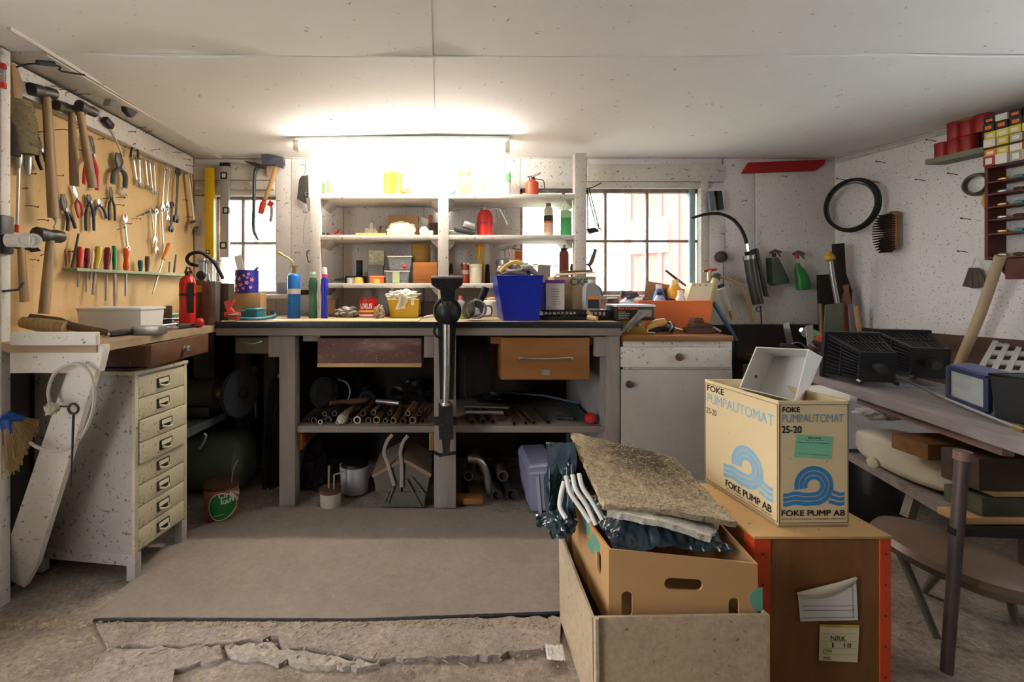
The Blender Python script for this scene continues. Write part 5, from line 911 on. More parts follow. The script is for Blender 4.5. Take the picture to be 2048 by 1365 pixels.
def sprayer(label, body, col, hx, hy, neckcol, d=2.80):
    return thing('spray_bottle', label, 'spray bottle', [('bottle', body, pl(col, .35, var=.2)), ('neck', G().tube(pp([(hx,hy+10),(hx,hy+2)], d+.03), .011, 10), neckcol), ('trigger_head', G().tube(pp([(hx-8,hy+1),(hx+2,hy-3),(hx+14,hy)], d+.03), [.008,.012,.007], 8).tube(pp([(hx+6,hy),(hx+14,hy+9)], d+.03), [.006,.004], 6), pl('#6a4a40'))])
sprayer('dark green spray bottle with broad foot hung on the wall', G().prism(pp([(1543,516),(1557,515),(1579,560),(1578,567),(1552,572),(1546,566)], d=2.78), (0,.05,0)), '#2b3a2c', 1548, 505, blackp)
gb = G().tube(spline(pp([(1595,527),(1597,537),(1604,556),(1607,580)], 2.81)), [.012,.012,.013,.014,.016,.018,.022,.026,.03,.032,.034,.036,.038,.039,.039,.039,.039,.039,.037], 16, .75)
sprayer('bright green spray bottle with red collar hung on the wall', gb, '#2f7a35', 1594, 508, pl('#a3302a'))
# tools leaning in the far right corner
ztb = ZTAB
def lean(name, label, cat, parts): thing(name, label, cat, parts, 'tools leaning in the far corner')
lean('garden_spade', 'spade with green blade and steel shaft with yellow knob leaning in the corner', 'spade', [('blade', G().prism(pp([(1652,610),(1686,606),(1682,690),(1674,717),(1646,716)], 2.62), (0,.008,0)), mat('olive_blade', '#6a735c', .6, .2, var=.2)), ('shaft', G().tube(pp([(1660,518),(1666,560),(1676,612)], 2.64), .012, 10), alu), ('knob', G().lathe([(.010,0),(.026,.012),(.026,.03),(.014,.045),(.004,.06)], P(1659,523,2.64), (-.05,0,1), 16), pl('#b98f2c'))])
lean('rasp_board', 'toothed dark wooden club leaning behind the spade', 'club', [('shaft', G().prism(pp([(1672,488),(1689,486),(1692,545),(1690,560),(1674,560)], 2.72), (0,.03,0)), dark_m), ('body', G().prism(pp([(1674,545),(1690,541),(1704,580),(1702,712),(1676,712)], 2.725), (0,.03,0)), dark_m)]+[('tooth', G().pbox(1669,488+i*4.5,1674,490.5+i*4.5,2.73,.02), dark_m) for i in range(4)])
lean('brown_paddle', 'reddish brown wooden paddle leaning beside the spade', 'paddle', [('blade', G().prism(pp([(1688,600),(1693,582),(1690,572),(1698,569),(1698,584),(1704,610),(1706,715),(1690,715)], 2.66), (0,.018,0)), mat('reddish_wood', '#8a5a44', .6, var=.25, grain=(1,1,.2), scale=14))])
lean('black_board', 'dark flat board leaning in the corner behind the spade', 'board', [('board', G().prism(pp([(1638,550),(1676,548),(1678,709),(1644,709)], 2.775), (0,.02,0)), dark_m)])
lean('thin_lath', 'thin pale lath leaning at the end of the corner tools', 'lath', [('lath', G().prism(pp([(1711,614),(1716,612),(1732,718),(1724,718)], 2.60), (0,.012,0)), raww)])
lean('grey_lath', 'thin grey lath leaning between the paddle and pale lath', 'lath', [('lath', G().prism(pp([(1698,610),(1706,608),(1718,716),(1708,716)], 2.64), (0,.012,0)), graywood)])
lean('pale_stick', 'thin pale stick leaning left of the dark board', 'stick', [('stick', G().tube(pp([(1640,608),(1645,713)], 2.70), .010, 8), handle_m)])
# ------------------------------------------------ right wall
tw = Vector((.167, -1, 0)).normalized()
def rring(c, r, rt, n=40, flat=1): return G().tube(arc(c, tw, Z_, r, 0, 360*(n-1)/n, n-1), rt, 8, flat, closed=True)
c = P(1704, 411, 2.70)
thing('hose_coil', 'coil of thin black hose hanging on the right wall', 'hose', [('loop', rring(c+Vector((0,0,0)), .148, .010), rubber), ('loop', rring(c+RWN*.016+Z_*.003, .144, .009), rubber), ('loop', rring(c+RWN*.01-Z_*.004, .132, .004), pl('#5a5a5c'))])
c = RW(1783, 466, .05)
bg = G()
for i in range(15):
    for j in range(7):
        q = c+Z_*(.078-.011*i)+tw*(-.03+.010*j)*(-1); w_ = math.sin(math.pi*(i+1)/16)**.4; bg.tube([q, q+RWN*.055*w_+Vector((0,.03*w_,0))+Z_*(-.004*i+.024)], [.005,.003], 5)
thing('wall_brush', 'block scrubbing brush with stiff dark bristles hung on the right wall', 'brush', [('block', G().obox(c, (.026,.07,.19), Matrix.Rotation(math.atan2(-.167,1)*-1,3,'Z'), .012), brownwood), ('bristles', bg, mat('dark_bristle', '#2f211c', .9)), ('knob', G().ball(c+Z_*.10-RWN*.01, (.025,.04,.02)), handle_m)])
c = RW(1953, 369, .02)
thing('flange_ring', 'steel flange ring with bolt holes hung on the right wall', 'ring', [('ring', rring(c, .047, .017, 32, .45), mat('oily_steel', '#5a524a', .45, .6, var=.3))]+[('bolt', G().lathe([(.005,0),(.005,.004)], c+RWN*.007+(tw*math.cos(a)+Z_*math.sin(a))*.047, RWN, 8), dsteel) for a in [i*math.pi/3 for i in range(6)]])
g = G().prism([RW(1865,318,.001), RW(1865,318,.10), Vector((0,0,0))], (0,0,.001)) if False else G()
ya, yb = RWd(1866,.06), RWd(1972,.06); zs = 1.70
def rbox(y0, y1, o0, o1, z0, z1): return G().prism([Vector((rx(y0,o0),y0,z0)), Vector((rx(y1,o0),y1,z0)), Vector((rx(y1,o1),y1,z0)), Vector((rx(y0,o1),y0,z0))], (0,0,z1-z0))
greyg = pl('#7b7a68', .6, var=.15)
thing('tin_shelf', 'small grey green wall shelf carrying red tins', 'shelf', [('board', rbox(ya, yb-.02, .002, .10, zs-.014, zs), greyg), ('back_board', rbox(ya-.14, yb-.02, .002, .012, zs, zs+.13), greyg), ('lip', rbox(ya, yb-.02, .092, .10, zs, zs+.012), greyg)])
tinm = mat('red_tin', '#9c2622', .4, .1, var=.25, scale=12)
tl = ('at the outer end of the lower row','in the middle of the lower row','at the inner end of the lower row','at the outer end of the upper row','in the middle of the upper row','at the inner end of the upper row')
for i, (x, z) in enumerate(((1886,0),(1912,0),(1939,0),(1912,1),(1939,1),(1967,1))):
    d = RWd(x, .052); o = Vector(((x-CX)*d/F, d, zs+.001+z*.0875)); k = .003 if i == 4 else 0
    thing('red_tin', 'round red tin '+tl[i]+' on the small wall shelf', 'tin', [('body', G().lathe([(.030,0),(.031,.003),(.031,.072)], o, n=18), tinm), ('lid', G().lathe([(.0325,.072),(.0325,.084),(.029,.086)], o, n=18), tinm if i != 4 else pl('#8a6a4a'))], 'red tins on the wall shelf')
# red-brown rack of pigeon holes with small boxes
rk = mat('red_brown_paint', '#5e2a20', .6, var=.2, scale=8)
o0, o1, y0, y1 = .002, .085, 2.12, 1.72
prts = [('side_panel', rbox(y0+.012, y0, o0, o1, 1.19, 1.84), rk), ('side_panel', rbox(y1, y1-.012, o0, o1, 1.19, 1.84), rk), ('back', rbox(y0, y1, o0, o0+.004, 1.64, 1.84), rk), ('top', rbox(y0+.012, y1-.012, o0, o1, 1.84, 1.852), rk)]
shz = [1.202, 1.309, 1.373, 1.431, 1.49, 1.545, 1.614, 1.70]
for z in shz: prts.append(('shelf', rbox(y0, y1, o0+.004, o1+.012, z-.007, z), rk))
prts += [('tray', rbox(2.06, 1.74, .004, .09, 1.10, 1.19), rk), ('bracket', G().prism([Vector((rx(2.11,o0),2.11,1.19)), Vector((rx(2.11,o1),2.11,1.19)), Vector((rx(2.11,o0),2.11,1.10))], tw*.012), rk)]
thing('parts_rack', 'red brown wall rack of narrow shelves full of small boxes', 'rack', prts)
cols = [('#d8c23a','yellow'),('#e6e0d4','white'),('#2a2522','black'),('#c9331f','red'),('#3a6f9a','blue'),('#b9b2a4','grey')]
rows = [(1.7008, .036, ['#e6e0d4','#d8c23a','#b9b2a4','#c9331f']), (1.7375, .034, ['#d8c23a','#e6d77a','#d8c23a','#e6d77a']), (1.7725, .034, ['#2a2522','#2a2522','#3a3020','#2a2522']), (1.8075, .030, ['#2a2522','#e6e0d4','#2a2522','#2a2522']), (1.6148, .045, ['#a3301f','#e6e0d4','#a9a294','#c9b48a']), (1.6602, .031, ['#e08a3a','#d8c23a','#e6e0d4','#b03a2a'])]
nm = {'#e6e0d4':'white','#d8c23a':'yellow','#e6d77a':'pale yellow','#b9b2a4':'grey','#c9331f':'bright red','#2a2522':'black','#3a3020':'dark brown','#a3301f':'brick red','#a9a294':'stone grey','#c9b48a':'tan','#e08a3a':'orange','#b03a2a':'dull red'}
pos = ('first from the open end','second from the open end','third from the open end','fourth from the open end')
rown = ('in the third row up','in the fourth row up','in the fifth row up','in the topmost row','in the bottom row','in the second row up')
for ri, (z, h, cc) in enumerate(rows):
    for i, c_ in enumerate(cc):
        ya_ = 2.115-i*.042; w_ = random.uniform(.010,.02)
        gg = rbox(ya_, ya_-.038, .012, .098+w_, z, z+h-.001); lb_ = rbox(ya_-.008, ya_-.030, .098+w_, .0988+w_, z+.008, z+h-.010)
        thing('plug_box', 'small %s box %s, %s' % (nm[c_], rown[ri], pos[i]), 'box', [('box', gg, pl(c_, .5)), ('label', lb_, pl('#e8762c' if c_ in ('#2a2522','#3a3020') else '#efe9dc', .5))], 'small boxes in the wall rack')
for i, z in enumerate(shz[:6]):
    for k in range(3):
        y = 2.09-k*.05; q = Vector((rx(y,.06), y, z+.010)); m_ = [steel, rust, dsteel, brass, pl('#3f8a94'), chrome][(i*3+k) % 6]
        one('rack_fitting', 'small metal fitting on rack shelf %s, %s' % (('one from the bottom','two from the bottom','three from the bottom','four from the bottom','five from the bottom','six from the bottom')[i], pos[k]), 'fitting', G().tube([q-tw*.014, q+tw*.0, q+tw*.016], [.006,.010,.007], 8), m_, 'fittings in the wall rack')
g = G()
for i in range(9):
    a = RW(1940+i*2.2, 536, .03); b = RW(1930+i*5, 577-abs(i-4), .03+.004*(i % 3)); g.prism([a-tw*.003, a+tw*.003, b+tw*.009, b-tw*.009], RWN*.003)
thing('strip_bundle', 'fan of brown leather strips hanging on a wire from the right wall', 'strips', [('strips', g, mat('brown_leather', '#4d4037', .7, var=.25)), ('wire', G().tube(spline([RW(1942,538,.03), RW(1953,515,.03), RW(1962,538,.03)]), .0015, 5), steel)])
one('broom_pole', 'long pale broom handle leaning from the rack down to the table', 'pole', G().tube([P(2001,512,2.0), P(1962,625,2.1), P(1913,742,2.16)], [.018,.019,.019], 12), mat('pole_wood', '#b09a7c', .6, grain=(1,1,.1), scale=20, var=.15))
one('yellow_glove', 'yellow rubber glove finger showing behind the wall rack', 'glove', G().tube([RW(1974,385,.02), RW(1972,405,.025), RW(1977,425,.02)], [.010,.016,.008], 8), pl('#c99a2c'))
# ------------------------------------------------ right hand table
zt = ZTAB
def ex(Y): return 1.709-(2.08-Y)*.22                       # front edge of the table
tp = [Vector((ex(2.84),2.84,zt-.035)), Vector((ex(.8),.8,zt-.035)), Vector((ex(.8)+.26,.8,zt-.035)), Vector((ex(2.84)+.26,2.84,zt-.035))]
purple = mat('worn_plank_wood', '#7b7070', .75, grain=(1,.12,1), scale=12, var=.35, blotch=.5, blotchcol='#4c4038', speck=.5, speckcol='#b5aba2', bump=.5)
prts = [('plank', G().prism(tp, (0,0,.035)), purple)]
for i in range(3):
    s = .265+i*.23; q = [Vector((min(ex(y)+s+w, rx(y,.14)), y, zt-.045)) for y, w in ((2.84,0),(.8,0),(.8,.225),(2.84,.225))]
    if q[3].x-q[0].x > .02: prts.append(('plank', G().prism(q, (0,0,.035)), purple))
pk = mat('pinkish_steel_frame', '#7d625b', .6, .2, var=.2)
def ed(x, y, off): Y = None; return onZ(x, y, off)
la, lb2 = Vector((ex(1.29)+.02,1.29,zt-.06)), onZ(1893,1345,0); lb2.z = 0
prts += [('frame_rail', G().tube([Vector((ex(2.7)+.05,2.7,zt-.055)), Vector((ex(1.29)+.05,1.29,zt-.055))], .02, 4), pk), ('leg', G().tube([Vector((1.447,1.28,zt-.05)), lb2], [.0155,.0135], 14), mat('dark_brown_pipe', '#574a46', .5, .3, var=.2)), ('leg_collar', G().tube([Vector((1.447,1.28,zt-.05)), Vector((1.446,1.28,zt-.075))], .019, 14), pk),
         ('stretcher', G().tube([P(1902,1062,1.28), P(2200,1075,1.28)], .014, 4), iron), ('leg', G().tube([Vector((1.80,2.72,zt-.05)), Vector((1.80,2.72,0))], .018, 12), pk)]
table = thing('plank_table', 'old plank table on a pipe leg along the right wall', 'table', prts)
# slatted lamp shades
def lantern(label, A, B, ra, rb, up):
    ax = (B-A).normalized(); s = ax.cross(Vector(up)).normalized(); u = s.cross(ax).normalized()
    cor = lambda c, r: [c+s*r*i+u*r*j for i, j in ((-1,-1),(1,-1),(1,1),(-1,1))]
    ca, cb_ = cor(A, ra), cor(B, rb); m = mat('black_slat_plastic', '#222223', .35, var=.3)
    ps = [('rim', G().hull4([p-ax*.012 for p in cor(A, ra*1.12)], [p+ax*.012 for p in cor(A, ra*1.12)]), m), ('end_plate', G().hull4([p for p in cor(B, rb*1.05)], [p+ax*.010 for p in cor(B, rb*1.05)]), m), ('mid_band', G().tube(cor(A.lerp(B,.5), (ra+rb)/2*1.02), .005, 4, closed=True), m), ('socket', G().tube([B, B+ax*.045], [.022,.018], 10), dsteel)]
    for i in range(4):
        ps.append(('corner_bar', G().tube([ca[i], cb_[i]], .006, 4), m))
        for k in range(1, 10): ps.append(('slat', G().tube([ca[i].lerp(ca[(i+1)%4], k/10), cb_[i].lerp(cb_[(i+1)%4], k/10)], .0022, 4), m))
    for i in (0, 1): ps.append(('foot', G().tube([cb_[i]+ax*.005, cb_[i]+ax*.03], .008, 6), m))
    return thing('slatted_lantern', label, 'lantern', ps, 'black slatted lanterns on the table')
def lpos(x, y, d, r): return P(x, y, d)
lantern('black slatted lantern lying on its side next to the white carton', P(1700,710,2.03), P(1752,734,1.86), .092, .058, (0,0,1))
lantern('black slatted lantern lying before the sill beam under the broom handle', P(1798,705,2.10), P(1858,726,1.92), .094, .060, (0,0,1))
thing('antenna_rod', 'long thin steel rod lying along the table from the lantern', 'rod', [('rod', G().tube([onZ(1784,749,zt+.045), onZ(1896,800,zt+.012), onZ(2033,856,zt+.012)], .005, 8), steel), ('tip', G().tube([onZ(2031,855,zt+.012), onZ(2052,864,zt+.012)], .008, 8), brass)])
one('blue_lath', 'pale blue painted lath lying behind the lantern rod', 'lath', G().tube([onZ(1770,768,zt+.01), onZ(1895,780,zt+.01)], .007, 4), pl('#8290a0', .6))
LA, LB_ = onZ(1899, 794, zt+.012), onZ(1976, 824, zt+.012); LU = Z_*.105; LD = Vector((.11,.03,0))     # front runs along the table edge
fr = [G().tube([p, q], .010, 4) for p, q in ((LA, LB_), (LA+LU, LB_+LU), (LA, LA+LU), (LB_, LB_+LU))]
thing('glass_lantern', 'glazed box lantern with navy frame on the table', 'lantern', [('frame_bar', f, pl('#262a45', .4)) for f in fr]+[('pane', G().prism([LA, LB_, LB_+LU, LA+LU], LD*.03), clear), ('back', G().prism([LA+LD, LB_+LD, LB_+LD+LU, LA+LD+LU], LD*.04), pl('#6d7078')), ('top', G().prism([LA+LU, LB_+LU, LB_+LU+LD, LA+LU+LD], Z_*.012), pl('#39406a', .4))])
hb = [Vector((x, y, zt+.001)) for x, y in ((1.700,1.31),(1.86,1.31),(1.86,1.42),(1.705,1.42))]; ht = [Vector((x, y, zt+.135)) for x, y in ((1.695,1.30),(1.87,1.30),(1.87,1.43),(1.70,1.43))]
thing('black_lamp_box', 'large matt black lamp housing on the near end of the table', 'housing', [('housing', G().hull4(hb, ht), pl('#131313', .5)), ('slot', G().box(1.735,1.745,1.298,1.308,zt+.045,zt+.08), alu), ('rim', G().tube(ht, .005, 4, closed=True), blackp)])
wg = []
ga, gu, gv = P(1950,748,1.98), (P(2080,756,1.88)-P(1950,748,1.98)), (P(1985,686,2.14)-P(1950,748,1.98)); gn = gu.cross(gv).normalized()
gridm = pl('#c7c6c0', .5)
for i in range(5): wg.append(('bar', G().prism([ga+gu*(i*.22), ga+gu*(i*.22+.10), ga+gu*(i*.22+.10)+gv, ga+gu*(i*.22)+gv], gn*.012), gridm))
for j in range(4): wg.append(('cross_strip', G().prism([ga+gv*(j*.29), ga+gu+gv*(j*.29), ga+gu+gv*(j*.29+.13), ga+gv*(j*.29+.13)], gn*.007), gridm))
thing('plastic_grating', 'white plastic floor grating leaning at the sill beam', 'grating', wg)
# clutter at the far end of the table
thing('steel_ruler', 'grey steel ruler standing in the metal heap', 'ruler', [(None, G().prism(pp([(1566,648),(1578,645),(1590,700),(1578,706)], 2.52), (0,.004,0)), steel)])
thing('paint_scraper', 'broad pale scraper blade standing in the metal heap', 'scraper', [(None, G().prism(pp([(1612,652),(1626,650),(1628,690),(1615,690)], 2.40), (0,.004,0)), pl('#9a8c84'))])
thing('toy_funnel', 'green orange and white plastic funnel in the metal heap', 'funnel', [('cone', G().tube(pp([(1602,660),(1612,664)], 2.44), [.012,.026], 14), chrome), ('green_part', G().tube(pp([(1612,664),(1628,672)], 2.44), [.028,.032], 14), pl('#3f9a4a')), ('orange_part', G().tube(pp([(1628,672),(1645,686)], 2.43), [.032,.026], 14), pl('#d9552a'))])
one('wire_hoop', 'bright wire hoop standing in the metal heap', 'hoop', G().tube(arc(Vector((P(1594,0,2.42).x, 2.42, zt+.0605)), X_, Z_, .055, 0, 343, 20), .004, 6, closed=True), chrome)
for i, (x0,y0,x1,y1,l) in enumerate(((1560,690,1610,705,'dark steel strap low in the metal heap'),(1615,690,1665,722,'grey perforated strap on the metal heap'),(1600,705,1660,700,'rusty bar across the metal heap'),(1625,682,1660,706,'chain link bundle on the metal heap'),(1640,725,1668,728,'pale bracket at the foot of the metal heap'))):
    one('scrap_metal', l, 'scrap', G().tube([P(x0,y0,2.36-.02*i), P((x0+x1)/2,(y0+y1)/2-4,2.34-.02*i), P(x1,y1,2.32-.02*i)], [.010,.013,.009], 6, .6), [dsteel,steel,rust,dsteel,alu][i], 'scrap metal heap on the table')
one('scrap_pile', 'low heap of oily bolts under the metal straps', 'bolts', G().blob(Vector((P(1600,0,2.5).x,2.52,zt+.008)), (.09,.08,.022), .6, 5, 4, zt+.001), mat('oily_scrap', '#3a3431', .5, .5, var=.5, scale=40, bump=.8))
# below the table
zs2 = .32
thing('lower_plank', 'dirty plank shelf under the table carrying the white tank', 'plank', [(None, G().prism([Vector((1.83,2.08,zs2-.03)), Vector((1.70,1.56,zs2-.03)), Vector((2.0,1.50,zs2-.03)), Vector((2.15,2.05,zs2-.03))], (0,0,.03)), graywood), ('post', G().tube([P(1830,985,1.75), P(1815,1035,1.75)], .022, 4), graywood), ('post', G().box(2.05,2.09,1.6,1.64,0,zs2-.03), graywood)])
def tk(u, v):
    a = u*2*math.pi; t = v; c = Vector((1.80,2.05,0)).lerp(Vector((1.735,1.60,0)), t) + Vector((.10,-.01,0)); e = (math.sin(math.pi*min(max(t,.02),.98))**.16)
    cx_, cz_ = math.cos(a), math.sin(a); sg = lambda w: math.copysign(abs(w)**.45, w)
    ridge = 1-.035*(1 if abs(cz_) < .12 else 0)
    return Vector((c.x+.105*sg(cx_)*e*ridge, c.y, zs2+.075+.07*sg(cz_)*e))
thing('plastic_tank', 'stained white plastic tank lying on the plank under the table', 'tank', [('tank', G().sheet(tk, 40, 16), mat('stained_white_plastic', '#d3cab9', .45, var=.12, scale=5, blotch=.3, blotchcol='#a08a68')), ('cap', G().lathe([(.02,0),(.02,.012),(.012,.014)], Vector((1.672,1.78,zs2+.07)), (-1,-.2,0), 14), mat('stained_white_plastic', '#d3cab9'))])
tm = mat('dark_old_timber', '#4a3a2d', .8, grain=(.2,1,1), scale=10, var=.35, bump=.4)
def timber(label, x0, y0, x1, y1, d, dep, m): one('timber_block', label, 'timber', G().pbox(x0, y0, x1, y1, d, dep, .005), m, 'timber stacked under the table')
one('timber_block', 'sawn timber block with pale end on the white tank', 'timber', G().box(1.672, 1.98, 1.585, 1.715, zs2+.148, zs2+.205, .005), mat('brown_sawn_timber', '#94683f', .75, grain=(.2,1,1), scale=14, var=.3, bump=.3), 'timber stacked under the table')
timber('thick dark timber on top of the stack', 1958, 918, 2180, 984, 1.42, .11, tm)
timber('pale narrow batten between dark timbers', 1990, 985, 2180, 996, 1.42, .10, raww)
timber('mossy green black timber in the stack', 1964, 997, 2180, 1034, 1.42, .11, mat('mossy_timber', '#4f5038', .85, var=.4, scale=12, bump=.4))
timber('raw plank at the bottom of the timber stack', 1925, 1036, 2180, 1051, 1.42, .075, raww)
thing('stack_trestle', 'low dark trestle under the timber stack', 'trestle', [('beam', G().pbox(1960,1053,2170,1066,1.44,.05), tm), ('leg', G().box(1.90,1.93,1.445,1.485,.001,P(0,1066,1.44).z), tm), ('leg', G().box(1.97,1.99,1.445,1.485,.001,P(0,1066,1.44).z), tm)])
one('stained_cloth', 'white cloth with dark red stains bundled above the white tank', 'cloth', G().blob(P(1755,828,1.82), (.085,.06,.022), .4, 3, 4), mat('blood_red_stained_cloth', '#d6d0cd', .9, var=.1, blotch=.9, blotchcol='#7c2430', scale=10))
one('newspaper_pad', 'folded pale newspaper behind the printed carton', 'newspaper', G().prism([P(1618,782,1.85), P(1700,802,1.65), P(1714,806,1.72), P(1640,780,1.95)], (0,0,.02)), pl('#c4bfb6', .8))
one('blue_board', 'blue painted board end showing under the table top', 'board', G().prism([P(1660,789,2.02), P(1690,803,1.9), P(1694,812,1.9), P(1662,800,2.02)], (.02,.01,0)), pl('#4f86a3', .5))
lath('black_drum', 'black plastic drum standing on the floor under the table', 'drum', 1752, 2.12, 0, [('drum', [(52,1040),(54,1037),(54,990),(55,986),(54,980),(54,930),(48,915)], pl('#1b1d1f', .35)), ('hoop', [(56,985),(56,978)], pl('#1b1d1f', .35))], n=28)
sc = P(1906,1112,1.45); tilt = Matrix.Rotation(R(10),3,'Y')
seat = G(); prof = [(.0,-.03),(.14,-.034),(.19,-.022),(.205,.0),(.195,.018),(.14,.032),(.0,.038)]
seat.lathe(prof, sc, tilt @ Vector((.0,-.10,1)), n=32, sx=.9)
st = [('seat', seat, mat('brown_vinyl', '#6f5b4b', .4, var=.12, scale=5, bump=.08))]
for x0,y0,x1,y1 in ((2012,1158,2032,1250),(1788,1078,1778,1150),(1884,1138,1892,1168),(1980,1120,2005,1160)):
    b = onZ(x1, y1, 0) if y1 > 1200 else Vector((P(x1,0,1.55).x, 1.40 if x1 < 1800 else 1.62, 0)); a = P(x0,y0,1.50 if y1 > 1100 else 1.6); a.y = min(a.y, 1.58); st.append(('leg', G().tube([a, b], [.013,.010], 10), mat('green_grey_leg', '#77786c', .5, .3)))
thing('low_stool', 'low stool with tilted round brown vinyl seat beside the table leg', 'stool', st)
# ------------------------------------------------ under the workbench
zsh = P(0, 853, BY0+.05).z
def rnd(a, b): return random.uniform(a, b)
# pipes and rods heaped on the bench shelf, each its own
def pipe(label, a, b, r, m, hollow=True):
    u = (b-a).normalized(); ps = [('tube', G().lathe([(r*.72, .03), (r*.72, 0), (r, 0), (r, (b-a).length)], a, u, 12), m)]
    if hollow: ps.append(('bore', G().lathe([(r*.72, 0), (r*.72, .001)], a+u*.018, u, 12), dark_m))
    return thing('pipe', label, 'pipe', ps, 'pipes heaped on the bench shelf')
finish = [(rust,'rusty'),(greypipe,'dull grey'),(dsteel,'dark steel'),(mat('tan_pipe','#8f7350',.7,.2,var=.3),'tan coloured'),(steel,'bright steel')]
xs = [(612,.013),(626,.016),(640,.012),(655,.018),(676,.013),(697,.014),(713,.019),(735,.015),(752,.018),(770,.013),(786,.016),(806,.017),(825,.018),(846,.014)]
for i, (x, r) in enumerate(xs):
    d0 = 2.285+rnd(0,.03); a = Vector((P(x,0,2.29).x, d0, zsh+r+.001)); b = a+Vector((.025, .13 if x < 660 else rnd(.20,.25), 0))
    m, nme = finish[(i*2+i//3) % 5]
    pipe('%s pipe on the shelf board, number %s from the bench leg' % (nme, ('one','two','three','four','five','six','seven','eight','nine','ten','eleven','twelve','thirteen','fourteen')[i]), a, b, r, m)
for i, (x, r, dx) in enumerate(((648,.012,.05),(668,.014,-.04),(690,.013,.12),(725,.016,-.10),(745,.014,.08),(778,.013,-.12),(815,.014,.10),(838,.012,-.06))):
    d0 = 2.30+rnd(0,.03); a = Vector((P(x,0,2.29).x, d0, zsh+.0395+r)); b = a+Vector((.025, .12 if x < 660 else rnd(.18,.22), 0)); m, nme = finish[(i+1) % 4]
    pipe('%s pipe on top of the left heap, %s from the brake drum' % (nme, ('first','second','third','fourth','fifth','sixth','seventh','eighth')[i]), a, b, r, m)
thing('spark_insulator', 'pale stepped ceramic plug end lying in the pipe heap', 'insulator', [('body', G().lathe([(.010,0),(.012,.006),(.018,.008),(.018,.016),(.024,.02),(.026,.05),(.02,.07)], Vector((P(681,0,2.27).x,2.26,zsh+.028)), (.15,1,.1), 16), pl('#a39a8e')), ('tip', G().lathe([(.005,-.01),(.006,0)], Vector((P(681,0,2.27).x,2.26,zsh+.028)), (.15,1,.1), 10), white_p)])
dc = Vector((P(646,0,2.60).x, 2.62, zsh+.088)); da = Vector((1,-.75,.05))
thing('brake_drum', 'rusty cast brake drum standing against the bench leg on the shelf', 'drum', [('drum', G().lathe([(.04,-.024),(.081,-.022),(.085,-.016),(.085,.02),(.078,.024),(.073,.016),(.073,-.012),(.04,-.016)], dc, da, 30), greypipe)]+[('bolt', G().ball(dc-da.normalized()*.024+Vector((.018*math.cos(a),.024*math.cos(a),.055*math.sin(a))), .006, 8), dsteel) for a in (0.4,2.5,4.6)])
zt3 = zsh+.0395+.034                                 # on top of the second layer
one('bent_exhaust', 'bent rusty exhaust pipe lying on top of the pipe heap', 'pipe', G().tube(spline([Vector((P(x,0,2.4).x, y, zt3+.017)) for x, y in ((664,2.36),(684,2.39),(706,2.40),(728,2.43),(734,2.47))]), [.011]*10+[.015]*14+[.014], 12), rust)
one('chrome_tube', 'short chrome tube lying over the pipe heap', 'tube', G().tube([Vector((P(752,0,2.4).x, 2.42, zt3+.014)), Vector((P(800,0,2.4).x, 2.37, zt3+.014))], .012, 12), chrome)
one('bent_rod', 'bent thin steel rod sticking up from the pipe heap', 'wire', G().tube(spline([Vector((P(686,0,2.6).x+dx, 2.60, zsh+.006+dz)) for dx, dz in ((-.02,0),(.02,.03),(.04,.09),(.02,.14),(-.03,.16))]), .004, 6), steel)
one('dark_ring_gear', 'dark toothed ring standing behind the pipe heap', 'ring', G().tube(arc(Vector((P(735,0,2.62).x, 2.60, zsh+.055)), X_, Z_, .038, 0, 345, 23), .012, 8, closed=True), iron)
one('oily_parts_heap', 'heap of dark oily engine parts behind the pipes', 'parts', G().blob(Vector((-.16, 2.74, zsh+.05)), (.13,.07,.085), .5, 4, 4, zsh+.001), mat('oily_parts', '#2f2a27', .4, .6, var=.6, scale=30, bump=.9))
one('oily_parts_heap', 'heap of dark oily engine parts behind the brake drum', 'parts', G().blob(Vector((-.50, 2.76, zsh+.05)), (.09,.06,.085), .5, 4, 4, zsh+.001), mat('oily_parts', '#2f2a27'))
# right bay of the shelf
for x, d0, L, r, m, hol, l in ((945,2.29,.26,.016,greypipe,True,'grey pipe with open end near the vice leg'),(966,2.30,.25,.016,greypipe,True,'second grey pipe resting beside the open ended pipe'),(987,2.30,.24,.013,rust,True,'brown pipe beside the two grey pipes'),(1028,2.275,.26,.010,rust,True,'flared rusty rod ending at the shelf edge'),(1052,2.29,.27,.010,rust,False,'thin rusty rod pointing at the shelf edge'),(1068,2.29,.27,.011,rust,False,'short brown rod next to the thin rusty rod'),(1098,2.30,.25,.011,dsteel,False,'dark steel rod in the middle of the right bay')):
    a = Vector((P(x,0,2.29).x, d0, zsh+r+.001)); pipe(l, a, a+Vector((-.02,L,0)), r, m, hol)
zr = zsh+.0335
for x0, y0, x1, y1, z, r, l in ((930,2.36,1004,2.35,zr+.0115,.010,'bright steel bar lying across the grey pipes'),(930,2.47,1020,2.44,zr+.0115,.009,'long thin bright rod lying behind the bright steel bar'),(1112,2.38,1142,2.36,zsh+.0125,.011,'dark wrench like bar lying by the grey plate')):
    pipe(l, Vector((P(x0,0,2.4).x, y0, z)), Vector((P(x1,0,2.4).x, y1, z)), r, steel if r < .011 else dsteel, False)
one('grey_plate', 'dark grey steel plate lying at the right end of the bench shelf', 'plate', G().prism([Vector((.66,2.62,zsh+.024)), Vector((.765,2.64,zsh+.024)), Vector((.775,2.38,zsh+.004)), Vector((.70,2.36,zsh+.004))], (0,0,.004)), mat('slate_plate', '#4b5557', .5, .3, var=.25))
one('thin_lath', 'thin dark lath sloping over the right bay heap', 'lath', G().tube([P(985,783,2.62), P(1090,792,2.60), Vector((.775,2.58,zsh+.036))], .006, 6), pl('#5a6876', .4))
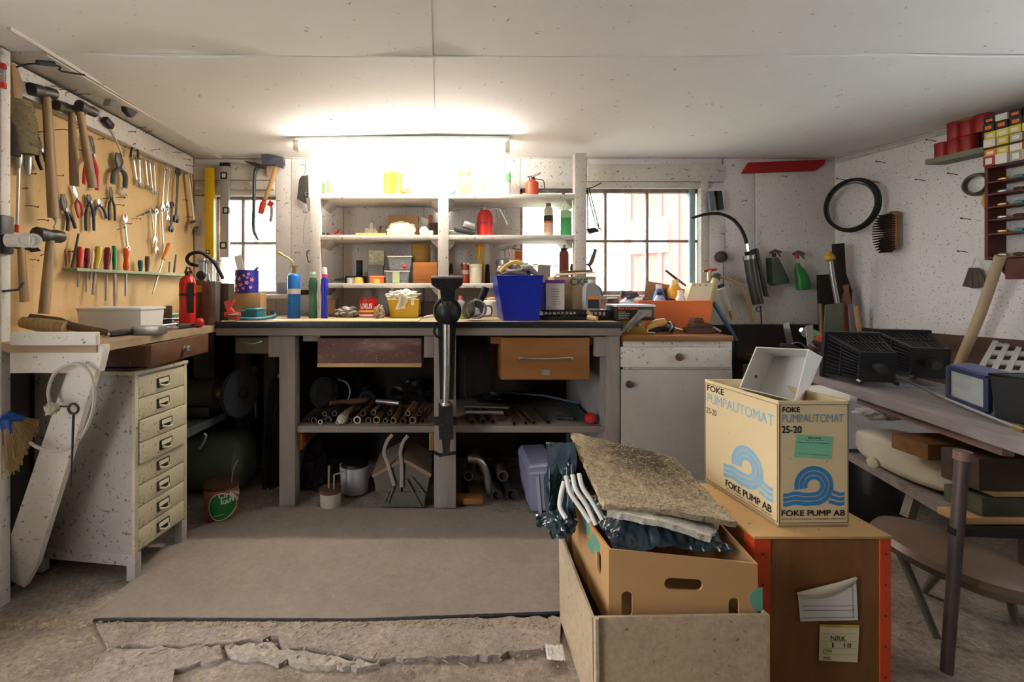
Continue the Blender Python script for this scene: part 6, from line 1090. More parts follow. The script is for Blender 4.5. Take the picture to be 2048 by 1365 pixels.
one('red_float', 'red round plastic float lying on the bench shelf', 'float', G().lathe([(.012,0),(.026,.006),(.030,.02),(.024,.036),(.010,.04)], Vector((P(1180,0,2.31).x,2.31,zsh+.013)), (0,-.4,1), 16), red_p)
one('oily_parts_heap', 'heap of dark oily bars at the back of the right bay', 'parts', G().blob(Vector((.40, 2.76, zsh+.02)), (.19,.06,.04), .5, 4, 4, zsh+.001), mat('oily_parts', '#2f2a27'))
one('lever_bar', 'slim steel lever standing beside the vice in the bay', 'bar', G().tube(spline(pp([(930,715),(931,745),(930,780),(934,800)], 2.66)), .006, 8), dsteel)
# floor under the bench
lath('white_pail', 'white enamel pail full of tools under the bench shelf', 'pail', 710, 2.42, 0, [('pail', [(25,985),(26,983),(30,932),(31,929)], pl('#b7b4b8', .4)), ('content', [(28,930),(26,924),(10,920)], mat('oily_parts', '#2f2a27'))], n=26)
lath('paint_pot', 'paint stained pot with sticks beside the white pail', 'pot', 661, 2.25, 0, [('pot', [(19,1016),(20,1014),(21,982)], mat('stained_pot', '#a9a595', .6, var=.2, blotch=.6, blotchcol='#6f6a44', speck=.6)), ('rim', [(21.6,983),(21.6,976),(20,976)], rust)], extra=[('stick', G().tube(pp([(658,985),(658,932)], 2.25), .006, 6), handle_m), ('brush', G().tube(pp([(668,984),(668,950),(694,942)], 2.24), .005, 6), steel)])
d = 2.235; tg = mat('grey_toolbox_paint', '#5f5c52', .55, .2, var=.25, blotch=.3)
thing('cantilever_toolbox', 'dusty grey cantilever toolbox with two handles under the bench', 'toolbox', [
    ('base', G().hull4([Vector((P(x,0,d).x,y,0.001)) for x, y in ((764,d),(848,d),(848,d+.3),(764,d+.3))], [Vector((P(x,0,d).x,y,P(0,985,d).z)) for x, y in ((760,d),(852,d),(852,d+.3),(760,d+.3))]), tg),
    ('tray', G().prism(pp([(752,984),(747,952),(800,926),(802,984)], d+.004), (0,.29,0)), tg), ('tray', G().prism(pp([(806,984),(806,922),(860,950),(854,984)], d+.004), (0,.29,0)), tg),
    ('lid', G().prism(pp([(744,951),(798,922),(800,927),(746,957)], d-.002), (0,.3,0)), mat('dusty_lid', '#7d6a58', .8, var=.2)), ('lid', G().prism(pp([(806,917),(863,949),(861,956),(806,924)], d-.002), (0,.3,0)), mat('dusty_lid', '#7d6a58')),
    ('handle', G().tube(spline(pp([(788,972),(776,930),(768,905),(775,882),(785,870)], d-.008)), .009, 8, .5), graywood), ('handle', G().tube(spline(pp([(803,975),(803,930),(801,905),(806,885),(816,872)], d-.008)), .009, 8, .5), graywood),
    ('arm', G().tube(pp([(775,1008),(790,962)], d-.006), .007, 4, .4), tg), ('arm', G().tube(pp([(842,1015),(812,960)], d-.006), .007, 4, .4), tg), ('arm', G().tube(pp([(782,975),(768,1005)], d-.005), .006, 4, .4), tg), ('arm', G().tube(pp([(850,990),(822,955)], d-.005), .006, 4, .4), tg)])
for x0,y0,x1,y1,l in ((590,1005,640,930,'dark rag bundle leaning inside the bench leg'),): one('rag_bundle', l, 'rag', G().blob(Vector((P(625,0,2.5).x,2.5,.09)), (.09,.10,.13), .5, 3, 4, 0), mat('dark_rag', '#2c2830', .9, var=.4))
thing('curved_exhaust', 'bright curved exhaust pipe lying under the right bay', 'pipe', [(None, G().tube(spline(pp([(935,918),(958,922),(972,945),(978,975),(984,1000)], 2.40)), .022, 12), steel)])
for x, y, d0, r, m, l in ((937,953,2.34,.024,greypipe,'grey pipe end facing out left of the curved exhaust'),(930,985,2.36,.024,dsteel,'dark pipe end low beside the bench leg'),(1006,953,2.36,.028,rust,'thick rusty pipe end right of the curved exhaust'),(1024,1010,2.30,.030,dsteel,'dark cylinder lying on the floor under the right bay'),(994,1012,2.30,.028,dsteel,'second dark cylinder beside the lying cylinder'),(962,990,2.60,.045,rust,'large rusty silencer behind the curved exhaust')):
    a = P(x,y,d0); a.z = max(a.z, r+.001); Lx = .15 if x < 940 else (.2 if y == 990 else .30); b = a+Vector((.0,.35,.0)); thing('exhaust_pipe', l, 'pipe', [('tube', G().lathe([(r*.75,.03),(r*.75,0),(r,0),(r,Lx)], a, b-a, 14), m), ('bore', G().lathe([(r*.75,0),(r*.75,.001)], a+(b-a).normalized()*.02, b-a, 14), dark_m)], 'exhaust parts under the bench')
one('brown_block', 'brown wooden offcut on the floor under the bench', 'offcut', G().box(P(916,0,2.26).x, P(966,0,2.26).x, 2.26, 2.33, .001, .03, .003), brownwood)
thing('mauve_crate', 'pale mauve plastic crate on its side under the right bay', 'crate', [('body', G().prism([Vector((p.x,p.y,max(p.z,.001))) for p in pp([(1062,1034),(1054,940),(1062,928),(1110,926),(1116,1034)], 2.20)], (0,.26,0)), pl('#8d8ea6', .5, var=.12)), ('rim', G().tube([P(1058,935,2.195), P(1110,930,2.195)], .008, 6).tube([P(1058,948,2.195), P(1112,944,2.195)], .006, 6), pl('#a6a8ba', .5)), ('rib', G().prism(pp([(1072,955),(1078,955),(1084,1030),(1078,1032)], 2.194), (0,.01,0)), pl('#a6a8ba', .5))])
# left bay
thing('grinder_shelf', 'pale green plank bracket carrying the bench grinder', 'shelf', [('plank', G().prism([P(368,860,2.10), P(368,880,2.10), P(452,838,2.52), P(452,826,2.52)], (-.28,0,0)), pl('#6a7468', .7, var=.2)), ('bracket', G().tube(spline([P(408,868,2.25), P(412,872,2.25), P(408,885,2.25), P(400,898,2.25)]), .007, 8), alu), ('post', G().box(-1.40,-1.34,2.10,2.15,0,.40), graywood)])
wz = P(0,786,2.36).z
thing('bench_grinder', 'dark bench grinder with large grinding wheel under the bench corner', 'grinder', [('motor', G().tube([Vector((-1.38,2.36,wz)), Vector((-1.13,2.36,wz))], [.075,.075], 18), mat('grinder_grey', '#4a4640', .5, .3, var=.3)), ('shaft', G().tube([Vector((-1.13,2.36,wz)), Vector((-1.02,2.36,wz))], [.03,.02], 12), brass), ('wheel', G().lathe([(.10,-.016),(.122,-.012),(.122,.012),(.10,.016),(.03,.016)], Vector((-1.02,2.36,wz)), (1,-.35,0), 32), mat('grind_stone', '#33353a', .8)), ('hub', G().lathe([(.03,0),(.03,.014),(.012,.018)], Vector((-1.005,2.355,wz)), (1,-.35,0), 14), dsteel), ('foot', G().box(-1.36,-1.15,2.30,2.42,.42,wz-.06,.004), dsteel)])
one('compressor_tank', 'dull green compressor tank lying on the floor under the side bench', 'tank', G().lathe([(.02,-.44),(.10,-.42),(.15,-.36),(.155,0),(.15,.06),(.10,.10),(.02,.115)], Vector((-1.09,2.43,.16)), (1,.0,0), 28), mat('dull_green_tank', '#4a5247', .5, .1, var=.25))
for i, x in enumerate((530,538,546,554)):
    one('drive_belt', 'black drive belt hanging inside the bench leg, %s of four' % ('first','second','third','last')[i], 'belt', G().tube(spline([P(x+22,755,2.46+.022*i), P(x+12,772,2.46+.022*i), P(x+2,850,2.46+.022*i), P(x-4,940,2.46+.022*i), P(x+4,990,2.46+.022*i), P(x+14,960,2.46+.022*i), P(x+18,850,2.46+.022*i), P(x+26,765,2.46+.022*i)]), .009, 8), rubber, 'belts hanging under the bench')
one('belt_peg', 'wooden peg the drive belts hang from', 'peg', G().tube([P(560,752,2.30), P(566,752,2.62)], .012, 8), graywood)
thing('ball_lever', 'steel lever with pale ball knob leaning behind the belts', 'lever', [('rod', G().tube(pp([(508,752),(510,800),(512,836)], 2.62), .007, 8), steel), ('knob', G().ball(P(508,740,2.62), .022), pl('#7b6f68'))])
one('yellow_rail', 'yellow painted iron bar low behind the coffee tin', 'bar', G().tube([P(445,933,2.55), P(522,933,2.55)], .009, 4), pl('#a8862c'))
d = 2.15; k = d/F; c = Vector((P(443,0,d).x, d, 0)); r = 32*k
tn = lath('coffee_tin', 'dented red coffee tin with green oval label on the floor under the bench', 'tin', 443, d, .009, [('body', [(31,1037),(32,1035),(32,1010),(31,1008),(32,1006),(32,990),(31,988),(32,986),(32,968),(30.5,968),(30,1030)], mat('worn_red_tin', '#a65e56', .45, .2, var=.3, scale=12)), ('rim', [(32.6,971),(32.6,966),(31,966)], rust)], n=30, extra=[('stick', G().tube(pp([(462,975),(466,940),(475,921)], d), .003, 6), steel)])
def bend(g, off):
    for v in g.bm.verts: dx = v.co.x-c.x; v.co.y = d-math.sqrt(max(1e-6, (r+off)**2-min(dx*dx, r*r*.96)))
    return g
cx_, cz_ = P(455,1001,d).x, P(0,1001,d).z
part(tn, 'text_line', bend(G().sheet(lambda u, v: Vector((P(443+18*u,0,d).x, d-r, P(0,1017-2*u+1.6*v,d).z)), 10, 1), .0018), pl('#8fae90'))
el = G().sheet(lambda u, v: Vector((cx_+21*k*v*math.cos(2*math.pi*u), d-r, cz_+25*k*v*math.sin(2*math.pi*u))), 36, 6); part(tn, 'label_oval', bend(el, .0008), pl('#1f7a3c'))
ring_ = G().sheet(lambda u, v: Vector((cx_+(21+1.6*v)*k*math.cos(2*math.pi*u), d-r, cz_+(25+1.6*v)*k*math.sin(2*math.pi*u))), 36, 1); part(tn, 'label_edge', bend(ring_, .001), cream_p)
for t_, x0, x1, y1, hh in (('Cirkel',436,468,1000,11), ('kaffe',440,466,1012,11)):
    o = P(x0,y1,d-r-.003); g = G().text(t_, o, P(x1,y1,d-r-.003)-o, Vector((0,0,hh*k)), .02); part(tn, 'lettering', bend(g, .0018), white_p)
# ------------------------------------------------ foreground
# plywood crate with orange edges
cx0, cx1, cy0, cy1, cz = .817, 1.168, 1.20, 1.52, .412
orange = mat('orange_edge_paint', '#d4481e', .5, var=.12, scale=8)
pr = [('body', G().box(cx0+.003, cx1-.003, cy0+.003, cy1, .001, cz-.002), ply_m), ('top', G().box(cx0-.004, cx1+.004, cy0-.004, cy1+.004, cz-.002, cz+.006, .002), plytop_m)]
for x0, x1 in ((cx0, cx0+.040), (cx1-.026, cx1)): pr.append(('edge_strip', G().box(x0, x1, cy0-.0005, cy0+.003, .001, cz-.002), orange))
for x in (cx0, cx1): pr.append(('edge_strip', G().box(x-.0015, x+.0015, cy0, cy0+.04, .001, cz-.002), orange))
for x in (cx0+.02, cx1-.013):
    for z in (.05, .13, .21, .29, .37): pr.append(('rivet', G().lathe([(.0035,0),(.003,.0012),(.001,.002)], (x, cy0-.0005, z), (0,-1,0), 8), rust))
crate = thing('plywood_crate', 'brown plywood crate with orange edges carrying the printed carton', 'crate', pr)
d = cy0-.0022
def fq(x, y, dd=d): return P(x, y, dd)
one_ = part(crate, 'delivery_note', G().prism([fq(*p) for p in ((1596,1190),(1640,1178),(1712,1155),(1716,1241),(1601,1244))], (0,.0012,0)), paper)
part(crate, 'curled_corner', G().sheet(lambda u, v: P(1594+(1714-1594)*u, 1186-30*u+(4+34*(1-u)*u*2.4)*v, d-.002-.016*math.sin(math.pi*v)*(1-u)), 10, 6, .0006), pl('#d9cdb8', .8))
ln = pl('#7c7f86', .8)
for x0, y0, x1, y1 in ((1603,1213,1710,1212.2),(1603,1222,1710,1221),(1704,1160,1706,1236),(1603,1237,1710,1236),(1664,1176,1704,1175)): part(crate, 'ruled_line', G().tube([fq(x0,y0,d-.0006), fq(x1,y1,d-.0006)], .0005, 4), ln)
part(crate, 'cargo_label', G().prism([fq(*p) for p in ((1640,1250),(1719,1252),(1715,1326),(1638,1322))], (0,.001,0)), pl('#e5dcb6', .7))
part(crate, 'label_border', G().prism([fq(x,y,d-.0006) for x, y in ((1640,1250),(1719,1252),(1718.5,1257),(1640,1255))], (0,.0006,0)), pl('#d8b93a', .6))
for y in (1268, 1283, 1297, 1309): part(crate, 'ruled_line', G().tube([fq(1643,y,d-.0006), fq(1713,y+1,d-.0006)], .0004, 4), pl('#b9ad86', .8))
pen = pl('#2c2a2c', .6)
def wr(parent, t, x0, y0, x1, y1, h, dd, m, bold=0, nm='lettering'):
    a = P(x0, y0, dd); part(parent, nm, G().text(t, a, P(x1, y1, dd)-a, Vector((0,0,h*dd/F)), bold), m)
for t, x0, y0, x1, y1, h in (('AS CARGO',1652,1255,1681,1255.5,3.4),('NRK',1661,1282,1692,1283,10),('1',1664,1296,1667,1296,10),('18',1688,1296,1702,1296,9),('CPH',1646,1307,1663,1307,7),('MAL',1647,1320,1662,1320,6)): wr(crate, t, x0, y0, x1, y1, h, d-.0008, pen, 0, 'handwriting')
# printed pump carton
A, B, Cc = Vector((.909,1.242,0)), Vector((1.100,1.245,0)), Vector((.882,1.54,0)); D = Cc+(B-A); z0, z1 = cz+.007, .757
def wallp(p, q, inn, t=.004): return G().prism([p+Z_*z0, q+Z_*z0, q+Z_*z1, p+Z_*z1], inn*t)
inl, inf = (B-A).normalized(), (Cc-A).normalized()
fk = thing('pump_carton', 'open cream carton printed with blue water pump logo on the plywood crate', 'carton', [
    ('side', wallp(A, Cc, inl), fokecard), ('front', wallp(A+inl*.004, B-inl*.004, inf), fokecard), ('side', wallp(B-inl*.0, D, -inl), fokecard), ('back', wallp(Cc+inl*.004, D-inl*.004, -inf), fokecard),
    ('bottom', G().prism([A+Z_*z0, B+Z_*z0, D+Z_*z0, Cc+Z_*z0], (0,0,.006)), fokecard)])
fx = [('#23211f','black')]
inkk, inkb, inkl = pl('#262321', .7), pl('#2f7fbd', .7), pl('#86b2cc', .7)
Hh = z1-z0
def facewr(O, U, V, n, t, u0, u1, t0, t1, m, bold=.0):
    o = O+U*u0+V*t0+n*.0004; g_ = G().text(t, o, U*(u1-u0), V*(t1-t0), 0, .0003)
    if bold: g_.text(t, o+U*.006+n*.00005, U*(u1-u0), V*(t1-t0), 0, .0003); g_.text(t, o+U*.003+V*.003+n*.0001, U*(u1-u0), V*(t1-t0), 0, .0003)
    part(fk, 'lettering', g_, m)
def logo(O, U, V, n, cu, ct, r, m, w=1.0):
    cpt = O+U*cu+V*ct+n*.0006; eu, ev = U.normalized(), V.normalized(); g = G()
    def strip(f0, f1, k):
        a = [cpt+eu*f0(i/k)[0]+ev*f0(i/k)[1] for i in range(k+1)]; b = [cpt+eu*f1(i/k)[0]+ev*f1(i/k)[1] for i in range(k+1)]
        for i in range(k): g.face([a[i], a[i+1], b[i+1], b[i]])
    def path(q, end):                            # a wave that runs in from the left and curls up into a ring
        def f(t):
            if t < .35: x = -1.6*(1-t/.35); return (x*r, (-q+.05*math.sin(x*5.2)*min(1, -x))*r)
            a = R(-90+(270+end)*(t-.35)/.65); return (r*q*math.cos(a), r*q*math.sin(a))
        return f
    for qa, qb, end in ((1.02,.81,12),(.76,.57,14),(.52,.34,18)): strip(path(qa, end), path(qb, end), 60)
    for j in range(3):
        yy = -.40-.25*j; x0_ = .98-.10*j
        strip(lambda t, y=yy: ((x0_+(1.6-x0_)*t)*r, (y+.10+.06*math.cos(t*4.5))*r), lambda t, y=yy: ((x0_+(1.6-x0_)*t)*r, (y-.08+.06*math.cos(t*4.5))*r), 14)
    part(fk, 'wave_logo', g, m)
for O, U, n, m1, m2 in ((Cc+Z_*z0, A-Cc, -inl, inkl, inkk), (A+Z_*z0, B-A, -inf, inkb, inkk)):
    V = Z_*Hh; left = O == Cc+Z_*z0
    if left:
        facewr(O,U,V,n,'FOKE',.04,.30,.90,.955,m2,.015); facewr(O,U,V,n,'PUMPAUTOMAT',.04,.95,.785,.875,m1); facewr(O,U,V,n,'25-20',.03,.19,.68,.735,m2)
        logo(O,U,V,n,.62,.345,.060,m1); facewr(O,U,V,n,'FOKE PUMP AB',.33,.92,.075,.135,m2,.015); facewr(O,U,V,n,'BOX 76 FALK\u00d6PING \u2022 SWEDEN \u2022 TELEFON',.34,.92,.048,.062,m2,0)
    else:
        facewr(O,U,V,n,'FOKE',.05,.30,.91,.95,m2,.015); facewr(O,U,V,n,'PUMPAUTOMAT',.05,.93,.83,.895,pl('#5f8fb5', .7)); facewr(O,U,V,n,'25-20',.04,.32,.745,.80,m2,.015)
        logo(O,U,V,n,.50,.325,.052,m1); facewr(O,U,V,n,'FOKE PUMP AB',.04,.94,.085,.13,m2,.015); facewr(O,U,V,n,'BOX 76 FALK\u00d6PING \u2022 SWEDEN \u2022 TELEFON',.04,.94,.055,.07,m2,0)
    e = O+n*.0004
    for a_, b_ in (((.012,.03),(.988,.03)), ((.012,.97),(.988,.97)), ((.012,.03),(.012,.97)), ((.988,.03),(.988,.97))): part(fk, 'border_line', G().tube([e+U*a_[0]+V*a_[1], e+U*b_[0]+V*b_[1]], .0007, 4), inkk)
O, U, V, n = A+Z_*z0, B-A, Z_*Hh, -inf
gl = G().prism([O+U*a+V*b+n*.0004 for a, b in ((.22,.555),(.74,.535),(.77,.715),(.25,.735))], n*.0006); part(fk, 'green_label', gl, pl('#7fc3a0', .7))
for t, u0, u1, v0, v1 in (('BILGODS',.42,.60,.700,.716),): part(fk, 'lettering', G().text(t, O+U*u0+V*v0+n*.0011, U*(u1-u0)-V*.006, V*(v1-v0), .02, .0002), inkk)
for a, b, c_, e in ((.38,.690,.44,.6885),(.47,.6875,.50,.687),(.53,.686,.64,.6835),(.27,.675,.73,.66),(.27,.585,.72,.565)): part(fk, 'ruled_line', G().tube([O+U*a+V*b+n*.0012, O+U*c_+V*e+n*.0012], .0006, 4), inkk)
# white tray standing in the pump carton
bk = [P(1545,712,1.53), P(1645,714,1.44), P(1603,812,1.38), P(1512,795,1.46)]; fr_ = [P(1512,694,1.44), P(1618,699,1.36), P(1591,803,1.30), P(1478,776,1.37)]
wb = [('back', G().prism(bk, (bk[1]-bk[0]).cross(bk[3]-bk[0]).normalized()*.003), white_p)]
for i in range(4):
    q = [bk[i], bk[(i+1)%4], fr_[(i+1)%4], fr_[i]]; cc = sum(bk+fr_, Vector())/8; nn = (q[1]-q[0]).cross(q[2]-q[0]).normalized(); nn = nn if nn.dot(cc-q[0]) > 0 else -nn
    wb.append(('side', G().prism(q, nn*.003), white_p))
wt = thing('white_tray', 'open white cardboard tray standing up in the pump carton', 'tray', wb)
part(wt, 'slot', G().prism([bk[3].lerp(bk[0], a).lerp(fr_[3].lerp(fr_[0], a), b)+Vector((.004,-.002,0)) for a, b in ((.35,.45),(.35,.55),(.41,.55),(.41,.45))], (.001,0,0)), blackp)
# dirty old carton and the banana carton standing in it
def boolean(g, cutters):
    o = Vector(); me = g.mesh('tmp', MATS['cardboard'], o); a = bpy.data.objects.new('tmp', me); COL.objects.link(a); tmp = [a]
    for c_ in cutters:
        b = bpy.data.objects.new('tmp_cut', c_.mesh('tmp_cut', MATS['cardboard'], o)); COL.objects.link(b); md = a.modifiers.new('b', 'BOOLEAN'); md.object = b; md.operation = 'DIFFERENCE'; md.solver = 'EXACT'; tmp.append(b)
    bpy.context.view_layer.update()
    m2 = bpy.data.meshes.new_from_object(a.evaluated_get(bpy.context.evaluated_depsgraph_get())); gg = G(); gg.bm.from_mesh(m2)
    for x in tmp: bpy.data.objects.remove(x)
    bpy.data.meshes.remove(m2); return gg
def stad(c, U, V, L, r, n):                                # rounded slot through the board: long axis U
    pts = [c+U*(L/2-r)+(U*math.cos(R(a))+V*math.sin(R(a)))*r for a in range(-90, 91, 22)]+[c-U*(L/2-r)+(U*math.cos(R(a))+V*math.sin(R(a)))*r for a in range(90, 271, 22)]
    return G().prism([p-n*.02 for p in pts], n*.04)
ox = [Vector((.372,1.12,0)), Vector((.795,1.115,0)), Vector((.800,1.50,0)), Vector((.384,1.48,0))]
def quadwall(p, q, h0, h1, inn, t): return G().prism([p+Z_*.001, q+Z_*.001, q+Z_*h1, p+Z_*h0], inn*t)
thing('old_carton', 'dirty worn cardboard box on the floor holding the banana carton', 'carton', [
    ('front', quadwall(ox[0]+X_*.012, ox[1], .262, .272, Y_, .007), oldcard), ('side', G().prism([ox[0]+Z_*.001, ox[3]+Z_*.001, ox[3]+Z_*.285-X_*.004, ox[0]+Z_*.262-X_*.004], X_*.007), oldcard),
    ('side', quadwall(ox[1], ox[2], .27, .28, -X_, .007), oldcard), ('back', quadwall(ox[3], ox[2], .28, .28, -Y_, .007), oldcard), ('bottom', G().prism([p+Z_*.001 for p in ox], Z_*.006), oldcard),
    ('torn_corner', G().tube([ox[0]+Z_*.262+X_*.006, ox[0]+Z_*.13+X_*.008, ox[0]+Z_*.002+X_*.006], .007, 6), oldcard)])
bx_ = [Vector((.425,1.165,.20)), Vector((.780,1.135,.20)), Vector((.786,1.462,.215)), Vector((.415,1.458,.215))]; tops = [.402,.383,.43,.40]
up = [Vector((p.x,p.y,t)) for p, t in zip(bx_, tops)]
fU = (bx_[1]-bx_[0]).normalized(); fN = Vector((fU.y,-fU.x,0)); sU = (bx_[3]-bx_[0]).normalized()
def onf(x, y): # pixel to the front board
    k = Vector(((x-CX)/F,1,-(y-CY)/F)); t = (bx_[0]-Vector((0,0,H))).dot(fN)/k.dot(fN); return Vector((0,0,H))+k*t
fg = G().prism([bx_[0], bx_[1], up[1], up[0]], -fN*.006)
fg = boolean(fg, [stad(onf(1367,1170), fU, Z_, .092, .0148, fN), stad(onf(1254,1210), Z_, fU, .066, .0135, fN), stad(onf(1468,1222), Z_, fU, .062, .0125, fN)])
sg_ = G().prism([bx_[0]+fU*.0, bx_[3], up[3], up[0]], X_*.006)
sg_ = boolean(sg_, [stad(bx_[0].lerp(bx_[3],.22)+Z_*.13, Z_, sU, .06, .013, X_)])
bn = thing('banana_carton', 'tan banana carton with rounded hand holes standing in the old carton', 'carton', [('front', fg, cardin), ('side', sg_, cardin), ('side', G().prism([bx_[1], bx_[2], up[2], up[1]], -X_*.006), cardin), ('back', G().prism([bx_[3], bx_[2], up[2], up[3]], -Y_*.006), cardin), ('bottom', G().prism(bx_, Z_*.006), cardin)])
teal = pl('#5b9a86', .7)
tc_ = onf(1525,1200); part(bn, 'teal_print', G().prism([tc_+fN*.0004]+[tc_+fN*.0004+(fU*math.cos(R(a))+Z_*math.sin(R(a)))*.030 for a in range(90, 271, 15)], fN*.0004), teal)
for a_, zz, rr in ((.30,.165,.018),(.55,.17,.02),(.42,.135,.016)): c_ = bx_[0].lerp(bx_[3], a_)+Z_*zz-X_*.0005; part(bn, 'teal_print', G().prism([c_+(sU*math.cos(t)*1.6+Z_*math.sin(t))*rr for t in [i*math.pi/8 for i in range(16)]], -X_*.0005), teal)
# polythene bag, white hoses and fibre slabs on the banana carton
def crump(u, v):
    x = .445+.315*u; y = 1.185+.265*v; b = .395+.035*math.sin(math.pi*u)*math.sin(math.pi*v)
    q = Vector((x*11, y*11, 2)); z = b+.030*noise.noise(q)+.020*abs(noise.noise(q*2.7))+.010*abs(noise.noise(q*6))
    if v < .1: z -= .012*(1-v/.1)
    return Vector((x, y, z))
bag = G().sheet(crump, 70, 60, .0015)
def stand(u, v):                                         # the upright fold of film at the left
    p = P(1092+58*u+4*math.sin(7*v), 885+150*v, 1.50-.10*u+.02*math.sin(9*v+3*u)); p.y += .03*noise.noise(Vector((u*4, v*5, 1))); return p
bag2 = G().sheet(stand, 16, 24, .0015)
def flapf(u, v): p = P(1072+60*u, 1030+22*v-12*u+6*math.sin(6*u), 1.46-.05*v); p.z += .012*noise.noise(Vector((u*6,v*6,4))); return p
def lobe(u, v): p = P(1098+50*u, 935+135*v+10*math.sin(5*u), 1.40-.06*v+.02*math.sin(3*u)); p.z += .03*noise.noise(Vector((u*5,v*5,9)))+.015*abs(noise.noise(Vector((u*12,v*12,2)))); return p
thing('polythene_bag', 'crumpled blue black polythene bag heaped in the banana carton', 'bag', [('film', bag, bag_m), ('upright_fold', bag2, bag_m), ('loose_tail', G().sheet(flapf, 14, 10, .0015), bag_m), ('hanging_lobe', G().sheet(lobe, 30, 30, .0015), bag_m), ('bulge', G().blob(P(1122,1048,1.34), (.04,.045,.036), .4, 3, 4), bag_m)])
for i, pts in enumerate((((1128,965),(1122,990),(1120,1015),(1132,1038)), ((1132,952),(1140,985),(1160,1015),(1180,1045)), ((1145,950),(1152,980),(1172,1010),(1192,1050)), ((1158,948),(1165,975),(1185,1005),(1205,1040)))):
    one('white_hose', 'short white plastic hose end in the polythene bag, %s from the upright fold' % ('first','second','third','fourth')[i], 'hose', G().tube(spline([P(x, y, 1.36-.022*j-.01*i) for j, (x, y) in enumerate(pts)]), .0068, 10), white_p, 'white hose ends in the bag')
def fslab(c4, th, nu, nv, amp):
    g = G()
    def f(u, v):
        p = (c4[0]*(1-u)+c4[1]*u)*(1-v)+(c4[3]*(1-u)+c4[2]*u)*v
        e = 1 if (u in (0., 1.) or v in (0., 1.)) else 0
        return p+Vector((noise.noise(p*60)*.005*e, noise.noise(p*60+Vector((9,0,0)))*.005*e, .010*math.sin(math.pi*u)*math.sin(2.2*v)+noise.noise(p*40)*amp))
    return g.sheet(f, nu, nv, th)
f1 = fslab([P(1140,873,1.54), P(1345,925,1.52), P(1470,1056,1.215), P(1206,1020,1.225)], .017, 60, 50, .0025)
thing('fibre_slab', 'brown stained fibre insulation slab lying on top of the polythene bag', 'slab', [(None, f1, fibre)])
sl = bpy.data.objects['fibre_slab']; ms = sl.data; gd, gp = G(), G(); rq_ = random.Random(11)
for i in range(5200):                                    # loose fibres on the slab
    pz = ms.polygons[rq_.randrange(len(ms.polygons))]
    if pz.normal.z < .3: continue
    c_ = sl.location+pz.center+Vector((rq_.uniform(-.004,.004), rq_.uniform(-.004,.004), .0008)); a = rq_.gauss(.2, .7); L = rq_.uniform(.002,.007); u_ = Vector((math.cos(a), math.sin(a), rq_.uniform(-.1,.25)))*L; v_ = Vector((-math.sin(a), math.cos(a), 0))*.0005
    (gd if rq_.random() < .5 else gp).face([c_-u_-v_, c_+u_-v_, c_+u_+v_, c_-u_+v_])
part(sl, 'dark_fibres', gd, mat('fibre_strand_dark', '#5d4a34', .9), kind='stuff'); part(sl, 'pale_fibres', gp, mat('fibre_strand_pale', '#d6c7a8', .9), kind='stuff')
f2 = fslab([P(1232,1005,1.33), P(1440,1052,1.30), P(1418,1086,1.165), P(1214,1036,1.205)], .016, 50, 20, .003)
thing('fibre_slab', 'pale fluffy fibre slab lying under the brown stained slab', 'slab', [(None, f2, fibrew)])
one('plastic_packet', 'small torn clear plastic packet on the floor by the old carton', 'packet', G().sheet(lambda u, v: onZ(1090+36*u+4*v, 1292+30*v+4*u, .010)+Z_*(.012*abs(noise.noise(Vector((u*5,v*5,3))))+.003), 10, 10, .001), pl('#cfcac5', .3))
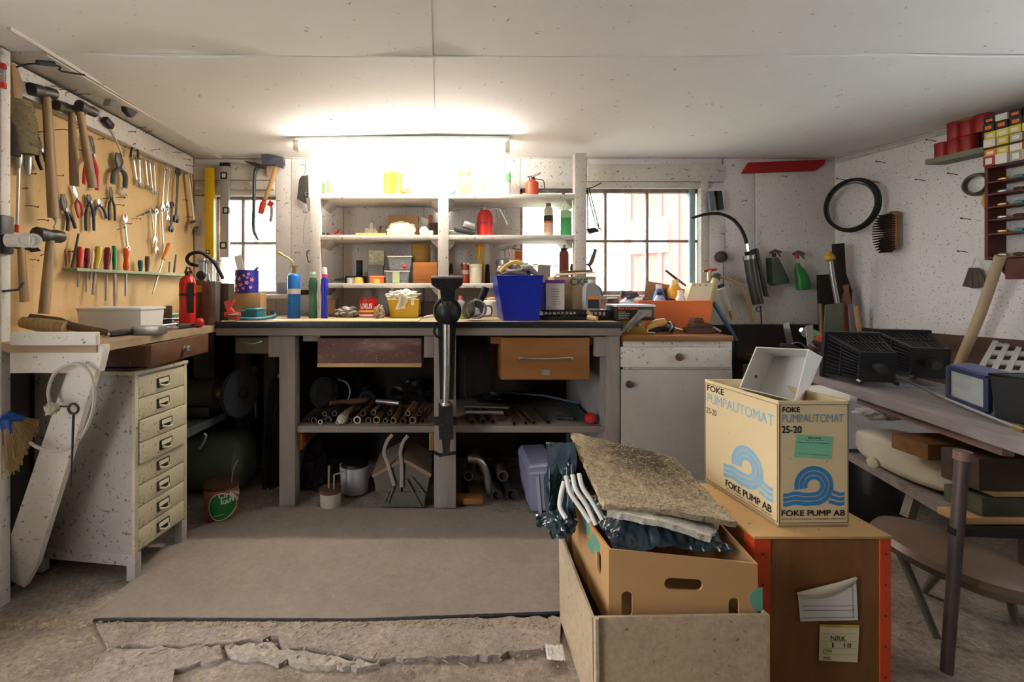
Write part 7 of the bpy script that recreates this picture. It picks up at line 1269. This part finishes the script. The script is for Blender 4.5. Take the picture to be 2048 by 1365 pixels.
# near left: brush, cable ring, eye bolt
bl = G()
for i in range(150):
    t = random.random(); s_ = rnd(-.02,.02); a = onX(14+26*t, 862-26*t, -1.40); a.y += s_; e = onX(22+52*t, 950-105*t+rnd(-6,6), -1.39); e.y += s_*1.6; bl.tube([a, e], [.0022,.0016], 4)
thing('dustpan_brush', 'blue handled dusting brush with tan bristles hung at the near post', 'brush', [('handle', G().tube([onX(10,828,-1.42), onX(24,838,-1.41), onX(44,838,-1.40)], [.016,.022,.016], 8, .7), pl('#1e4fa8', .35)), ('back', G().tube([onX(8,838,-1.41), onX(14,862,-1.41), onX(12,890,-1.41)], [.018,.016,.012], 8, .7), pl('#1e4fa8', .35)), ('bristles', bl, bristle), ('bristle_core', G().prism([onX(16,862,-1.40), onX(42,840,-1.40), onX(70,848,-1.39), onX(24,945,-1.39)], (.0,.02,0)), bristle)])
thing('cable_ring', 'loop of old white cable hung on the white brace', 'cable', [('cable', G().tube(spline([P(x, y, 1.475+.0002*(y-700)) for x, y in ((100,810),(97,780),(112,745),(150,728),(180,745),(189,790),(180,840),(150,890),(110,903),(75,895),(60,885))]), .0055, 8), pl('#a8a093', .5)), ('clip', G().blob(P(104,818,1.48), (.022,.018,.02), .5, 4, 3), pl('#a39a84', .6))])
one('eye_bolt', 'long black iron eye pin hanging on the white brace', 'pin', G().tube(arc(P(147,818,1.49), X_, Z_, .016, 0, 345, 16), .004, 8, closed=True).tube(pp([(147,828),(145,890),(142,962)], 1.49), [.004,.0035,.001], 8).tube(pp([(113,813),(138,814)], 1.49), .003, 6), iron)
# chips, straw and grit on the floor
g = G(); rr = random.Random(5)
for i in range(2400):
    X = rr.uniform(-1.4, 2.3); Y = rr.uniform(1.15, 2.0) if X > .9 else rr.choice((rr.uniform(1.15,1.42), rr.gauss(1.455,.012)))
    if (.36 < X < 1.19 and Y < 1.54) or (X > 1.6 and Y > 1.4): continue
    L = rr.uniform(.002, .007)*(2 if rr.random() < .06 else 1); a = rr.random()*6.28; w = rr.uniform(.0006,.0018); u = Vector((math.cos(a),math.sin(a),0)); v_ = Vector((-u.y,u.x,0)); c_ = Vector((X,Y,.004 if X < .9 else .002))
    g.prism([c_-u*L-v_*w, c_+u*L-v_*w, c_+u*L+v_*w, c_-u*L+v_*w], (0,0,rr.uniform(.001,.003)))
thing('floor_litter', 'scattered straw and wood chips on the earth floor', 'litter', [(None, g, mat('straw_litter', '#a8977c', .9, var=.4, scale=30))], kind='stuff')
